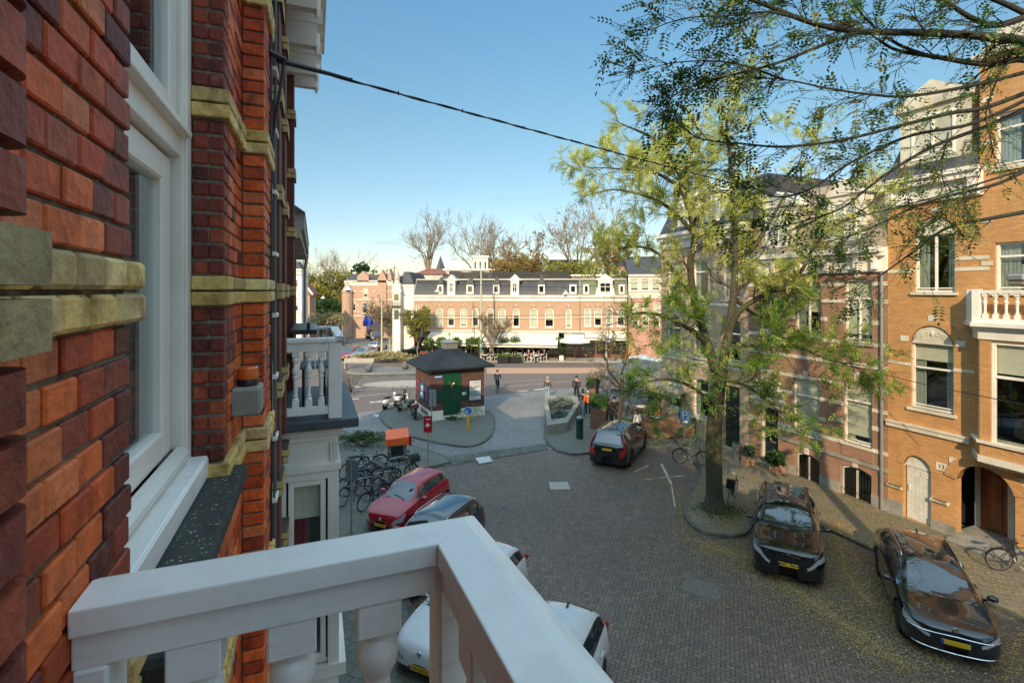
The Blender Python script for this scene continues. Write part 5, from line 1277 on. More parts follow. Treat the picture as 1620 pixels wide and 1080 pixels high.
# red sign in front
t = pole_thing('street_sign','red rectangular sign with white mark on a thin grey pole behind the red car','sign',677,741,2.55)
M_sred = plain('sign_red',(.38,.01,.015),.4,bump=0)
g = MB(); g.cbox(-.2,.2,-.055,-.035,1.72,2.5,.01); pl_=g.build('panel', M_sred, t)
g = MB(); g.prism([(-.12,2.02),(.0,1.98),(.13,2.08),(.04,2.10),(.0,2.2),(-.06,2.12)],-.062,-.056); g.box(-.1,.12,-.062,-.056,2.32,2.36); g.build('mark', M_pw, pl_)
t = pole_thing('sign_back','grey back of a rectangular sign on a pole at the corner of the kiosk','sign',682,690,2.9,z=.09)
t.location = G(683,702,.0)
g = MB(); g.cbox(-.16,.24,.03,.05,2.05,3.0,.01); g.build('panel', plain('sign_back_grey',(.20,.22,.24),.5,bump=0), t)
t = pole_thing('street_sign','blue edged grey sign seen edge on at the left end of the parked bicycles','sign',556,868,2.9)
g = MB(); g.obox((0,0,0),(.93,-.36,0),(.36,.93,0),.22,.012,2.25,2.9); g.build('panel', MATS['sign_back_grey'], t); g = MB(); g.obox((.21,-.08,0),(.93,-.36,0),(.36,.93,0),.014,.02,2.25,2.9); g.build('edge', sb, t)
# parking sign
t = pole_thing('parking_sign','blue parking sign with white letter P leaning on a grey pole','sign',1082,728,2.5)
g = MB(); g.cbox(-.20,.24,-.055,-.035,1.80,2.5,.02); q=g.build('panel', sb, t); text('P',.56,M_pw,q,(0.02,-.06,2.23),(R(90),0,R(0))); g=MB(); g.box(-.12,.16,-.062,-.056,1.87,1.97); g.build('lettering', M_pw, q)
# yellow bollard with round blue arrow
p = G(741,679,.09); t = thing('traffic_bollard','yellow bollard with round blue arrow sign in front of the kiosk bicycle','bollard',p,0)
g = MB(); g.cbox(-.09,.09,-.09,.09,-.02,.92,.02); g.build('post', plain('yellow_plastic',(.62,.33,.02),.5,bump=0), t)
g = MB(); g.lathe([(.001,-.02),(.25,-.02),(.25,.02),(.001,.02)],(-.02,-.02,1.12),24,'y'); q=g.build('disc', sb, t); 
g = MB(); g.tube([(-.02+.24*math.cos(a_*math.pi/12),-.044,1.12+.24*math.sin(a_*math.pi/12)) for a_ in range(25)],.010,4,False); g.bar((.08,-.05,1.24),(-.10,-.05,1.03),.045,.006); g.prism([(-.15,1.0),(.02,1.02),(-.13,1.17)],-.055,-.045); g.build('arrow', M_pw, q)
# litter bin
p = G(917,693,.1); t = thing('litter_bin','dark green cylindrical litter bin by the concrete planter','litter bin',p,0)
M_bin = plain('bin_green',(.010,.05,.04),.4,var=.15,bump=.02)
g = MB(); g.lathe([(.20,0),(.20,.03),(.205,.05),(.205,1.02),(.22,1.03),(.22,1.12),(.19,1.16)],n=18); g.build('body', M_bin, t, smooth='auto')
g = MB(); g.lathe([(.19,1.16),(.17,1.22),(.10,1.25),(.0,1.25)],n=18); g.build('lid', M_zinc, t, smooth='auto')
g = MB(); g.cbox(-.12,.12,-.215,-.19,.90,1.0,.005); g.build('slot', M_dark, t)
# concrete planter: irregular wedge with two beds
pl = [G(861,652,.1),G(862,636,.1),G(913,638,.1),G(917,650,.1),G(898,682,.1),G(866,687,.1)]
base = pl[5]; t = thing('concrete_planter','low pale concrete planter with grey green shrubs in two beds','planter',base,0)
L = [p-base for p in pl]; cc_ = sum(L,Vector())/6; M_plc = plain('planter_concrete',(.30,.28,.24),.85,var=.15,scale=5,bump=.2,dirt=(.18,.17,.12))
g = MB(); Hh=.55
for i in range(6):
    a,b = L[i],L[(i+1)%6]; ai,bi = a+(cc_-a)*.28, b+(cc_-b)*.28
    g.add([(q.x,q.y,0) for q in (a,b,bi,ai)]+[(q.x,q.y,Hh) for q in (a,b,bi,ai)],[(3,2,1,0),(4,5,6,7),(0,1,5,4),(1,2,6,5),(2,3,7,6),(3,0,4,7)])
g.build('rim', M_plc, t)
m1=L[0].lerp(L[5],.42); m2=L[3].lerp(L[4],.42); d_=(m2-m1).normalized(); n_=Vector((-d_.y,d_.x,0))*.18
g = MB(); g.slab([m1-n_,m2-n_,m2+n_,m1+n_],0,Hh+.012); g.build('divider', M_plc, t)
g = MB(); g.slab([q+(cc_-q)*.2 for q in L],0,.38); g.build('soil', plain('soil',(.04,.03,.02),.95,bump=.5,scale=20), t)
M_leafG = leafmat('shrub_leaves', .25)
def shrub(name,label,p,rx,ry,rz,n,pal,leaf=.05,parent=None,cat='shrub',group=None,stems=True,kind=None,mshape=0):
    rnd = random.Random(int(abs(p[0]*100+p[1]*10)))
    t = thing(name,label,cat,p,0,group) if parent is None else parent
    g = MB()
    for i in range(n):
        u = rnd.random()**.45; th = rnd.uniform(0,6.283); ph = math.acos(rnd.uniform(-.35,1))
        x,y,z = rx*u*math.sin(ph)*math.cos(th), ry*u*math.sin(ph)*math.sin(th), rz*.45+rz*.6*u*math.cos(ph)
        k = .75+.5*math.sin(th*3+ph*4); x*=k; y*=k
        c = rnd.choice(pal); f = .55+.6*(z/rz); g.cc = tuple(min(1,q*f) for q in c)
        a = Vector((rnd.uniform(-1,1),rnd.uniform(-1,1),rnd.uniform(-.3,1))).normalized(); b = a.orthogonal().normalized(); l = leaf*rnd.uniform(.6,1.3)
        P_=Vector((x,y,z)); g.add([P_-a*l,P_+b*l*.45,P_+a*l,P_-b*l*.45],[(0,1,2,3)])
    g.build('foliage', M_leafG, t, fix=False)
    if stems:
        g = MB()
        for i in range(9): th=rnd.uniform(0,6.28); g.tube([(0.05*math.cos(th),.05*math.sin(th),0),(rx*.4*math.cos(th),ry*.4*math.sin(th),rz*.5),(rx*.75*math.cos(th+.3),ry*.75*math.sin(th+.3),rz*.8)],[.02,.014,.005],4)
        g.build('stem', MATS['bark'], t)
    return t
plain('bark',(.07,.055,.04),.9,var=.3,scale=12,bump=.6,dirt=(.09,.10,.045)); plain('pale_bark',(.24,.19,.13),.9,var=.2,bump=.1); plain('tree_bark',(.085,.072,.045),.9,var=.4,scale=16,bump=.9,dirt=(.10,.11,.035))
GRY=[(.16,.22,.17),(.11,.17,.13),(.22,.27,.22),(.08,.13,.09)]; DGR=[(.03,.07,.02),(.05,.10,.03),(.07,.13,.04)]; YGR=[(.20,.22,.05),(.28,.24,.06),(.14,.17,.04)]
s1 = base+L[0].lerp(L[3],.5).lerp(cc_,.55)+Vector((0,0,.38)); s2 = base+(L[4].lerp(L[5],.5)).lerp(cc_,.45)+Vector((0,0,.38))
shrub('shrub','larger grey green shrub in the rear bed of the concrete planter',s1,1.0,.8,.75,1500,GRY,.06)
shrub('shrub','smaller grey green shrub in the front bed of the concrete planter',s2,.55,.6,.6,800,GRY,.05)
# orange topped post point by the bicycles
p = G(628,728,.1); t = thing('parcel_kiosk','grey metal vending cabinet with sloping orange roof among the parked bicycles','vending cabinet',p,R(15))
M_or = plain('orange_roof',(.90,.13,.025),.35,bump=0,coat=.3)
g = MB(); g.prism([(0,0)],0,0) if False else g.add([(-.55,-.38,.86),(.55,-.38,.86),(.55,.38,.86),(-.55,.38,.86),(-.55,-.38,1.16),(.55,-.38,1.22),(.55,.30,1.52),(-.55,.30,1.46)],[(3,2,1,0),(4,5,6,7),(0,1,5,4),(1,2,6,5),(2,3,7,6),(3,0,4,7)]); g.build('roof', M_or, t)
g = MB(); g.cbox(-.4,.4,-.25,.25,.15,.85,.02); g.cbox(-.45,-.40,-.28,.28,0,.858,.004); g.cbox(.40,.45,-.28,.28,0,.858,.004); g.build('cabinet', plain('brushed_metal',(.30,.31,.30),.35,.6,bump=.02), t)
g = MB(); g.cbox(.56,.70,-.2,.2,.75,1.2,.01); g.build('side_box', M_sred, t); g = MB(); g.box(-.3,.3,-.262,-.252,.3,.78); g.build('front_panel', M_glassd, t)
# hanging street lamps over the avenue, poles
def hang_lamp(label,px,py,Y,r=.36):
    p = W(px,py,Y); t = thing('street_lamp',label,'street lamp',p,0,'lamps hanging over the avenue')
    g = MB(); g.lathe([(.04,r*1.2),(.07,r*.9),(r*.55,r*.55),(r,0),(r*.9,-.02)],n=16); g.build('shade', plain('lamp_shade_white',(.5,.5,.48),.4,bump=0) if 'lamp_shade_white' not in MATS else MATS['lamp_shade_white'], t, smooth='auto')
    g = MB(); g.lathe([(r*.55,-.02),(r*.4,-.12),(0,-.16)],n=12); g.build('bulb', M_cream, t, smooth=True); return t
hang_lamp('white bell shaped lamp hanging in front of the salmon terrace near the green roof',895,466,44,.35)
hang_lamp('white bell shaped lamp hanging before the left part of the slate mansard',692,462,48,.32); hang_lamp('small white bell lamp hanging before the yellow park trees',511,472,60,.3)
t = hang_lamp('dark domed lamp hanging in front of the distant brick mansion',551,459,44,.42); t.children[0].data = t.children[0].data.copy(); t.children[0].data.materials[0]=M_lead
hang_lamp('small white bell lamp hanging by the shop awning on the right',965,541,36,.22)
def wire(name,label,pts,r): 
    g=MB(); g.tube(pts,r,4,False); return tag(g.build(name,M_cable,None,fix=False),label,'cable')
wire('tram_wire','long thin span wire crossing above the avenue at eye level',[W(440,431,60),W(551,445,44),W(700,449,44),W(895,455,44),W(1100,440,44)],.018)
wire('tram_wire','lower tram contact wire in front of the terrace windows',[W(545,497,50),W(760,500,46),W(1000,497,44),W(1150,495,42)],.014)
wire('tram_wire','second lower contact wire just under the first one',[W(545,503,48),W(760,505,44),W(1000,503,42),W(1150,501,40)],.014)
M_pole = plain('pale_green_pole',(.42,.43,.33),.5,bump=0); M_poleg = plain('dark_green_pole',(.05,.12,.10),.5,bump=0)
def trampole(label,px,py,top,r,m=M_pole,low=True,z=.1):
    p = G(px,py,z); Y=p.y; h = zz_(top,Y)-z; t = thing('tram_pole',label,'pole',p,0,'poles along the avenue')
    g = MB(); g.tube([(0,0,-.02),(0,0,h*.55),(0,0,h)],[r,r*.85,r*.5],10); g.build('pole', m, t, smooth='auto')
    g = MB(); g.lathe([(r*1.3,0),(r*1.3,.3),(r*1.1,.4),(r*1.1,1.6),(r*.95,1.7)],n=10); g.build('base', M_poleg if low else m, t, smooth='auto')
    g = MB(); g.lathe([(r*.9,h*.60),(r*1.1,h*.60+.05),(r*1.1,h*.60+.12),(r*.8,h*.60+.15)],n=10); g.build('collar', m, t)
    return t
trampole('tall pale tram pole with green foot standing behind the kiosk',761,571,421,.16); trampole('slim pale pole in front of the left awning',737,566,462,.07,low=False); trampole('pale pole between the parked cars on the sunlit square',604,556,458,.13,low=False)
trampole('slim pale pole in front of the green roofed house',959,572,460,.09,low=False); trampole('dark slim pole in front of the salmon windows',751,568,480,.05,m=M_black,low=False); trampole('short white post with sign by the dark sports car',616,561,531,.06,low=False)
# hanging luminaire at the right edge of the picture
t = thing('street_lamp','grey box shaped luminaire hanging at the right edge near the white balcony','street lamp',W(1613,443,8.2),R(20))
g = MB(); g.cbox(-.13,.3,-.12,.12,-.02,.10,.03); g.build('housing', M_zinc, t); g = MB(); g.cbox(-.11,.28,-.10,.10,-.09,-.021,.02); g.build('lens', plain('smoked_lens',(.2,.17,.13),.2,bump=0), t)
g = MB(); g.tube([(.1,0,.1),(.1,0,.26)],.02,6); g.build('hanger', M_zinc, t)
wire('overhead_cable','dark cable running from the brown house downpipe past the orange house lamp',[W(1330,350,19),W(1480,312,13),W(1621,268,8.2)],.02)
wire('overhead_cable','thin lower cable crossing in front of the orange house windows',[W(1330,575,19),W(1480,612,16),W(1621,640,13)],.012)
# ================= cars
def interp(pts, x):
    if x <= pts[0][0]: return pts[0][1]
    if x >= pts[-1][0]: return pts[-1][1]
    for i in range(len(pts)-1):
        if pts[i][0] <= x <= pts[i+1][0]:
            x0,y0 = pts[i]; x1,y1 = pts[i+1]; h = x1-x0; t = (x-x0)/h
            def sl(k):
                if k == 0 or k == len(pts)-1: return 0 if k == 0 else 0
                a = (pts[k][1]-pts[k-1][1])/(pts[k][0]-pts[k-1][0]); b = (pts[k+1][1]-pts[k][1])/(pts[k+1][0]-pts[k][0])
                return 0 if a*b <= 0 else 2*a*b/(a+b)
            m0, m1 = sl(i), sl(i+1)
            if i == 0: m0 = (y1-y0)/h
            if i == len(pts)-2: m1 = (y1-y0)/h
            return y0*(1+2*t)*(1-t)**2 + m0*h*t*(1-t)**2 + y1*t*t*(3-2*t) + m1*h*t*t*(t-1)
    return pts[-1][1]
M_cglass = NT('car_glass'); M_cglass.base((.02,.03,.038)); M_cglass.set(.03, spec=1.0, coat=1.0); M_cglass.b.inputs['IOR'].default_value = 1.6; M_cglass = M_cglass.m
M_tyre = plain('tyre_rubber',(.012,.012,.012),.85,bump=.05); M_rim = plain('alloy_rim',(.30,.31,.32),.3,.9,bump=0); M_rimd = plain('dark_rim',(.06,.06,.065),.35,.8,bump=0)
M_trim = plain('black_trim',(.012,.012,.013),.45,bump=0); M_chrome = plain('chrome',(.6,.6,.6),.15,1,bump=0,var=.02)
M_lampw = plain('headlamp',(.5,.53,.55),.08,.3,bump=0,coat=1,var=.25,scale=30); M_tail = plain('tail_lamp',(.42,.008,.01),.2,bump=0,coat=.8); M_plate = plain('yellow_plate',(.62,.37,.02),.5,bump=0,var=.03); M_eub = plain('plate_blue',(.02,.05,.4),.5,bump=0)
def make_car(name, label, S, paint, loc, tail_deg, cat='car', group=None, plate=None, detail=True):
    """S: L,W,top=[(x,z)],belt=[(x,z)],cowl,roof0,roof1,tailx,wheels=(xf,xr,r)"""
    Lc, Wc = S['L'], S['W']; xf, xr, rw = S['wheels']; base = .20; ra = rw+.055
    root = thing(name, label, cat, (loc[0],loc[1],0), R(90-tail_deg), group)
    nf, rf, rr = 4.0, S.get('rf',.75), S.get('rr',.5)
    st = []
    for f in (0,.14,.28,.42,.52,.62,.72,.80,.87,.92,.96,.985): st.append(rf*(1-(1-f**nf)**(1/nf)))
    for f in (0,.2,.4,.55,.68,.78,.86,.92,.97): st.append(Lc-rr*(1-(1-f**nf)**(1/nf)))
    x = rf*.62
    while x < Lc-rr*.6: st.append(x); x += .085 if detail else .16
    for c in (xf,xr): st += [c-ra-.004,c-ra+.004,c+ra-.004,c+ra+.004]
    st += [S['cowl'],S['roof0'],S['roof1'],S['tailx']]
    st = sorted(set(round(a,4) for a in st)); q=[st[0]]
    for a in st[1:]:
        if a-q[-1] > .006: q.append(a)
    st = q; st[0] = 0.0008; st[-1] = Lc-.0008
    def plan(x):
        if x < rf: return max(0,1-(1-x/rf)**nf)**(1/nf)
        if x > Lc-rr: return max(0,1-(1-(Lc-x)/rr)**nf)**(1/nf)
        return 1
    nA,nB,nC = 10,6,7
    rows = []
    sf = S.get('shape', [(0,.97),(Lc*.25,1),(Lc*.7,1),(Lc,.96)])
    for x in st:
        w = Wc/2*plan(x)*interp(sf,x); zt = interp(S['top'],x); zb = min(interp(S['belt'],x), zt-.03)
        lo = base+(.06 if x < .35 or x > Lc-.3 else 0)
        for c in (xf,xr):
            if abs(x-c) < ra: lo = max(lo, rw+math.sqrt(ra*ra-(x-c)**2))
        h = zt-zb; row = []
        for i in range(nA+1):
            t = i/nA; z = lo+(zb-lo)*t; zz = (z-base)/(zb-base+1e-6)
            y = w*(.95+.05*math.sin(math.pi*min(1,max(0,zz))**.8) - .035*max(0,zz-.75)/.25)
            y -= .012*math.exp(-((zz-.72)/.05)**2) if detail else 0
            row.append((max(0,y), z))
        y0 = row[-1][0]; yr = y0*(1-min(.42,(.07+.36*h)/(Wc/2))); zr = zb+h*(.80 if h > .3 else .55)
        for i in range(1,nB+1):
            t = i/nB; row.append((y0+(yr-y0)*(t**1.15), zb+(zr-zb)*t))
        for i in range(1,nC+1):
            t = i/nC; row.append((yr*(1-t), zr+(zt-zr)*math.sin(t*math.pi/2)**.75))
        rows.append(row)
    n = nA+nB+nC+1
    parts = {k: MB() for k in ('body','windscreen','side_window','rear_window','headlight','tail_light','grille','trim','roof_glass')}
    def P(i,j,s): return (st[i], s*rows[i][j][0], rows[i][j][1])
    pil = S.get('pillars', [])
    for i in range(len(st)-1):
        xm = (st[i]+st[i+1])/2
        for j in range(n-1):
            ym = (rows[i][j][0]+rows[i+1][j][0]+rows[i][j+1][0]+rows[i+1][j+1][0])/4; zm = (rows[i][j][1]+rows[i+1][j][1]+rows[i][j+1][1]+rows[i+1][j+1][1])/4
            h = interp(S['top'],xm)-interp(S['belt'],xm); k = 'body'
            if nA <= j < nA+nB:
                if h > .16 and S['cowl']+.28 < xm < S['tailx']-.12 and nA < j < nA+nB-1 and not any(a < xm < b for a,b in pil): k = 'side_window'
                elif h > .16 and S['cowl']+.2 < xm < S['tailx']-.05 and (nA < j < nA+nB-1) and any(a < xm < b for a,b in pil): k = 'trim'
            elif j >= nA+nB:
                if S['cowl']+.02 < xm < S['roof0'] and j > nA+nB: k = 'windscreen'
                elif S['roof1'] < xm < S['tailx'] and j > nA+nB: k = 'rear_window'
                elif S.get('glassroof') and S['roof0']+.12 < xm < S['roof1']-.12 and j > nA+nB: k = 'roof_glass'
            if j < nA:
                hl = S['hl']; tl = S['tl']; gr = S['gr']
                tm = (j+.5)/nA; zf = interp(S['belt'],.25)-.26; zk = interp(S['belt'],Lc-.2)-.26
                if xm < hl[4] and hl[0] < ym and (hl[2]-.26)/zf < tm < (hl[3]-.26)/zf: k = 'headlight'
                if xm > Lc-tl[4] and tl[0] < ym and (tl[2]-.26)/zk < tm < (tl[3]-.26)/zk: k = 'tail_light'
                if xm < .2 and any(ym < g_[0] and g_[1] < zm < g_[2] for g_ in gr): k = 'grille'
                if S.get('clad') and j == 0 and .3 < xm < Lc-.3: k = 'trim'
            if j < 2 and k == 'body' and (xm < .3 or xm > Lc-.25) and S.get('lowblack'): k = 'trim'
            for s in (1,-1):
                a,b,c,d = P(i,j,s),P(i+1,j,s),P(i+1,j+1,s),P(i,j+1,s)
                mb = parts[k]; mb.add([a,b,c,d], [(0,1,2,3) if s < 0 else (3,2,1,0)])
    mm = {'body':paint,'windscreen':M_cglass,'side_window':M_cglass,'rear_window':M_cglass,'roof_glass':M_cglass,'headlight':M_lampw,'tail_light':M_tail,'grille':M_trim,'trim':M_trim}
    import bmesh
    for k,mb in parts.items():
        if not mb.f: continue
        me = bpy.data.meshes.new(k); me.from_pydata(mb.v,[],mb.f); bm = bmesh.new(); bm.from_mesh(me); bmesh.ops.remove_doubles(bm,verts=bm.verts,dist=.0006)
        bm.to_mesh(me); bm.free()
        # each pane, lamp or trim strip is a part of its own
        nv = len(me.vertices); par = list(range(nv))
        def fd(a):
            while par[a] != a: par[a] = par[par[a]]; a = par[a]
            return a
        for p_ in me.polygons:
            v0 = fd(p_.vertices[0])
            for v in p_.vertices[1:]: par[fd(v)] = v0
        isl = {}
        for p_ in me.polygons: isl.setdefault(fd(p_.vertices[0]), []).append(tuple(p_.vertices))
        big = [f for f in isl.values()] if k != 'body' else [[q_ for f in isl.values() for q_ in f]]
        co = [tuple(v.co) for v in me.vertices]; bpy.data.meshes.remove(me)
        for fs in big:
            if len(fs) < 3 and k != 'body': continue
            us = sorted({v for f in fs for v in f}); ix = {v:i for i,v in enumerate(us)}
            me = bpy.data.meshes.new(k); me.from_pydata([co[v] for v in us],[],[[ix[v] for v in f] for f in fs]); me.materials.append(mm[k]); me.polygons.foreach_set('use_smooth',[True]*len(me.polygons))
            o = bpy.data.objects.new(k, me); COL.objects.link(o); o.parent = root
    # underside and wheel housings
    g = MB(); g.box(.35,Lc-.3,-Wc*.36,Wc*.36,.16,.55); g.box(xf-ra,xf+ra,-Wc*.47,Wc*.47,.5,.52+rw*.2) ; g.box(.3,Lc-.25,-Wc*.45,Wc*.45,base+.01,base+.02) if False else None
    for c in (xf,xr):
        for s in (-1,1):
            y0,y1 = sorted((s*Wc*.30,s*Wc*.455)); g.lathe([(ra+.01,y0),(ra+.01,y1)],(c,0,rw),18,'y')
            yy = s*Wc*.31; g.lathe([(0,yy),(ra+.01,yy)],(c,0,rw),18,'y')
    g.build('underbody', M_trim, root)
    wx = S.get('rimdark')
    for c in (xf,xr):
        for s in (-1,1):
            y = s*(Wc/2-.03-.11); g = MB(); t = .11
            g.lathe([(rw*.62,-t),(rw*.93,-t*.98),(rw,-t*.6),(rw,t*.6),(rw*.93,t*.98),(rw*.62,t)],n=24,ax='y'); wo = g.build('wheel', M_tyre, root, smooth='auto'); wo.location = (c,y,rw)
            g = MB(); yy = s*t*.72; g.lathe([(rw*.60,-t*.9),(rw*.64,s*t*.9),(rw*.58,s*t*.85),(rw*.56,s*t*.3)],n=24,ax='y')
            for k in range(S.get('spokes',5)):
                a = 2*math.pi*k/S.get('spokes',5); g.bar((rw*.1*math.cos(a),yy,rw*.1*math.sin(a)),(rw*.6*math.cos(a),yy,rw*.6*math.sin(a)),.045,.03)
            g.lathe([(0,yy+s*.02),(rw*.16,yy+s*.015),(rw*.16,yy-s*.03)],n=12,ax='y'); ro = g.build('rim', M_rimd if wx else M_rim, wo)
    if detail:
        for s in (-1,1):
            xm = S['cowl']+.42; zb = interp(S['belt'],xm); wy = Wc/2
            g = MB(); g.blob((xm-.02,s*(wy+.10),zb+.08),.10,.115,.075,12,8); g.bar((xm,s*(wy-.08),zb+.0),(xm,s*(wy+.05),zb+.05),.05); g.build('mirror', S.get('mirm') or paint, root, smooth=True)
            g = MB()
            for hx in S.get('handles',()):
                zz = interp(S['belt'],hx)-.10; g.cbox(hx,hx+.2,s*(wy-.008)-.015,s*(wy-.008)+.015,zz,zz+.03,.006)
            if g.v: g.build('door_handle', paint, root)
            if S.get('rails'):
                a,b = S['roof0']+.05,S['roof1']-.05; pts=[]
                for k in range(9):
                    x = a+(b-a)*k/8; r_ = [rw_ for rw_ in [interp(S['top'],x)]][0]; i = min(range(len(st)),key=lambda i:abs(st[i]-x)); yy,zz = rows[i][nA+nB]; pts.append((x,s*(yy-.01),zz+(.0 if k in (0,8) else .045)))
                g = MB(); g.tube(pts,.016,6); g.build('roof_rail', M_chrome if S['rails']==1 else M_trim, root, smooth=True)
        g = MB(); x0=S['cowl']-.03; zc=interp(S['top'],x0); 
        for y in (-.35,.25): g.tube([(x0+.02,y,zc+.01),(x0+.10,y+.3,interp(S['top'],x0+.16)+.0),(x0+.14,y+.55,interp(S['top'],x0+.20)-.03)],.009,4)
        g.build('wiper', M_trim, root)
        # door seams as thin dark lines
        g = MB()
        for dx in S.get('doors',()):
            i = min(range(len(st)),key=lambda i:abs(st[i]-dx))
            for s in (-1,1): g.tube([(st[i], s*(rows[i][j][0]+.001), rows[i][j][1]) for j in range(1,nA+1)],.004,3,False)
        if g.v: g.build('door_seam', M_trim, root, fix=False)
    def plate_at(x, z, sgn, txt):
        g = MB(); g.cbox(x-.012 if sgn<0 else x-.006, x+.006 if sgn<0 else x+.012, -.26,.26,z-.055,z+.055,.004); po = g.build('number_plate', M_plate, root)
        xx = x-.0135 if sgn<0 else x+.0135
        g = MB(); g.box(min(x,xx),max(x,xx),(-.26 if sgn>0 else .21),(-.21 if sgn>0 else .26),z-.05,z+.05); g.build('plate_band', M_eub, po)
        if txt: text(txt,.10,M_dark,po,(xx-.001,-.03,z),(R(90),0,R(-90)),ext=.0005)
    plate_at(S.get('px0',-.004), S.get('pz',.45), -1, plate); plate_at(Lc+.004, S.get('pzr',.75), 1, None)
    # badge
    g = MB(); g.lathe([(.0,-.012),(.055,-.012),(.06,.0)],(0,0,S.get('bz',.68)),16,'x'); g.build('badge', M_chrome, root)
    return root
def S_hatch(**k):
    d = dict(L=3.54,W=1.64,top=[(0,.55),(.03,.72),(.12,.80),(.75,.95),(.95,1.00),(1.62,1.42),(2.0,1.48),(2.9,1.46),(3.2,1.38),(3.42,1.02),(3.52,.92),(3.54,.5)],belt=[(0,.52),(.1,.74),(.9,.90),(2.0,.95),(3.0,1.02),(3.4,.95),(3.54,.6)],
        cowl=.95,roof0=1.60,roof1=3.12,tailx=3.42,wheels=(.66,3.07,.30),pillars=[(2.02,2.12),(2.85,3.0)],hl=(.46,.80,.58,.76,.45),tl=(.5,.85,.6,.95,.16),gr=[(.45,.28,.42)],rf=.7,rr=.35,doors=(1.1,2.07,2.8),handles=(1.85,),pz=.42,bz=.62,spokes=6); d.update(k); return d
def S_suv(**k):
    d = dict(L=4.6,W=1.86,top=[(0,.62),(.03,.86),(.15,.96),(1.05,1.08),(1.25,1.12),(1.95,1.58),(2.3,1.65),(3.7,1.63),(4.15,1.55),(4.42,1.15),(4.56,.95),(4.6,.55)],belt=[(0,.6),(.12,.9),(1.2,1.02),(2.5,1.06),(3.8,1.12),(4.4,1.08),(4.6,.7)],
        cowl=1.25,roof0=1.95,roof1=4.08,tailx=4.42,wheels=(.88,3.60,.355),pillars=[(2.35,2.45),(3.30,3.40),(3.95,4.1)],hl=(.5,.86,.68,.84,.4),tl=(.62,.95,.75,1.05,.3),gr=[(.5,.55,.80),(.6,.28,.42)],rf=.8,rr=.45,doors=(1.45,2.42,3.38),handles=(2.15,3.1),pz=.5,bz=.72,rails=1,clad=True); d.update(k); return d
def S_wagon(**k):
    d = dict(L=4.35,W=1.74,top=[(0,.5),(.03,.70),(.15,.80),(.95,.95),(1.15,.99),(1.9,1.42),(2.3,1.48),(3.5,1.46),(3.95,1.36),(4.18,1.02),(4.32,.9),(4.35,.5)],belt=[(0,.48),(.12,.74),(1.1,.90),(2.4,.94),(3.6,1.0),(4.15,.98),(4.35,.6)],
        cowl=1.15,roof0=1.9,roof1=3.88,tailx=4.18,wheels=(.82,3.4,.32),pillars=[(2.3,2.4),(3.2,3.3),(3.75,3.9)],hl=(.5,.82,.60,.76,.45),tl=(.55,.9,.66,.92,.25),gr=[(.48,.50,.68),(.6,.25,.40)],rf=.8,rr=.42,doors=(1.35,2.37,3.2),handles=(2.1,3.0),pz=.42,bz=.74); d.update(k); return d
TD = 23.8
def placed(px,py,z): p=G(px,py,z); return (p.x,p.y)
P_red = paintmat('red_paint',(.42,.008,.02),.3); P_navy = paintmat('navy_paint',(.018,.028,.045),.25); P_wht = paintmat('white_car_paint',(.62,.63,.63),.3); P_blk = paintmat('black_car_paint',(.006,.006,.007),.15); P_blk2 = paintmat('black_blue_paint',(.006,.009,.012),.18)
P_sil = paintmat('silver_paint',(.42,.41,.38),.3,metal=.5); P_dred = paintmat('dark_red_paint',(.22,.01,.01),.3); P_dkg = paintmat('dark_grey_paint',(.02,.025,.03),.3)
make_car('parked_car','small red hatchback parked nose out beside the bicycles',S_hatch(),P_red,(-4.55,17.4),TD,group='cars parked on the left side of the street')
make_car('parked_car','dark navy estate car with silver roof rails parked beside the red hatchback',S_suv(L=4.4,W=1.80,top=[(0,.62),(.03,.80),(.15,.9),(1.05,1.0),(1.25,1.04),(1.95,1.50),(2.3,1.56),(3.6,1.54),(4.0,1.46),(4.25,1.10),(4.36,.92),(4.4,.55)],roof1=3.9,tailx=4.22,wheels=(.85,3.45,.34),pillars=[(2.3,2.4),(3.2,3.3),(3.78,3.9)],glassroof=True,tl=(.6,.92,.72,1.0,.3),belt=[(0,.6),(.12,.84),(1.2,.96),(2.4,1.0),(3.6,1.05),(4.2,1.0),(4.4,.7)]),P_navy,(-3.38,13.9),TD,group='cars parked on the left side of the street')
make_car('parked_car','white estate car with yellow number plate seen between the balcony balusters',S_wagon(),P_wht,(-1.98,10.78),TD,group='cars parked on the left side of the street',plate='97-SGF-8')
make_car('parked_car','white hatchback with roof antenna partly hidden by the balcony handrail',S_wagon(L=4.1,roof1=3.62,tailx=3.98,top=[(0,.5),(.03,.70),(.15,.80),(.95,.95),(1.15,1.0),(1.85,1.45),(2.2,1.52),(3.3,1.49),(3.7,1.40),(3.98,1.04),(4.07,.9),(4.1,.5)],wheels=(.8,3.3,.32),pillars=[(2.2,2.3),(3.4,3.62)],tl=(.5,.9,.66,1.0,.3),doors=(1.3,2.27)),P_wht,(-.15,8.1),TD,group='cars parked on the left side of the street')
ant = thing
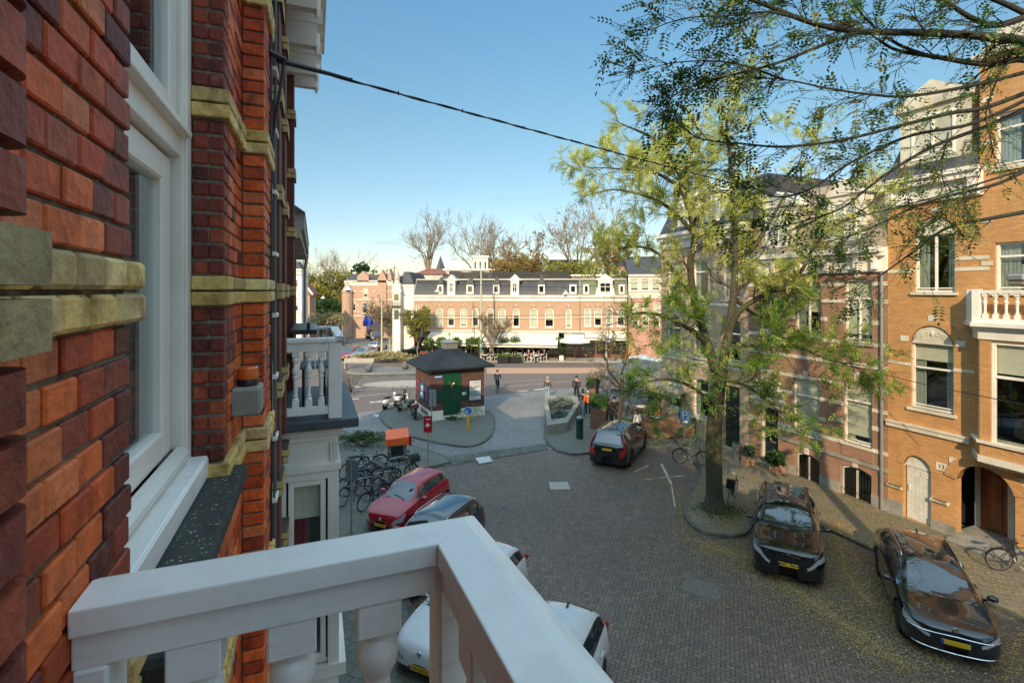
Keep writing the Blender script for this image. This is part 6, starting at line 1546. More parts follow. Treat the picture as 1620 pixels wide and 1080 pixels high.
bmw = make_car('parked_car','black electric SUV with large kidney grille parked beside the street tree',S_suv(L=4.85,W=1.97,top=[(0,.62),(.03,.92),(.15,1.0),(1.15,1.10),(1.35,1.14),(2.1,1.62),(2.5,1.70),(3.7,1.66),(4.3,1.54),(4.65,1.22),(4.8,1.05),(4.85,.6)],roof1=4.15,tailx=4.65,wheels=(.9,3.9,.38),belt=[(0,.6),(.12,.94),(1.3,1.06),(2.6,1.10),(4.0,1.16),(4.6,1.15),(4.85,.8)],rails=2,glassroof=True,pillars=[(2.6,2.7),(3.6,3.7),(4.2,4.3)],hl=(.45,.9,.74,.86,.55),gr=[(.42,.5,.86),(.75,.25,.40)],clad=False,rimdark=True,tl=(.55,.97,.85,.96,.3),bz=.93,pz=.60),P_blk,(7.95,14.55),27.5,group='black cars parked on the right side of the street')
kia = make_car('parked_car','long low black crossover parked in front of the orange house',S_suv(L=4.70,W=1.90,top=[(0,.60),(.03,.74),(.15,.82),(.95,.98),(1.05,1.0),(2.0,1.50),(2.5,1.56),(3.4,1.53),(4.1,1.34),(4.5,1.10),(4.66,1.0),(4.7,.55)],roof0=2.0,cowl=1.05,roof1=3.75,tailx=4.45,wheels=(.88,3.74,.36),belt=[(0,.58),(.12,.76),(1.0,.92),(2.6,1.0),(4.0,1.06),(4.5,1.05),(4.7,.8)],rails=1,glassroof=True,pillars=[(2.5,2.6),(3.5,3.6)],hl=(.45,.92,.62,.74,.5),gr=[(.7,.24,.36)],clad=True,tl=(.3,.95,.9,.98,.2),bz=.80,pz=.50,rf=1.0,spokes=10),P_blk2,(10.05,11.45),27.5,group='black cars parked on the right side of the street')
# volvo-like estate seen from behind: tail toward the viewer
xc = make_car('parked_car','black SUV seen from behind with tall red tail lights by the cafe terrace',S_suv(L=4.90,W=1.95,top=[(0,.65),(.03,.92),(.15,1.0),(1.15,1.12),(1.35,1.16),(2.05,1.66),(2.5,1.76),(4.0,1.74),(4.45,1.68),(4.72,1.22),(4.86,1.05),(4.9,.6)],roof1=4.42,tailx=4.74,wheels=(.93,3.92,.38),belt=[(0,.62),(.12,.94),(1.3,1.08),(2.6,1.12),(4.2,1.16),(4.7,1.16),(4.9,.75)],pillars=[(2.55,2.65),(3.5,3.6),(4.25,4.4)],tl=(.62,1.0,.78,1.18,.22),rr=.42,pzr=.93,lowblack=True),P_blk,(4.5+4.9*.45,24.05+4.9*.89),TD+180+3,group=None)
g = MB()
for s in (-1,1): g.tube([(4.83,s*.80,1.0),(4.70,s*.78,1.30),(4.55,s*.70,1.60)],.035,6)
g.build('tail_light', M_tail, xc, smooth=True)
for c_,L__ in ((bpy.data.objects['parked_car.002'],4.35),(bpy.data.objects['parked_car.003'],4.1)):
    for s in (-1,1): g = MB(); g.tube([(L__-.03,s*.66,.80),(L__-.08,s*.74,.95),(L__-.20,s*.745,1.06)],[.05,.065,.03],8); g.build('tail_light', M_tail, c_, smooth=True)
# kidney grille and antenna
g = MB()
for s in (-1,1):
    g.tube([(-.02,s*.06,.88),(-.02,s*.30,.86),(-.02,s*.33,.72),(-.02,s*.24,.62),(-.02,s*.08,.62),(-.02,s*.05,.72),(-.02,s*.06,.88)],.012,5)
g.build('kidney_grille', M_chrome if False else M_rimd, bmw)
for c,x,z in ((bpy.data.objects['parked_car.003'],3.35,1.49),(kia,3.5,1.53)):
    g = MB(); g.prism([(x,z),(x+.16,z-.01),(x+.15,z+.06)],-.02,.02); g.build('antenna', M_trim, c)
for c in (kia,): g = MB(); cf_ = lambda y: 1.0*(1-(1-min(1,abs(y)/.92)**4)**.25)-.008; g.tube([(cf_(y),y,.66-.03*abs(y)) for y in [q_*.085 for q_ in range(-10,11)]],.010,4); g.tube([(cf_(y*1.03),y,.27+.03*abs(y)) for y in [q_*.085 for q_ in range(-10,11)]],.010,4); g.build('chrome_strip', M_chrome, c)
# cars on the far side
def far(label, px, py, tail, S, paint, grp='cars parked across the avenue'):
    p = G(px,py,0); return make_car('parked_car',label,S,paint,(p.x,p.y),tail,group=grp,detail=False)
far('silver saloon facing the avenue on the far left',561,571,12,S_wagon(L=4.6),P_sil); far('dark red car beside the silver saloon, half hidden by the balcony',541,571,8,S_wagon(),P_dred)
far('dark people carrier parked far up the left road',597,541,-20,S_suv(),P_dkg); far('black estate parked behind the pale pole',588,536,-22,S_suv(),P_blk2)
far('silver hatchback parked between the pole and the red car',606,552,100+90,S_hatch(),P_sil); far('dark red hatchback behind the black sports car',622,557,60,S_hatch(),P_dred); far('low black sports car on the sunlit square',627,562,68,S_wagon(L=4.5,W=1.85,top=[(0,.45),(.03,.6),(.2,.72),(1.2,.86),(1.6,.92),(2.3,1.22),(2.6,1.28),(3.1,1.24),(3.8,1.0),(4.3,.85),(4.46,.78),(4.5,.45)],roof0=2.3,cowl=1.6,roof1=2.9,tailx=3.7,belt=[(0,.43),(.15,.62),(1.6,.84),(2.6,.88),(4.2,.80),(4.5,.6)],pillars=[(2.9,3.1)],tl=(.5,.9,.55,.7,.2),pzr=.6),P_blk2)
far('grey blue car parked far away by the park trees',537,520,-25,S_wagon(),P_navy)
# ================= bicycles
M_bk = plain('bike_black',(.010,.010,.011),.35,bump=0,coat=.3); M_bs = plain('bike_steel',(.35,.35,.34),.3,.8,bump=0); M_saddle = plain('saddle',(.02,.016,.013),.6,bump=0)
def wheel_mb(r=.34):
    g = MB(); n = 28
    g.tube([(r*math.cos(2*math.pi*k/n),0,r*math.sin(2*math.pi*k/n)) for k in range(n+1)],.017,6,False); return g
def make_bike(label, frame=M_bk, tyre=None, crate=False, cat='bicycle', group='parked bicycles', rim=None):
    t = thing('bicycle', label, cat, (0,0,0), 0, group)
    for x in (-.54,.54):
        g = wheel_mb(); w_ = g.build('wheel', tyre or M_tyre, t, smooth=True); w_.location = (x,0,.357)
        g = MB(); n=28; r=.315; g.tube([(r*math.cos(2*math.pi*k/n),0,r*math.sin(2*math.pi*k/n)) for k in range(n+1)],.011,5,False)
        for k in range(14): a=2*math.pi*k/14; g.tube([(.02*math.cos(a+1),.02*(-1)**k,.02*math.sin(a+1)),(r*math.cos(a),0,r*math.sin(a))],.0022,3,False)
        g.lathe([(.022,-.05),(.022,.05)],n=8,ax='y'); g.build('rim', rim or M_bs, w_)
    g = MB(); bb=(-.08,0,.30); st=(-.22,0,.80); hd=(.36,0,.88); hb_=(.40,0,.66)
    for a,b,r in ((bb,st,.017),(st,(.34,0,.80),.016),(bb,hb_,.019),(hd,hb_,.02),((-.54,.05,.357),st,.009),((-.54,-.05,.357),st,.009),((-.54,.05,.357),bb,.010),((-.54,-.05,.357),bb,.010),((.54,.05,.357),(.41,.04,.66),.011),((.54,-.05,.357),(.41,-.04,.66),.011),(hd,(.34,0,1.0),.014)): g.tube([a,b],r,6)
    g.build('frame', frame, t)
    g = MB(); g.tube([(.18,.30,1.02),(.30,.26,1.06),(.35,.10,1.02),(.34,0,1.0),(.35,-.10,1.02),(.30,-.26,1.06),(.18,-.30,1.02)],.012,6); g.build('handlebar', M_bs, t, smooth=True)
    g = MB()
    for s in (-1,1): g.tube([(.14,s*.30,1.015),(.25,s*.28,1.045)],.018,6)
    g.build_each('grip', M_saddle, t)
    g = MB(); g.tube([st,(-.25,0,.92)],.014,6); g.prism([(-.42,.93),(-.40,.96),(-.25,.965),(-.10,.945),(-.10,.93),(-.25,.925)],-.02,.02)
    g.add([(-.42,-.09,.955),(-.30,-.10,.955),(-.10,-.02,.95),(-.10,.02,.95),(-.30,.10,.955),(-.42,.09,.955),(-.40,-.06,.92),(-.1,0,.92),(-.40,.06,.92)],[(0,1,2,3,4,5),(0,6,8,5),(0,1,6),(1,2,7,6),(3,4,8,7),(4,5,8),(2,3,7),(6,7,8)]); g.build('saddle', M_saddle, t)
    g = MB()
    for (cx,a0,a1) in ((-.54,20,175),(.54,5,150)):
        pts=[(cx+.375*math.cos(R(a)),0,.357+.375*math.sin(R(a))) for a in range(a0,a1,12)]; g.tube(pts,.018,5)
    g.build_each('mudguard', frame, t)
    g = MB()
    for y in (-.06,.06): g.tube([(-.28,y,.74),(-.80,y,.74),(-.56,y*1.0,.37)],.006,5)
    for k in range(4): g.tube([(-.36-.13*k,-.06,.74),(-.36-.13*k,.06,.74)],.005,4)
    g.build('carrier', M_bk, t)
    g = MB(); g.lathe([(.09,-.045),(.095,-.04),(.09,-.035)],(bb[0],0,bb[2]),14,'y'); g.tube([bb,(bb[0]+.10,-.09,bb[2]-.13)],.009,4); g.tube([bb,(bb[0]-.10,.09,bb[2]+.13)],.009,4); g.cbox(bb[0]+.05,bb[0]+.15,-.15,-.09,bb[2]-.15,bb[2]-.125,.004); g.cbox(bb[0]-.15,bb[0]-.05,.09,.15,bb[2]+.115,bb[2]+.14,.004); g.build('pedal_crank', M_bs, t)
    if crate:
        g = MB(); 
        for k in range(4): z=.80+.07*k; g.box(.50,.86,-.20,-.185,z,z+.045); g.box(.50,.86,.185,.20,z,z+.045); g.box(.50,.515,-.185,.185,z,z+.045); g.box(.845,.86,-.185,.185,z,z+.045)
        g.box(.5,.86,-.2,.2,.785,.80); g.build('crate', M_bk, t)
    return t
def place_bike(src, px, py, rz, label, z=.1, lean=.12):
    p = G(px,py,z)
    c = copy_thing(src, p, R(rz), label); c.rotation_euler = (lean, 0, R(rz)); return c
b0 = make_bike('black city bicycle nearest the grey sign pole on the left pavement'); b0.location = G(590,800,.1); b0.rotation_euler=(.14,0,R(62))
bl_ = [(556,792,70,'black bicycle at the left end of the bicycle row by the white bay'),(568,782,25,'bicycle leaning behind the left sign plate'),(578,770,55,'bicycle with upright steel handlebar in the left part of the row'),(596,766,20,'black bicycle standing crosswise in the middle of the row'),(612,775,62,'dark bicycle with steel loop beside it in front of the row'),(604,752,40,'bicycle in the rear line behind the middle of the row'),
 (634,764,35,'long bicycle in front of the orange roofed cabinet'),(583,744,15,'bicycle in the rear line near the hedge'),(560,752,60,'bicycle furthest left in the rear line'),(618,790,75,'bicycle lying low toward the viewer in the row')]
for px,py,rz,lb in bl_: place_bike(b0,px,py,rz,lb,lean=random.uniform(-.2,.2))
b1_ = make_bike('black bicycle with front crate standing right of the orange roofed cabinet',crate=True); b1_.location=G(652,748,.1); b1_.rotation_euler=(.1,0,R(-62))
b2_ = make_bike('green bicycle with white tyres leaning on the kiosk wall',frame=plain('bike_green',(.20,.30,.04),.35,bump=0),tyre=plain('white_tyre',(.45,.43,.38),.7,bump=0)); b2_.location=G(744,667,.09); b2_.rotation_euler=(-.1,0,krot)
b3_ = make_bike('black bicycle leaning against the parking sign pole',group='parked bicycles'); b3_.location=G(1094,734,.1); b3_.rotation_euler=(.12,0,R(-20))
b4_ = make_bike('dark bicycle with child seat standing behind the street tree trunk',group='parked bicycles'); b4_.location=G(1158,793,.1); b4_.rotation_euler=(.1,0,R(55))
g = MB(); g.cbox(-.72,-.42,-.14,.14,.76,.82,.02); g.cbox(-.78,-.72,-.15,.15,.76,1.15,.02); g.build('child_seat', M_saddle, b4_)
b5_ = copy_thing(b3_, G(1614,906,.1), R(-15), 'bicycle whose wheel just enters the picture at the right edge below the porch')
# bicycle racks
rk = thing('bicycle_rack','low steel hoop rack between the parked bicycles','rack',G(604,778,.1),R(35),'hoop racks')
g = MB(); g.tube([(-.4,0,0),(-.4,0,.7),(-.3,0,.82),(.3,0,.82),(.4,0,.7),(.4,0,0)],.022,8); g.build('hoop', M_bs, rk, smooth=True)
for px,py,lb in ((575,788,'leftmost steel hoop rack in the bicycle row'),(628,752,'steel hoop rack beside the orange roofed cabinet')): copy_thing(rk,G(px,py,.1),R(35),lb)
# ================= scooters by the kiosk
def make_scooter(label, body, px, py, rz, group='scooters beside the kiosk', big=False):
    t = thing('motor_scooter',label,'scooter',G(px,py,.09),R(rz),group)
    for x in (-.62,.62):
        g = MB(); g.lathe([(.12,-.055),(.22,-.06),(.25,-.03),(.25,.03),(.22,.06),(.12,.055)],n=20,ax='y'); w_=g.build('wheel',M_tyre,t,smooth='auto'); w_.location=(x,0,.25)
        g = MB(); g.lathe([(0,-.04),(.13,-.045),(.13,.045),(0,.04)],n=14,ax='y'); g.build('rim',M_rim,w_)
    g = MB(); g.blob((-.48,0,.55),.36,.17,.22,14,9); g.blob((.40,0,.60),.12,.17,.34,12,9); g.cbox(-.3,.42,-.15,.15,.26,.34,.03); g.blob((.62,0,.50),.22,.09,.09,10,7); g.blob((.36,0,.98),.14,.15,.11,10,7); g.build('fairing',body,t,smooth=True)
    g = MB(); g.blob((-.40,0,.80),.42,.14,.09,14,8); g.build('seat',M_saddle,t,smooth=True)
    g = MB(); g.tube([(.62,.0,.25),(.42,0,.95),(.38,0,1.08)],.03,6); g.tube([(.28,.34,1.08),(.36,.12,1.10),(.36,-.12,1.10),(.28,-.34,1.08)],.016,6)
    for s in (-1,1): g.tube([(.36,s*.2,1.1),(.38,s*.24,1.28)],.006,4); g.blob((.38,s*.25,1.32),.02,.06,.045,8,5)
    g.build('handlebar',M_bk,t)
    g = MB(); g.blob((.50,0,.98),.05,.08,.06,10,6); g.build('headlight',M_lampw,t,smooth=True)
    g = MB(); g.tube([(-.2,-.15,.28),(-.55,-.18,.30),(-.85,-.18,.36)],.045,8); g.build('exhaust',M_bs,t); 
    if big: g = MB(); g.cbox(-1.02,-.70,-.2,.2,.78,1.08,.05); g.build('top_box', big, t)
    return t
make_scooter('white scooter standing apart on the left of the kiosk',P_wht,619,645,60)
make_scooter('grey blue scooter with white screen nearest the kiosk posters',P_sil,640,647,70,big=P_wht); make_scooter('black scooter behind the white topped one',P_blk,635,641,65); make_scooter('dark scooter with red seat box closest to the kiosk wall',P_dkg,654,660,110,big=P_dred)
# ================= people
SKIN = plain('skin',(.42,.24,.17),.6,bump=0)
def skinned(name, joints, edges, mat, parent, sub=1, root=0):
    me = bpy.data.meshes.new(name); me.from_pydata([j[:3] for j in joints], edges, []); me.materials.append(mat)
    o = bpy.data.objects.new(name, me); COL.objects.link(o); o.parent = parent
    md = o.modifiers.new('skin','SKIN'); me.skin_vertices.new() if not me.skin_vertices else None
    for i,j in enumerate(joints):
        v = me.skin_vertices[0].data[i]; r_ = j[3]; v.radius = (r_, j[4] if len(j) > 4 else r_); v.use_root = (i == root)
    md.use_smooth_shade = True; md.branch_smoothing = .6
    s_ = o.modifiers.new('sub','SUBSURF'); s_.levels = sub; s_.render_levels = sub; return o
def person(label, loc, rz, top, legs, hair, h=1.74, pose='walk', shoe=None, group=None, bag=None, hat=None, long=False):
    """faces local +x"""
    k = h/1.74; t = thing('person',label,'person',loc,R(rz),group)
    if pose == 'walk': hipz=.92; la=[(.0,.10,.92),(.16,.10,.50),(.12,.10,.09)]; ra=[(.0,-.10,.92),(.02,-.10,.49),(-.26,-.10,.14)]; ha=[(.0,.2,1.42),(-.10,.25,1.14),(-.02,.27,.90)]; hb2=[(.0,-.2,1.42),(.06,-.25,1.14),(.22,-.24,.93)]
    elif pose == 'stand': la=[(.0,.10,.92),(.02,.11,.50),(.0,.12,.09)]; ra=[(.0,-.10,.92),(.02,-.11,.50),(.0,-.12,.09)]; ha=[(.0,.2,1.42),(-.03,.26,1.14),(.08,.24,.91)]; hb2=[(.0,-.2,1.42),(-.03,-.26,1.14),(.10,-.22,.92)]
    elif pose == 'sit': la=[(-.05,.10,.52),(.38,.12,.52),(.36,.12,.09)]; ra=[(-.05,-.10,.52),(.38,-.12,.52),(.38,-.14,.09)]; ha=[(-.05,.2,1.0),(.0,.25,.74),(.24,.16,.72)]; hb2=[(-.05,-.2,1.0),(.0,-.25,.74),(.24,-.16,.72)]
    else: la=[(-.02,.09,.98),(.34,.11,.86),(.20,.10,.44)]; ra=[(-.02,-.09,.98),(.24,-.11,.66),(.06,-.10,.28)]; ha=[(.22,.2,1.42),(.36,.24,1.18),(.56,.26,1.06)]; hb2=[(.22,-.2,1.42),(.36,-.24,1.18),(.56,-.26,1.06)]
    pz = la[0][2]; ln = .18 if pose == 'ride' else 0; off = ha[0][2]-1.42 if pose == 'sit' else 0; bx = la[0][0]
    def T(j): return [(a*k,b*k,c*k,*[q*k for q in r_]) for a,b,c,*r_ in j]
    hx = bx+ln+.03
    nk, hd = 1.50+off, 1.62+off
    J = [(bx,0,pz+.02,.10,.10),(bx+ln*.5,0,pz+.26,.09,.09),(bx+ln*.9,0,1.38+off,.10,.10),(hx,0,nk,.055),(hx+.02,0,hd-.02,.085,.075),(hx+.02,0,hd+.09,.085,.08),(hx+.01,0,hd+.15,.05)]
    E_ = [(0,1),(1,2),(2,3),(3,4),(4,5),(5,6)]
    def limb(pts, rs, at):
        i0 = at
        for p,r_ in zip(pts,rs): J.append((*p,r_)); E_.append((i0,len(J)-1)); i0 = len(J)-1
        return i0
    limb([la[0],la[1],la[2]],[.085,.058,.040],0); limb([ra[0],ra[1],ra[2]],[.085,.058,.040],0)
    for arm,s in ((ha,1),(hb2,-1)):
        w_ = limb(arm,[.055,.042,.028],2); d = (Vector(arm[2])-Vector(arm[1])).normalized(); palm = Vector(arm[2])+d*.06; J.append((*palm,.026,.016)); E_.append((w_,len(J)-1)); pi_=len(J)-1
        for f,(dy,ll) in enumerate(((-.022,.055),(-.008,.065),(.008,.06),(.022,.048))):
            a = palm+Vector((dy,0,0))+d*.03; b = a+d*ll*.6+Vector((.006,0,0)); c = b+d*ll*.5+Vector((.0,-s*.012,0))
            J.append((*a,.0095)); E_.append((pi_,len(J)-1)); J.append((*b,.0088)); E_.append((len(J)-2,len(J)-1)); J.append((*c,.007)); E_.append((len(J)-2,len(J)-1))
        a = Vector(arm[2])+d*.025+Vector((.03,0,0)); J.append((*a,.010)); E_.append((w_,len(J)-1)); b=a+d*.035+Vector((.02,0,0)); J.append((*b,.008)); E_.append((len(J)-2,len(J)-1))
    body = skinned('body', T(J), E_, SKIN, t, 1)
    # face
    g = MB(); hz_=(hd+.035)*k; fx_=(hx+.02+.088)*k
    for s in (-1,1): g.blob((fx_-.006,s*.030*k,hz_),.010,.014,.009,6,4)
    e_ = g.build('eye', M_dark, t)
    g = MB(); g.add([(fx_-.01,-.014,hz_-.035),(fx_-.01,.014,hz_-.035),(fx_+.018,0,hz_-.03),(fx_-.008,0,hz_+.01)],[(0,1,2),(1,3,2),(3,0,2)]); 
    for s in (-1,1): g.blob(((hx+.015)*k,s*.088*k,hz_-.01),.014,.008,.026,6,5)
    g.build('nose_and_ears', SKIN, t); g = MB(); g.box(fx_-.012,fx_-.001,-.022,.022,hz_-.062,hz_-.052); g.build('mouth', plain('lips',(.35,.12,.10),.6,bump=0) if 'lips' not in MATS else MATS['lips'], t)
    # hair
    g = MB(); g.blob(((hx+.0)*k,0,(hd+.075)*k),.108*k,.098*k,.105*k,14,8)
    if long: g.blob(((hx-.06)*k,0,(hd-.05)*k),.06*k,.09*k,.16*k,10,7)
    g.v = [(x-(.03*k if x > hx*k and z < (hd+.09)*k else 0), y, z) for x,y,z in g.v]
    g.build('hair', hair, t, smooth=True)
    # jacket and trousers over the body
    hem = pz-.08 if pose != 'sit' else pz+.02
    Jt = [(bx,0,hem,.165,.135),(bx+ln*.5,0,pz+.26,.155,.13),(bx+ln*.9,0,1.38+off,.17,.14),(hx-.005,0,nk-.03,.07)]; Et=[(0,1),(1,2),(2,3)]
    for arm in (ha,hb2):
        i0=2
        for p,r_ in zip((arm[0],arm[1],Vector(arm[1]).lerp(Vector(arm[2]),.93)),(.075,.060,.044)): Jt.append((*p,r_)); Et.append((i0,len(Jt)-1)); i0=len(Jt)-1
    skinned('jacket', T(Jt), Et, top, t, 1)
    Jl = [(bx,0,pz+.04,.155,.115)]; El=[]
    for lg in (la,ra):
        i0=0
        for p,r_ in zip((lg[0],lg[1],Vector(lg[1]).lerp(Vector(lg[2]),.92)),(.108,.076,.056)): Jl.append((*p,r_)); El.append((i0,len(Jl)-1)); i0=len(Jl)-1
    skinned('trousers', T(Jl), El, legs, t, 1)
    for lg in (la,ra):
        x,y,z = lg[2]; zz=z-.09
        g = MB(); g.blob(((x+.055)*k,y*k,(zz+.045)*k),.145*k,.05*k,.05*k,12,6); g.v=[(a,b,max(c,zz*k)) for a,b,c in g.v]; g.build('shoe', shoe or M_saddle, t, smooth=True)
    if bag:
        g = MB(); g.cbox(-.16,.12,-.36,-.27,.62,.90,.02); g.tube([(-.1,-.31,.9),(-.05,-.28,1.15),(-.02,-.2,1.42),(.02,-.28,1.15),(.06,-.31,.9)],.012,4); g.build('handbag', bag, t)
    return t
HD = plain('dark_hair',(.02,.014,.01),.7,bump=0); HG = plain('grey_hair',(.42,.40,.36),.7,bump=0); HB = plain('brown_hair',(.10,.06,.035),.7,bump=0)
CB = plain('black_cloth',(.012,.013,.016),.9,bump=0); CN = plain('navy_cloth',(.015,.022,.04),.9,bump=0); CJ = plain('jeans',(.05,.10,.20),.9,bump=0); CL = plain('light_jeans',(.30,.36,.42),.9,bump=0); CO = plain('orange_jacket',(.62,.13,.02),.8,bump=0); CW = plain('white_shirt',(.55,.56,.58),.8,bump=0); CG = plain('grey_green_cloth',(.05,.07,.06),.9,bump=0); SW = plain('white_shoe',(.5,.5,.5),.7,bump=0)
heads = 90
person('man in dark jacket and light jeans walking near the end of the planter',G(866,631,.004),80,CG,CL,HG,1.70,shoe=SW)
person('man in dark clothes with a bag walking beside the planter toward the avenue',G(912,632,.1),82,CB,CB,HD,1.82)
person('long haired woman in dark jacket and blue jeans walking beside the orange jacket',G(922,655,.1),85,CB,CJ,HD,1.68,long=True)
person('grey haired person in orange jacket with blue shoulder bag',G(930,658,.1),85,CO,CB,HG,1.66,bag=CJ,shoe=SW)
person('person in white shirt bending behind the black SUV',G(1008,695,.1),120,CW,CN,HD,1.68,'stand',long=True)
cy = make_bike('dark bicycle being ridden away toward the avenue by a man in black',group='ridden bicycle'); cy.location=G(787,619,.008); cy.rotation_euler=(0,0,R(86)); cy['group']='bicycles in use'
d_=Vector((math.cos(R(86)),math.sin(R(86)),0)); person('man dressed in black riding a bicycle across the side street',G(787,619,.0)-d_*.28+Vector((0,0,.0)),86,CN,CB,HD,1.80,'ride')
# ================= trees
M_leafT = leafmat('robinia_leaves', .40); M_leafN = leafmat('near_leaves', .30)
def spline(pts, n=6):
    P = [Vector(p) for p in pts]; out = []
    for i in range(len(P)-1):
        a = P[max(i-1,0)]; b = P[i]; c = P[i+1]; d = P[min(i+2,len(P)-1)]
        for k in range(n):
            t = k/n; out.append(.5*((2*b)+(c-a)*t+(2*a-5*b+4*c-d)*t*t+(3*b-a-3*c+d)*t*t*t))
    out.append(P[-1]); return out
class Tree:
    def __init__(s, seed, origin): s.r = random.Random(seed); s.o = Vector(origin); s.wood = MB(); s.leaves = MB(); s.tips = []
    def limb(s, pts, r0, r1, n=6, sides=8, wob=.0):
        P = spline(pts, n); m = len(P)
        if wob: P = [p+Vector((s.r.uniform(-wob,wob),s.r.uniform(-wob,wob),s.r.uniform(-wob,wob)))*(1 if 0<i<m-1 else 0) for i,p in enumerate(P)]
        R_ = [r0+(r1-r0)*(i/(m-1))**.8 for i in range(m)]; s.wood.tube([p-s.o for p in P], R_, sides, False); return P, R_
    def grow(s, p, d, L, r, lvl, up=.15, spread=.7, rmin=.004, seg=4, tiplen=.9, density=3, droop=0.0):
        pts = [p]; q = Vector(p); dd = Vector(d).normalized(); n = seg
        for i in range(n):
            dd = (dd+Vector((s.r.uniform(-1,1),s.r.uniform(-1,1),s.r.uniform(-1,1)))*.22+Vector((0,0,up-droop*i/n))).normalized(); q = q+dd*L/n; pts.append(q)
        s.wood.tube([a-s.o for a in pts], [max(rmin, r*(1-.75*i/n)) for i in range(n+1)], 5 if r > .03 else (4 if r > .012 else 3), False)
        if lvl <= 0: s.tips += [(pts[i].lerp(pts[i+1],s.r.random()), (pts[i+1]-pts[i]).normalized()) for i in range(n) for _ in range(density)]; return
        kids = 3 if lvl > 1 else 4
        for k in range(kids):
            i = s.r.randint(1,n); b = pts[i]; ax = (pts[i]-pts[i-1]).normalized()
            o = ax.orthogonal().normalized(); o.rotate(Matrix.Rotation(s.r.uniform(0,6.28),3,ax)); nd = (ax*(1-spread*.5)+o*spread).normalized()
            s.grow(b, nd, L*s.r.uniform(.5,.75), max(rmin,r*.5), lvl-1, up, spread, rmin, seg, tiplen, density, droop)
    def compound(s, mb, p, d, size, pal, rnd, n=6):
        """a feathery leaf: leaflets in pairs along a stalk"""
        d = (d+Vector((rnd.uniform(-1,1),rnd.uniform(-1,1),rnd.uniform(-.6,.45)))*.8).normalized(); side = d.cross(Vector((rnd.uniform(-.3,.3),rnd.uniform(-.3,.3),1))).normalized(); c0 = rnd.choice(pal); P = Vector(p)-s.o
        for i in range(n):
            c = P+d*size*(i+1)/n+Vector((0,0,-size*.10*((i+1)/n)**2)); k = rnd.uniform(.75,1.2); mb.cc = tuple(min(1,x*k) for x in c0)
            for sg in ((-1,1) if i < n-1 else (0,)):
                a = (side*sg+d*.35) if sg else d; a.normalize(); l = size*.30*rnd.uniform(.8,1.1); b = (d if sg else side)*l*.26+Vector((0,0,rnd.uniform(-.1,.1)*l))
                mb.add([c, c+a*l*.5+b, c+a*l, c+a*l*.5-b], [(0,1,2,3)])
    def patch(s, mb, p, size, pal, rnd, n=3):
        P = Vector(p)-s.o
        for i in range(n):
            c = P+Vector((rnd.gauss(0,1),rnd.gauss(0,1),rnd.gauss(0,.8)))*size*.8; k = rnd.uniform(.7,1.25); q = rnd.choice(pal); mb.cc = tuple(min(1,x*k) for x in q)
            a = Vector((rnd.uniform(-1,1),rnd.uniform(-1,1),rnd.uniform(-.6,.6))).normalized(); b = a.orthogonal(); b.rotate(Matrix.Rotation(rnd.uniform(0,6.28),3,a)); l = size*rnd.uniform(.5,1)
            mb.add([c-a*l, c+b*l*.38, c+a*l, c-b*l*.38], [(0,1,2,3)])
YG = [(.66,.66,.22),(.56,.60,.17),(.74,.70,.28),(.46,.52,.14),(.62,.60,.22)]; GN = [(.12,.25,.035),(.16,.30,.045),(.08,.17,.03),(.22,.33,.055)]; OL = [(.36,.42,.08),(.46,.46,.10),(.28,.36,.06)]
# ---- the big street tree
tb = G(1130,806,.1); TY = tb.y
def TW(px,py,dy=0): return W(px,py,TY+dy)
tr = thing('street_tree','tall leafy robinia tree with forked mossy trunk growing from the mossy pavement','tree',tb,0)
MATS['tree_bark'] = plain('trunk_bark',(.065,.053,.034),.9,var=.45,scale=14,bump=.9,dirt=(.075,.08,.03)); T = Tree(11, tb)
limbs = []
def L_(pts, r0, r1, **k): P, R_ = T.limb([TW(*p) for p in pts], r0, r1, **k); limbs.append((P,R_)); return P
L_([(1130,812,0),(1130,770,0),(1129,700,0),(1133,640,0),(1140,585,0)],.33,.27,sides=14)
T.wood.tube([tb-T.o+Vector((0,0,-.05)), tb-T.o+Vector((0,0,.25)), tb-T.o+Vector((0,0,.7))],[.50,.38,.29],14,False)
L_([(1136,600,0),(1118,540,-.1),(1100,480,-.3),(1092,420,-.6),(1098,370,-.8),(1080,300,-1.0),(1072,270,-1.1),(1040,225,-1.3),(1005,205,-1.5)],.20,.04)
L_([(1140,590,0),(1152,530,.2),(1160,470,.4),(1163,400,.6),(1160,330,.8),(1155,250,1.0),(1150,190,1.1),(1165,150,1.2)],.21,.04)
L_([(1152,525,.2),(1172,490,-.2),(1215,463,-.6),(1245,452,-.9),(1270,425,-1.1),(1285,395,-1.3),(1310,365,-1.5),(1360,335,-1.8)],.14,.03)
L_([(1145,560,0),(1170,548,-.5),(1220,545,-1.0),(1270,552,-1.4),(1315,570,-1.8),(1350,575,-2)],.12,.02)
L_([(1120,545,-.1),(1090,520,-.8),(1050,500,-1.5),(1010,495,-2.0),(985,505,-2.3)],.12,.02)
L_([(1100,470,-.3),(1075,440,.5),(1040,400,1.2),(1000,390,1.8),(960,400,2.2)],.12,.02)
L_([(1098,370,-.8),(1060,330,0),(1020,310,.8),(975,300,1.4),(945,305,1.6)],.10,.02)
L_([(1080,300,-1.0),(1040,275,-1.5),(990,268,-2.0),(945,265,-2.2)],.08,.015)
L_([(1160,430,.5),(1200,380,1.4),(1230,330,2),(1255,280,2.4),(1270,240,2.6)],.12,.02)
L_([(1130,640,0),(1100,615,-.8),(1060,600,-1.6),(1020,605,-2.1),(990,620,-2.4)],.09,.015)
L_([(1138,600,0),(1180,610,-1.0),(1220,640,-1.8),(1250,665,-2.2)],.08,.012)
L_([(1160,400,.6),(1120,330,2),(1105,260,2.6),(1110,200,2.8)],.11,.02)
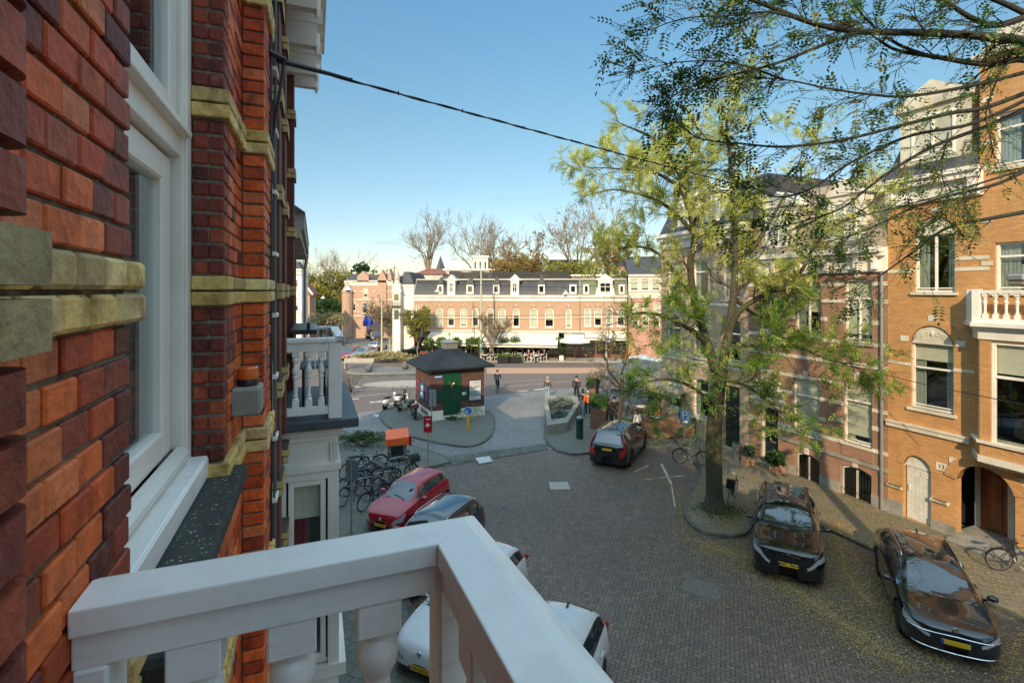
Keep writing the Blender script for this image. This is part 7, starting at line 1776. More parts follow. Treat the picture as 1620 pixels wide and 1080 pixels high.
L_([(1160,470,.4),(1200,500,2),(1240,500,3),(1290,480,3.6)],.10,.02)
for P,R_ in limbs[1:]:
    m = len(P)
    for k in range(int(m*.62)):
        i = T.r.randint(int(m*.22), m-1); ax = (P[i]-P[i-1]).normalized(); o = ax.orthogonal().normalized(); o.rotate(Matrix.Rotation(T.r.uniform(0,6.28),3,ax)); o.z = o.z*.5+.05
        T.grow(P[i], ax*.45+o, T.r.uniform(.65,1.35), max(.014,R_[i]*.32), 2 if T.r.random() < .7 else 1, up=.06, rmin=.005, density=2)
    T.grow(P[-1], P[-1]-P[-2], .9, R_[-1], 2, up=.05, rmin=.005, density=2)
tk = T.wood.build('trunk', MATS['tree_bark'], tr, smooth=True, fix=False)
print('TREE tips', len(T.tips))
rnd = random.Random(4); lv = MB(); cnt = 0
for p,d in T.tips:
    hz = p.z; low = hz < 8.3; pxx = 810+800*p.x/p.y; pyy = HZ+(EYE-p.z)*800/p.y
    if (pxx < 1025 and pyy > 620) or (pxx < 985 and pyy > 430): continue
    if rnd.random() > (.95 if low else .85): continue
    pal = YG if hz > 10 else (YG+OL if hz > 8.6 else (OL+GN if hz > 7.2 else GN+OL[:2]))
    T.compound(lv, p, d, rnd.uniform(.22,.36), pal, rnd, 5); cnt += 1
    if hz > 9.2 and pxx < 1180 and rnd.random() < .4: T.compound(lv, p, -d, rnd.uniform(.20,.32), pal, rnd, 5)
# hanging sprays of darker leaves round the trunk
for i in range(1700):
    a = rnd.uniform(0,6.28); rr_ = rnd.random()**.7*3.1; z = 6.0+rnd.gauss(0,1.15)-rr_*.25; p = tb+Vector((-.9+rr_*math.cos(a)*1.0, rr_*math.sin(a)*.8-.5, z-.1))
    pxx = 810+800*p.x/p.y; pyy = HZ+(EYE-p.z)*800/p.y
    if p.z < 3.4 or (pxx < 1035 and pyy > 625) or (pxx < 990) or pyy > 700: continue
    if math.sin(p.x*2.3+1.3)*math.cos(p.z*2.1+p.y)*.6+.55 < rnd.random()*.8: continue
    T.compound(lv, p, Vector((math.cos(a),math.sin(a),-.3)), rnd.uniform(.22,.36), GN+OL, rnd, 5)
for i in range(260):    # ivy and sprouts up the trunk
    z = rnd.uniform(2.2,6.4); a = rnd.uniform(0,6.28); p = tb+Vector((.36*math.cos(a),.36*math.sin(a),z)); T.compound(lv,p,Vector((math.cos(a),math.sin(a),0)),rnd.uniform(.14,.24),GN,rnd,4)
lv.build('foliage', M_leafT, tr, fix=False); print('leaf faces', len(lv.f))
# ---- the near tree whose branches sweep in from the right
nb0 = Vector((9.2,6.6,0.0)); nt_ = thing('street_tree','near tree reaching in from the right with long dark branches against the sky','tree',nb0,0)
N = Tree(23, nb0); NL = []
def N_(pts, r0, r1, **k): P,R_ = N.limb([W(a,b,c) for a,b,c in pts], r0*.72, r1*.7, **k); NL.append((P,R_)); return P
N.limb([nb0+Vector((0,0,-.05)), nb0+Vector((.1,0,3)), nb0+Vector((-.1,.05,6.5)), nb0+Vector((-.3,.1,9.5)), nb0+Vector((-.6,.1,12)), nb0+Vector((-.9,0,15))], .30, .10, sides=12)
Yt = 6.5
N_([(1890,250,6.6),(1760,130,6.2),(1640,72,5.8),(1560,58,5.6),(1450,52,5.4),(1360,50,5.2),(1290,38,5.0),(1220,12,4.9),(1150,-15,4.8)],.10,.018)
N_([(1880,260,6.6),(1740,190,6.2),(1640,100,6.0),(1560,102,5.8),(1480,90,5.7),(1420,80,5.6),(1385,60,5.5)],.09,.014)
N_([(1480,92,5.7),(1420,70,5.5),(1370,30,5.4),(1340,-10,5.3)],.03,.01)
N_([(1360,50,5.2),(1300,72,5.0),(1230,100,4.9),(1160,118,4.8),(1100,135,4.75),(1050,160,4.7)],.03,.006)
N_([(1640,110,6.0),(1540,135,5.6),(1440,152,5.4),(1380,150,5.2),(1310,140,5.1),(1240,126,5.0),(1160,122,4.9)],.035,.006)
N_([(1640,140,6.0),(1560,170,5.8),(1500,180,5.5),(1420,200,5.3),(1330,222,5.1),(1240,232,5.0),(1180,228,5.0),(1110,220,4.9),(1080,200,4.9)],.04,.006)
N_([(1640,150,6.0),(1540,195,5.8),(1440,215,5.6),(1350,255,5.4),(1280,300,5.3),(1220,310,5.2),(1150,270,5.2)],.035,.006)
N_([(1650,160,6.2),(1560,200,6.0),(1480,230,5.8),(1410,270,5.6),(1370,300,5.5),(1330,330,5.4),(1270,350,5.3),(1200,365,5.3)],.04,.006)
N_([(1650,255,6.6),(1580,290,6.5),(1500,310,6.2),(1440,330,6.0),(1380,360,6.0),(1320,380,6.0)],.04,.008)
N_([(1650,330,6.6),(1570,345,6.4),(1500,360,6.2),(1450,395,6.0),(1400,430,6.0),(1360,455,5.9)],.045,.006)
N_([(1640,20,5.8),(1580,40,5.6),(1540,30,5.5),(1500,5,5.4),(1470,-15,5.3)],.06,.02)
N_([(1620,20,5.0),(1560,-5,5.0),(1480,-20,4.9),(1400,-12,4.9),(1300,-25,4.8)],.04,.01)
N_([(1290,38,5.0),(1220,20,4.8),(1150,25,4.6),(1080,30,4.5),(1010,55,4.4)],.022,.004)
N_([(1240,126,5.0),(1160,100,4.8),(1080,98,4.7),(1020,110,4.6)],.018,.004)
N_([(1580,120,5.9),(1560,180,5.8),(1570,240,5.7),(1550,270,5.6)],.015,.006); N_([(1500,210,5.7),(1490,270,5.6),(1500,310,5.6)],.012,.004)
N_([(1640,90,6.3),(1700,0,6.6),(1600,-60,6.3),(1500,-70,6.0)],.06,.02)
for P,R_ in NL:
    m = len(P)
    for k in range(int(m*.55)+3):
        i = N.r.randint(int(m*.22), m-1)
        ax = (P[i]-P[i-1]).normalized(); o = ax.orthogonal().normalized(); o.rotate(Matrix.Rotation(N.r.uniform(0,6.28),3,ax)); o.y *= .8
        N.grow(P[i], ax*.9+o*.7+Vector((-.2,0,-.05)), N.r.uniform(.28,.62)*(1.0 if P[i].x/P[i].y > .5 else .62), max(.005,R_[i]*.35), 1, up=.0, spread=.6, rmin=.0028, density=2, droop=.12)
    N.grow(P[-1], P[-1]-P[-2], .3, R_[-1]*.8, 1, up=.0, rmin=.0026, density=2)
N.wood.build('trunk', plain('near_bark',(.030,.026,.020),.9,var=.3,scale=12,bump=.6,dirt=(.04,.045,.02)), nt_, smooth=True, fix=False)
print('NEAR tips', len(N.tips)); lv = MB(); rnd = random.Random(8)
for p,d in N.tips:
    if rnd.random() > .24: continue
    px = 810+800*p.x/p.y; py = HZ-(p.z-EYE)*800/p.y
    pal = [(.05,.12,.02),(.08,.17,.03),(.04,.09,.02),(.13,.20,.04),(.20,.22,.05)] if rnd.random() < .88 else [(.35,.30,.03),(.30,.22,.04)]
    N.compound(lv, p, d, rnd.uniform(.11,.20), pal, rnd, rnd.choice((4,5,6)))
lv.build('foliage', M_leafN, nt_, fix=False)
# ---- bare trees beyond the roofs
def bare_tree(name, label, base, h, crown, seed, mat='pale_bark', leaves=None, trunk=.35, group=None, fork=3, lv_=3, start=.35, leafp=.5, lsz=.3, rmin=.022, dens=1, narrow=1.0):
    t = thing(name, label, 'tree', base, 0, group); b = Tree(seed, base); base = Vector(base); r = b.r
    z0 = h*start; b.limb([base, base+Vector((r.uniform(-.3,.3),0,z0*.5)), base+Vector((0,0,z0))], trunk, trunk*.75, sides=8)
    for k in range(fork+4):
        a = 6.28*k/(fork+4)+r.uniform(-.3,.3); e = crown*r.uniform(.25,.62)*narrow; top = h*r.uniform(.70,.95)
        P = [base+Vector((0,0,z0*r.uniform(.7,1))), base+Vector((e*.45*math.cos(a), e*.45*math.sin(a), z0+(top-z0)*.35)), base+Vector((e*math.cos(a)*.85, e*math.sin(a)*.85, z0+(top-z0)*.75)), base+Vector((e*math.cos(a), e*math.sin(a), top))]
        P,R_ = b.limb(P, trunk*.45, .05, n=4, sides=5)
        for j in range(8):
            i = r.randint(3,len(P)-1); ax = (P[i]-P[i-1]).normalized(); o = ax.orthogonal().normalized(); o.rotate(Matrix.Rotation(r.uniform(0,6.28),3,ax)); b.grow(P[i], ax*.8+o*.7, crown*r.uniform(.22,.42), .06, lv_-1, up=.14, spread=.55, rmin=rmin, density=dens)
    b.wood.build('trunk', MATS[mat], t, fix=False)
    if leaves:
        g = MB(); rr_ = random.Random(seed)
        for p,d in b.tips:
            if rr_.random() < leafp: b.patch(g, p, lsz, leaves, rr_, 3)
        g.build('foliage', M_leafT, t, fix=False)
    return t
plain('warm_bark',(.19,.145,.095),.9,bump=0); plain('dark_bark',(.06,.045,.035),.9,bump=.2)
def bt(label,px,pyb,pyt,Y,crown,seed,**k):
    b = dist_pt(px,Y); h = zz_(pyt,Y); return bare_tree('bare_tree',label,b,h,crown,seed,group='bare trees behind the terrace',**k)
bt('leftmost bare tree with round grey crown and forked trunk above the red roof',678,0,349,105,5.0*1.7,31,start=.68,trunk=.5,narrow=.8)
bt('bare tree with spreading crown above the white penthouse',758,0,352,105,8.5,32,start=.55,trunk=.5); bt('bare tree just right of the penthouse glass room',786,0,356,108,8.5,33,start=.55,trunk=.5)
bt('tallest wide bare tree above the right end of the terrace with golden lower leaves',914,0,334,100,13,34,start=.48,trunk=.6,leaves=[(.38,.26,.06),(.30,.2,.05)],leafp=.10)
bt('small autumn tree with thin rusty crown to the right of the tallest bare tree',968,0,376,95,6,35,start=.5,trunk=.3,leaves=[(.33,.22,.07),(.25,.17,.06)],leafp=.5)
bt('low rusty shrub tree on the roof beside the penthouse',820,0,392,98,7,36,start=.6,trunk=.3,leaves=[(.33,.18,.05),(.26,.16,.06)],leafp=.35)
bt('grey bare tree behind the brick mansion gables',545,0,418,150,11,37,start=.4,trunk=.4,narrow=1.1); bt('thin bare tree at the left above the yellow trees',503,0,412,120,10,38,start=.4,trunk=.4)
AUT = [(.40,.30,.04),(.46,.33,.05),(.30,.28,.05),(.22,.22,.04)]; PK=[(.13,.17,.04),(.20,.20,.05),(.30,.25,.05),(.09,.13,.03)]
def mass_tree(label,px,pyt,pyb,Y,w,pal,n,seed,leaf=.35,cat='tree',group=None,name='leafy_tree'):
    base = dist_pt(px,Y); base.z=0; t = thing(name,label,cat,base,0,group); r = random.Random(seed); zt_=zz_(pyt,Y); zb_=max(.3,zz_(pyb,Y)); g = MB()
    lobes=[(r.gauss(0,.32)*w, r.gauss(0,.3)*w, zb_+(zt_-zb_)*r.uniform(.15,.85), w*r.uniform(.18,.34)) for _ in range(16)]
    for i in range(n):
        lx,ly,lz,lr = r.choice(lobes); v = Vector((r.gauss(0,1),r.gauss(0,1),r.gauss(0,1))).normalized()*lr*r.uniform(.7,1.05); c = Vector((lx,ly,min(lz,zt_-lr*.6)))+Vector((v.x,v.y,v.z*.85))
        if c.z < .1: continue
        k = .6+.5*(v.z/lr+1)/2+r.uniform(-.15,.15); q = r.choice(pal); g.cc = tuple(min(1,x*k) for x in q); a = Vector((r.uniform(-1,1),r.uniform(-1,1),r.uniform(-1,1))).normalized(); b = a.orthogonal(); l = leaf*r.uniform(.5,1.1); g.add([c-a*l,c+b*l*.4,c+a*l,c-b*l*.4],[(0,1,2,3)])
    g.build('foliage', M_leafT, t, fix=False)
    g = MB(); g.tube([(0,0,-.05),(.1,0,zb_+(zt_-zb_)*.3),(0,0,zb_+(zt_-zb_)*.6)],[.28,.2,.08],8,False)
    for k in range(6): a=k*1.05; g.tube([(0,0,zb_+(zt_-zb_)*.25),(w*.3*math.cos(a),w*.3*math.sin(a),zb_+(zt_-zb_)*.6)],[.12,.04],5,False)
    g.build('trunk', MATS['dark_bark'], t, fix=False); return t
PG='park trees at the far left'
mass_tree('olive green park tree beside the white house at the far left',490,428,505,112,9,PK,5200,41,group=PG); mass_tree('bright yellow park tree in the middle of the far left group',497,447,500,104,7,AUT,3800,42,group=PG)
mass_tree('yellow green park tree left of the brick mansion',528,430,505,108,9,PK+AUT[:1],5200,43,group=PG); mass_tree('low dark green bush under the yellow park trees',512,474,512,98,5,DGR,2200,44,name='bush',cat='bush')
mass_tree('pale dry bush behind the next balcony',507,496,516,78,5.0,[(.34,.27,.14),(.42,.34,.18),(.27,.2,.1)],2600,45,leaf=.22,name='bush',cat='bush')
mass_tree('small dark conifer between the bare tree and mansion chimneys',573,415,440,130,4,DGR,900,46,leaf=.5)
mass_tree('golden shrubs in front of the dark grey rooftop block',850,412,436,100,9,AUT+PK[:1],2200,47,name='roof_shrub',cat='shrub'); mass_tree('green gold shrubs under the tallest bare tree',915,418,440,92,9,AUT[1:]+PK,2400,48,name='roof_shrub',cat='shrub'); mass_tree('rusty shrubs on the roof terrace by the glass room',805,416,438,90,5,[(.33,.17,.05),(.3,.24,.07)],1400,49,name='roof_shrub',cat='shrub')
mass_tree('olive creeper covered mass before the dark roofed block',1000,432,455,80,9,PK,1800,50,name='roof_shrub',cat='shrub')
# ---- small trees on the avenue
def small_tree(label,px,py,top,crown,seed,**k): 
    p=G(px,py,.1); return bare_tree('young_tree',label,p,zz_(top,p.y)-.1,crown,seed,group='young trees along the avenue',**k)
small_tree('young tree with yellow green top at the left end of the awnings',662,566,497,2.6,51,start=.35,trunk=.09,leaves=[(.30,.27,.05),(.22,.22,.04)],leafp=.9,lsz=.16,rmin=.012,lv_=3)
small_tree('bare young tree in front of the awnings right of the tall pole',777,571,505,3.2,52,start=.35,trunk=.09,leaves=[(.30,.22,.10)],leafp=.2,lsz=.10,rmin=.014)
small_tree('bare brownish young tree by the blue awnings',617,545,500,5.0,53,start=.25,trunk=.12,leaves=[(.25,.19,.10)],leafp=.5,lsz=.2,rmin=.02)
# the gnarled tree by the cafe pavilion
p = G(978,682,.1); p = Vector((p.x, p.y, .1))
cfz = Tree(61, p); t = thing('gnarled_tree','small gnarled dark tree with fuzzy pale twigs beside the cafe canopy','tree',p,0)
def CW_(a,b,dy=0): return W(a,b,p.y+dy)
for pts,r0,r1 in (([(978,685),(980,650),(985,620),(984,590)],.16,.10),([(985,612),(965,590),(958,566),(945,552)],.08,.03),([(984,590),(990,570),(1000,555)],.08,.03),([(958,570),(950,550),(962,535)],.05,.02),([(985,620),(960,598),(940,596)],.06,.02),([(984,640),(1000,610),(1015,600)],.07,.02),([(980,660),(965,640),(960,610)],.05,.02)):
    P,R_ = cfz.limb([CW_(*q) for q in pts], r0, r1, wob=.03)
    for k in range(9):
        i = cfz.r.randint(3,len(P)-1); ax=(P[i]-P[i-1]).normalized(); o=ax.orthogonal().normalized(); o.rotate(Matrix.Rotation(cfz.r.uniform(0,6.28),3,ax)); cfz.grow(P[i], ax*.6+o, cfz.r.uniform(.4,.9), .018, 2, up=.1, rmin=.006, density=1)
cfz.wood.build('trunk', MATS['dark_bark'], t, smooth=True, fix=False); g = MB(); r = random.Random(3)
for q,d in cfz.tips:
    if q.z > 3.2 and r.random() < .35: cfz.patch(g, q, .09, [(.36,.29,.13),(.28,.22,.10),(.32,.30,.08)], r, 2)
g.build('foliage', M_leafT, t, fix=False)
# ================= cafe terrace at the right
cpv = thing('cafe_pavilion','low grey canvas cafe canopy on posts with wooden screens beside the corner','pavilion',G(946,640,.1),R(-64))
g = MB(); g.add([(0,-.3,2.35),(8.5,-.3,2.35),(8.5,3.2,3.3),(0,3.2,3.3),(0,5,2.6),(8.5,5,2.6)],[(0,1,2,3),(3,2,5,4)]); g.add([(0,-.3,2.35),(8.5,-.3,2.35),(8.5,-.3,2.1),(0,-.3,2.1)],[(0,1,2,3)]); g.add([(0,-.3,2.1),(0,3.2,2.1),(0,3.2,3.3),(0,-.3,2.35)],[(0,1,2,3)]); g.build('canopy', plain('grey_canvas',(.30,.25,.20),.8,bump=.05,dirt=(.2,.17,.14)), cpv)
for x in (.1,2.9,5.7,8.4):
    for y in (-.2,4.8): g = MB(); g.box(x-.05,x+.05,y-.05,y+.05,0,2.4 if y<0 else 2.65); g.build('post', M_black, cpv)
g = MB(); g.box(.2,8.3,4.7,4.8,0,2.6); g.build('back_screen', M_door, cpv)
def deck_table(label,px,py,z=.1,top=M_white,grp='cafe tables'):
    t = thing('cafe_table',label,'table',G(px,py,z),random.uniform(0,3),grp); g = MB(); g.lathe([(.35,.72),(.36,.74),(.35,.76)],n=16); g.build('tabletop',top,t); g = MB(); g.lathe([(.22,0),(.2,.02),(.03,.04),(.03,.72)],n=10); g.build('leg',M_black,t); return t
def deck_chair(label,px,py,rz,z=.1,m=M_white,grp='cafe chairs'):
    t = thing('cafe_chair',label,'chair',G(px,py,z),R(rz),grp); g = MB(); g.cbox(-.21,.21,-.21,.21,.43,.47,.01); g.build('seat',m,t)
    g = MB(); g.cbox(-.23,-.19,-.2,.2,.60,.86,.01); g.build('backrest',m,t)
    for a in (-1,1):
        for b in (-1,1): g = MB(); g.bar((a*.18,b*.18,.43),(a*.22,b*.2,0),.03); g.build('leg',m,t)
        
    g = MB(); 
    for b in (-1,1): g.bar((-.19,b*.18,.45),(-.22,b*.19,.85),.03)
    g.build('back_frame',m,t)
    return t
def planter(label,px,py,w,d,h,m,z=.1,rz=0,plantpal=DGR,ph=.8,n=500,leaf=.1,name='planter',grp=None):
    t = thing(name,label,'planter',G(px,py,z),R(rz),grp); g = MB(); g.cbox(-w/2,w/2,-d/2,d/2,0,h,.015); g.build('pot',m,t)
    g = MB(); r=random.Random(px); 
    for i in range(n):
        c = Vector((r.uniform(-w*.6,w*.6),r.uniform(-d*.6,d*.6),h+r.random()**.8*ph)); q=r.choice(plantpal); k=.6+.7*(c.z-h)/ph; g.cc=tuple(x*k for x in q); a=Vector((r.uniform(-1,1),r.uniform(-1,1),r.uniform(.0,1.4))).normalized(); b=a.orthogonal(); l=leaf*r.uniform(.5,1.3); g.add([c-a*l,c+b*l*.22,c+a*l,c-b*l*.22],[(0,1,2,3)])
    g.build('foliage',M_leafG,t,fix=False); return t
M_wpl = plain('brown_wood',(.20,.105,.06),.8,var=.25,scale=6,bump=.2)
planter('tall brown wooden planter with palm like leaves beside the litter bin',948,676,.95,.8,1.25,M_wpl,rz=-20,ph=.7,n=420,leaf=.18,plantpal=[(.04,.12,.03),(.06,.16,.04),(.03,.09,.02)])
planter('dark green bushy plant behind the black SUV',988,690,.8,.6,.5,M_black,ph=.5,n=260,leaf=.12); planter('fern like plant at the far end of the cafe canopy',938,634,.8,.8,1.0,M_wpl,ph=.7,n=260,leaf=.18)
t = thing('wooden_screen','long low brown wooden screen enclosing the cafe terrace behind the parking sign','fence',G(1015,694,.1),0); A_=G(1015,694,.1); B_=G(1098,692,.1); d_=(B_-A_); L0=d_.length; t.rotation_euler=(0,0,math.atan2(d_.y,d_.x))
g = MB()
for k in range(7): z=.05+k*.145; g.cbox(0,L0,0,.04,z,z+.13,.005)
g.build('boards',M_wpl,t)
for k in range(4): g = MB(); x=L0*k/3; g.box(x-.05,x+.05,.04,.14,0,1.12); g.build('post',M_wpl,t)
for i,(a,b,lb) in enumerate(((1040,678,'cafe table nearest the wooden screen'),(1072,668,'cafe table at the right under the tree leaves'),(1015,660,'cafe table at the back under the canopy edge'))): deck_table(lb,a,b)
for i,(a,b,rz,lb) in enumerate(((1030,676,0,'cafe chair on the left of the table nearest the screen'),(1050,675,180,'cafe chair on the right of the table nearest the screen'),(1062,665,20,'cafe chair on the left of the right hand cafe table'),(1082,668,170,'cafe chair right of the right hand cafe table'))): deck_chair(lb,a,b,rz,m=M_wpl)
person('seated person in orange top at the cafe behind the tree leaves',G(1041,672,.1),150,CO,CN,HB,1.7,'sit'); person('seated person in dark clothes at the cafe table under the leaves',G(1064,662,.1),20,CB,CN,HD,1.7,'sit')
person('person in black standing behind the gnarled tree',G(972,672,.1),100,CB,CB,HD,1.75,'stand'); person('second person in black standing beside the palm planter',G(963,676,.1),70,CB,CB,HD,1.72,'stand')
def parasol(label,px,py,h,r,m=M_white,z=.1,grp='parasols on the terraces'):
    t = thing('parasol',label,'parasol',G(px,py,z),0.3,grp); g = MB(); g.lathe([(r,h-.55),(r*.5,h-.2),(0,h)],n=8); g.add([(r*math.cos(a*.785),r*math.sin(a*.785),h-.55) for a in range(8)]+[(r*math.cos(a*.785),r*math.sin(a*.785),h-.75) for a in range(8)],[(i,(i+1)%8,(i+1)%8+8,i+8) for i in range(8)]); g.build('canopy',m,t,fix=False); g = MB(); g.tube([(0,0,0),(0,0,h)],.03,6); g.build('pole',M_wpl,t); return t
parasol('round white parasol in front of the short cream awning',909,571,3.0,1.9)
parasol('large off white parasol behind the gnarled tree',1015,618,3.0,1.8); parasol('second off white parasol further right behind the leaves',1060,622,3.0,1.8)
parasol('grey white parasol close to the plastered house corner',1085,612,3.3,2.0,m=M_plaster)
# ---- terrace furniture and green tubs across the avenue
TG='potted trees along the awnings'
def tub(label,px,py,h):
    t = thing('potted_tree',label,'potted tree',G(px,py,.1),0,TG); g = MB(); g.lathe([(.25,0),(.32,.5),(.3,.52)],n=10); g.build('pot',M_black,t); g = MB(); g.tube([(0,0,.4),(0,0,1.3)],.05,5); g.build('trunk',MATS['dark_bark'],t); g = MB(); r=random.Random(px)
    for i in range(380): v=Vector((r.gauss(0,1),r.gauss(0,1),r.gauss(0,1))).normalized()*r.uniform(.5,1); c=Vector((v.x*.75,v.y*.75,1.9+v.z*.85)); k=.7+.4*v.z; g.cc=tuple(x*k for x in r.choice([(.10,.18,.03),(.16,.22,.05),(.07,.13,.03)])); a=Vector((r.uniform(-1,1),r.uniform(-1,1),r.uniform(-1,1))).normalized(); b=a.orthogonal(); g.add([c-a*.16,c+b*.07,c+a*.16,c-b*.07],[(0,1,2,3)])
    g.build('foliage',M_leafG,t,fix=False)
for i,px in enumerate((678,699,722,745,757,797,815,886)): tub('%s potted tree along the awnings counted from the left'%('first','second','third','fourth','fifth','sixth','seventh','last')[i],px,568,2.6)
for i,(a,lb) in enumerate(((797,'left low dark planter box with clipped hedge before the cafe'),(815,'right low dark planter box with clipped hedge before the cafe'))): planter(lb,a,573,1.5,.5,.6,M_black,ph=.4,n=300,plantpal=[(.12,.19,.04)],grp='dark planter boxes')
rr2=random.Random(77)
TCX=[(832,571),(840,569),(848,572),(857,570),(780,570),(768,571),(725,569),(712,569),(700,570),(688,569),(803,568),(822,568)]
ordn=('first','second','third','fourth','fifth','sixth','seventh','eighth','ninth','tenth','eleventh','twelfth')
TCX.sort()
fc = deck_chair('white terrace chair left of the first table across the avenue',TCX[0][0]-4,TCX[0][1],0,grp='white terrace chairs across the avenue')
ft = deck_table('first white terrace table across the avenue from the left',TCX[0][0],TCX[0][1],grp='white terrace tables across the avenue')
for i,(a,b) in enumerate(TCX):
    if i: copy_thing(ft,G(a,b,.1),0,'%s white terrace table across the avenue from the left'%ordn[i]); copy_thing(fc,G(a-5,b,.1),0,'white terrace chair left of the %s table across the avenue'%ordn[i])
    copy_thing(fc,G(a+5,b,.1),R(180),'white terrace chair right of the %s table across the avenue'%ordn[i])
cols=[CB,CN,plain('red_cloth',(.35,.05,.04),.9,bump=0),CW,plain('beige_cloth',(.40,.30,.20),.9,bump=0),CG]
src=[]
names=['black','navy','red','white','beige','grey green']
for i,(a,b) in enumerate(TCX):
    lb='person in %s seated at the %s terrace table across the avenue'%(names[i%6],ordn[i])
    if i<6: src.append(person(lb,G(a-4,b,.1),rr2.uniform(-40,40),cols[i],CB,[HD,HB,HG][i%3],1.7,'sit',group='guests on the terrace across the avenue'))
    else: copy_thing(src[i%6],G(a+4,b,.1),R(180+rr2.uniform(-40,40)),lb)
g_=None
planter('white flower pot with green plant by the orange shop door',888,570,.5,.5,.6,M_white,ph=1.0,n=300)
# ---- plants by the doors of the brown house, and hedge left
planter('terracotta pot with green plant left of the dark front door',1183,735,.42,.42,.42,plain('terracotta',(.36,.20,.12),.8,bump=0),ph=.5,n=320,leaf=.12,rz=20); planter('potted spiky plant between the front door and the basement window',1229,748,.5,.45,.4,MATS['terracotta'],ph=.55,n=420,leaf=.18,rz=20)
planter('tall grey zinc pot left of the terracotta pot',1166,726,.35,.35,.75,M_zinc,ph=.1,n=20)
t = shrub('hedge','low scruffy green hedge behind the bicycle row',G(575,706,.1),2.3,.8,.8,2600,[(.05,.08,.03),(.08,.11,.04),(.11,.12,.05)],.06)
t = shrub('grass_tuft','green weeds at the foot of the kiosk wall',G(716,664,.09),.5,.22,.22,260,DGR,.08,stems=False); 
t = shrub('dry_grass_bed','pale dry ornamental grass bed beside the sunlit square',G(610,571,.1),3.6,1.4,1.1,3800,[(.45,.34,.16),(.36,.27,.12),(.5,.4,.2),(.22,.22,.09)],.13)
t = shrub('dry_grass_bed','small dry grass bed at the right end of the sunlit square',G(655,572,.1),2.6,.9,.5,1500,[(.30,.27,.10),(.4,.32,.15)],.12)
t = shrub('tree_pit_plants','green ground cover around the foot of the street tree',tb+Vector((.2,-.1,0)),1.0,.7,.18,700,[(.07,.12,.03),(.13,.15,.04)],.06,stems=False)
tw = thing('bare_shrub','bare spreading shrub in front of the next balcony by the avenue','shrub',G(556,622,.1),0); g = MB(); r=random.Random(9)
for k in range(26):
    a=r.uniform(0,6.28); e=r.uniform(.8,2.0); pts=[(0,0,0),(e*.4*math.cos(a),e*.4*math.sin(a),r.uniform(.6,1.1)),(e*math.cos(a),e*math.sin(a),r.uniform(.9,2.0))]; g.tube(pts,[.02,.014,.006],4,False)
    for j in range(3): b=r.uniform(0,6.28); q=Vector(pts[1]).lerp(Vector(pts[2]),r.random()); g.tube([q,q+Vector((.4*math.cos(b),.4*math.sin(b),r.uniform(0,.4)))],[.010,.005],3,False)
g.build('stem',MATS['dark_bark'],tw,fix=False)
# benches, boulders on the median
bn = thing('bench','pale concrete bench on the median across the avenue','bench',G(567,583,.1),R(-2)); g = MB(); g.cbox(-1.6,1.6,-.25,.25,.62,.72,.01); g.cbox(-1.6,1.6,.18,.25,.72,1.1,.01); g.build('seat',M_conc,bn)
for x in (-1.4,1.4): g = MB(); g.cbox(x-.06,x+.06,-.2,.2,0,.62,.005); g.build('leg',M_conc,bn)
bo = thing('stone_ball','dark stone ball bollard left of the kiosk roof','bollard',G(641,584,.1),0,'stone balls'); g = MB(); g.blob((0,0,.35),.38,.38,.38,16,10); g.build('ball',M_kerb,bo,smooth=True); copy_thing(bo,G(583,588,.1),0,'dark stone ball bollard under the pale bench')
# ---------------- camera, light
cam = bpy.data.cameras.new('camera'); co_ = bpy.data.objects.new('camera', cam); COL.objects.link(co_)
co_.location = (0,0,EYE); co_.rotation_euler = (R(90),0,0); cam.sensor_width = 36; cam.lens = 36*F0/1620
cam.shift_y = (HZ-540)/1620; cam.clip_start = .05; cam.clip_end = 3000; scene.camera = co_
SUN_AZ, SUN_EL = 16.0, 26.0      # heading of the light from +Y towards +X
w = bpy.data.worlds.new('World'); scene.world = w; w.use_nodes = True; nt = w.node_tree
sky = nt.nodes.new('ShaderNodeTexSky'); sky.sky_type = 'NISHITA'; sky.sun_disc = False; sky.sun_elevation = R(SUN_EL); sky.sun_rotation = R(180+SUN_AZ)
sky.air_density = 1.0; sky.dust_density = .25; sky.ozone_density = 1.6; sky.altitude = 0
tc = nt.nodes.new('ShaderNodeTexCoord'); mp = nt.nodes.new('ShaderNodeMapping'); mp.inputs['Scale'].default_value = (2.2,2.2,22)
nz = nt.nodes.new('ShaderNodeTexNoise'); nz.inputs['Scale'].default_value = 1.3; nz.inputs['Detail'].default_value = 5
nt.links.new(tc.outputs['Generated'], mp.inputs[0]); nt.links.new(mp.outputs[0], nz.inputs['Vector'])
rp = nt.nodes.new('ShaderNodeValToRGB'); rp.color_ramp.elements[0].position = .54; rp.color_ramp.elements[0].color=(0,0,0,1); rp.color_ramp.elements[1].position = .70; rp.color_ramp.elements[1].color=(.5,.5,.5,1)
nt.links.new(nz.outputs['Fac'], rp.inputs[0])
sx = nt.nodes.new('ShaderNodeSeparateXYZ'); nt.links.new(tc.outputs['Generated'], sx.inputs[0])
r2 = nt.nodes.new('ShaderNodeValToRGB'); e = r2.color_ramp.elements; e[0].position=.05; e[0].color=(0,0,0,1); e[1].position=.24; e[1].color=(0,0,0,1); q=e.new(.10); q.color=(1,1,1,1); q=e.new(.14); q.color=(.8,.8,.8,1)
nt.links.new(sx.outputs[2], r2.inputs[0])
mm = nt.nodes.new('ShaderNodeMix'); mm.data_type='RGBA'; mm.blend_type='MULTIPLY'; mm.inputs[0].default_value=1; nt.links.new(rp.outputs[0], mm.inputs[6]); nt.links.new(r2.outputs[0], mm.inputs[7])
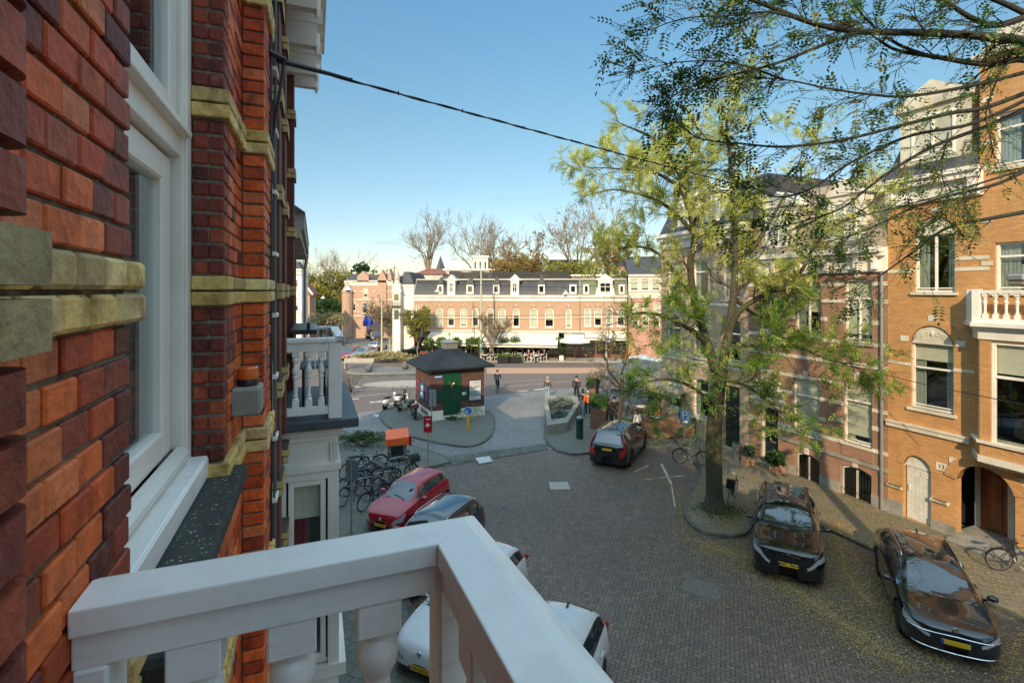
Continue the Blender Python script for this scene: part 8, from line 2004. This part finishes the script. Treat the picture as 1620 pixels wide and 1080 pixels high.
mx = nt.nodes.new('ShaderNodeMix'); mx.data_type='RGBA'; mx.inputs[7].default_value=(3.4,3.5,3.6,1)
nt.links.new(mm.outputs[2], mx.inputs[0]); nt.links.new(sky.outputs[0], mx.inputs[6])
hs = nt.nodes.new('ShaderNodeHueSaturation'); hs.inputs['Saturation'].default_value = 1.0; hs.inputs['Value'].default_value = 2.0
r3 = nt.nodes.new('ShaderNodeValToRGB'); e3 = r3.color_ramp.elements; e3[0].position=0; e3[0].color=(.45,.42,.38,1); e3[1].position=.95; e3[1].color=(4.1,3.65,2.55,1)  # lower sky toned down; unseen zenith given added warm brightness to lift the shadows
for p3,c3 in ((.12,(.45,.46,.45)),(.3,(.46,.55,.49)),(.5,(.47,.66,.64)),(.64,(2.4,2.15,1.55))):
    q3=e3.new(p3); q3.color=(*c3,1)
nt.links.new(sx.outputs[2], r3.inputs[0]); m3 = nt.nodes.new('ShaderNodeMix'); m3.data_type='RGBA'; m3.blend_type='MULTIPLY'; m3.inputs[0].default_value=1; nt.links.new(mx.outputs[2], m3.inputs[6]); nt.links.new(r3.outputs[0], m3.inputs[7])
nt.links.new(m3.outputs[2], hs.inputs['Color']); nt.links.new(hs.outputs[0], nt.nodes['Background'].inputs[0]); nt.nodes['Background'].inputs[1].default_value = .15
sun = bpy.data.lights.new('sun', 'SUN'); sun.energy = 5.0; sun.angle = R(.5); sun.color = (1,.80,.54)
so_ = bpy.data.objects.new('sun', sun); COL.objects.link(so_)
L = Vector((math.sin(R(SUN_AZ))*math.cos(R(SUN_EL)), math.cos(R(SUN_AZ))*math.cos(R(SUN_EL)), -math.sin(R(SUN_EL))))
so_.rotation_euler = L.to_track_quat('-Z','Y').to_euler(); so_.location = (0,-20,30)
scene.view_settings.view_transform = 'Standard'; scene.view_settings.look = 'None'; scene.view_settings.exposure = 0; scene.view_settings.gamma = 1
scene.cycles.use_denoising = True; scene.cycles.max_bounces = 6; scene.cycles.transparent_max_bounces = 8; scene.cycles.use_adaptive_sampling = True
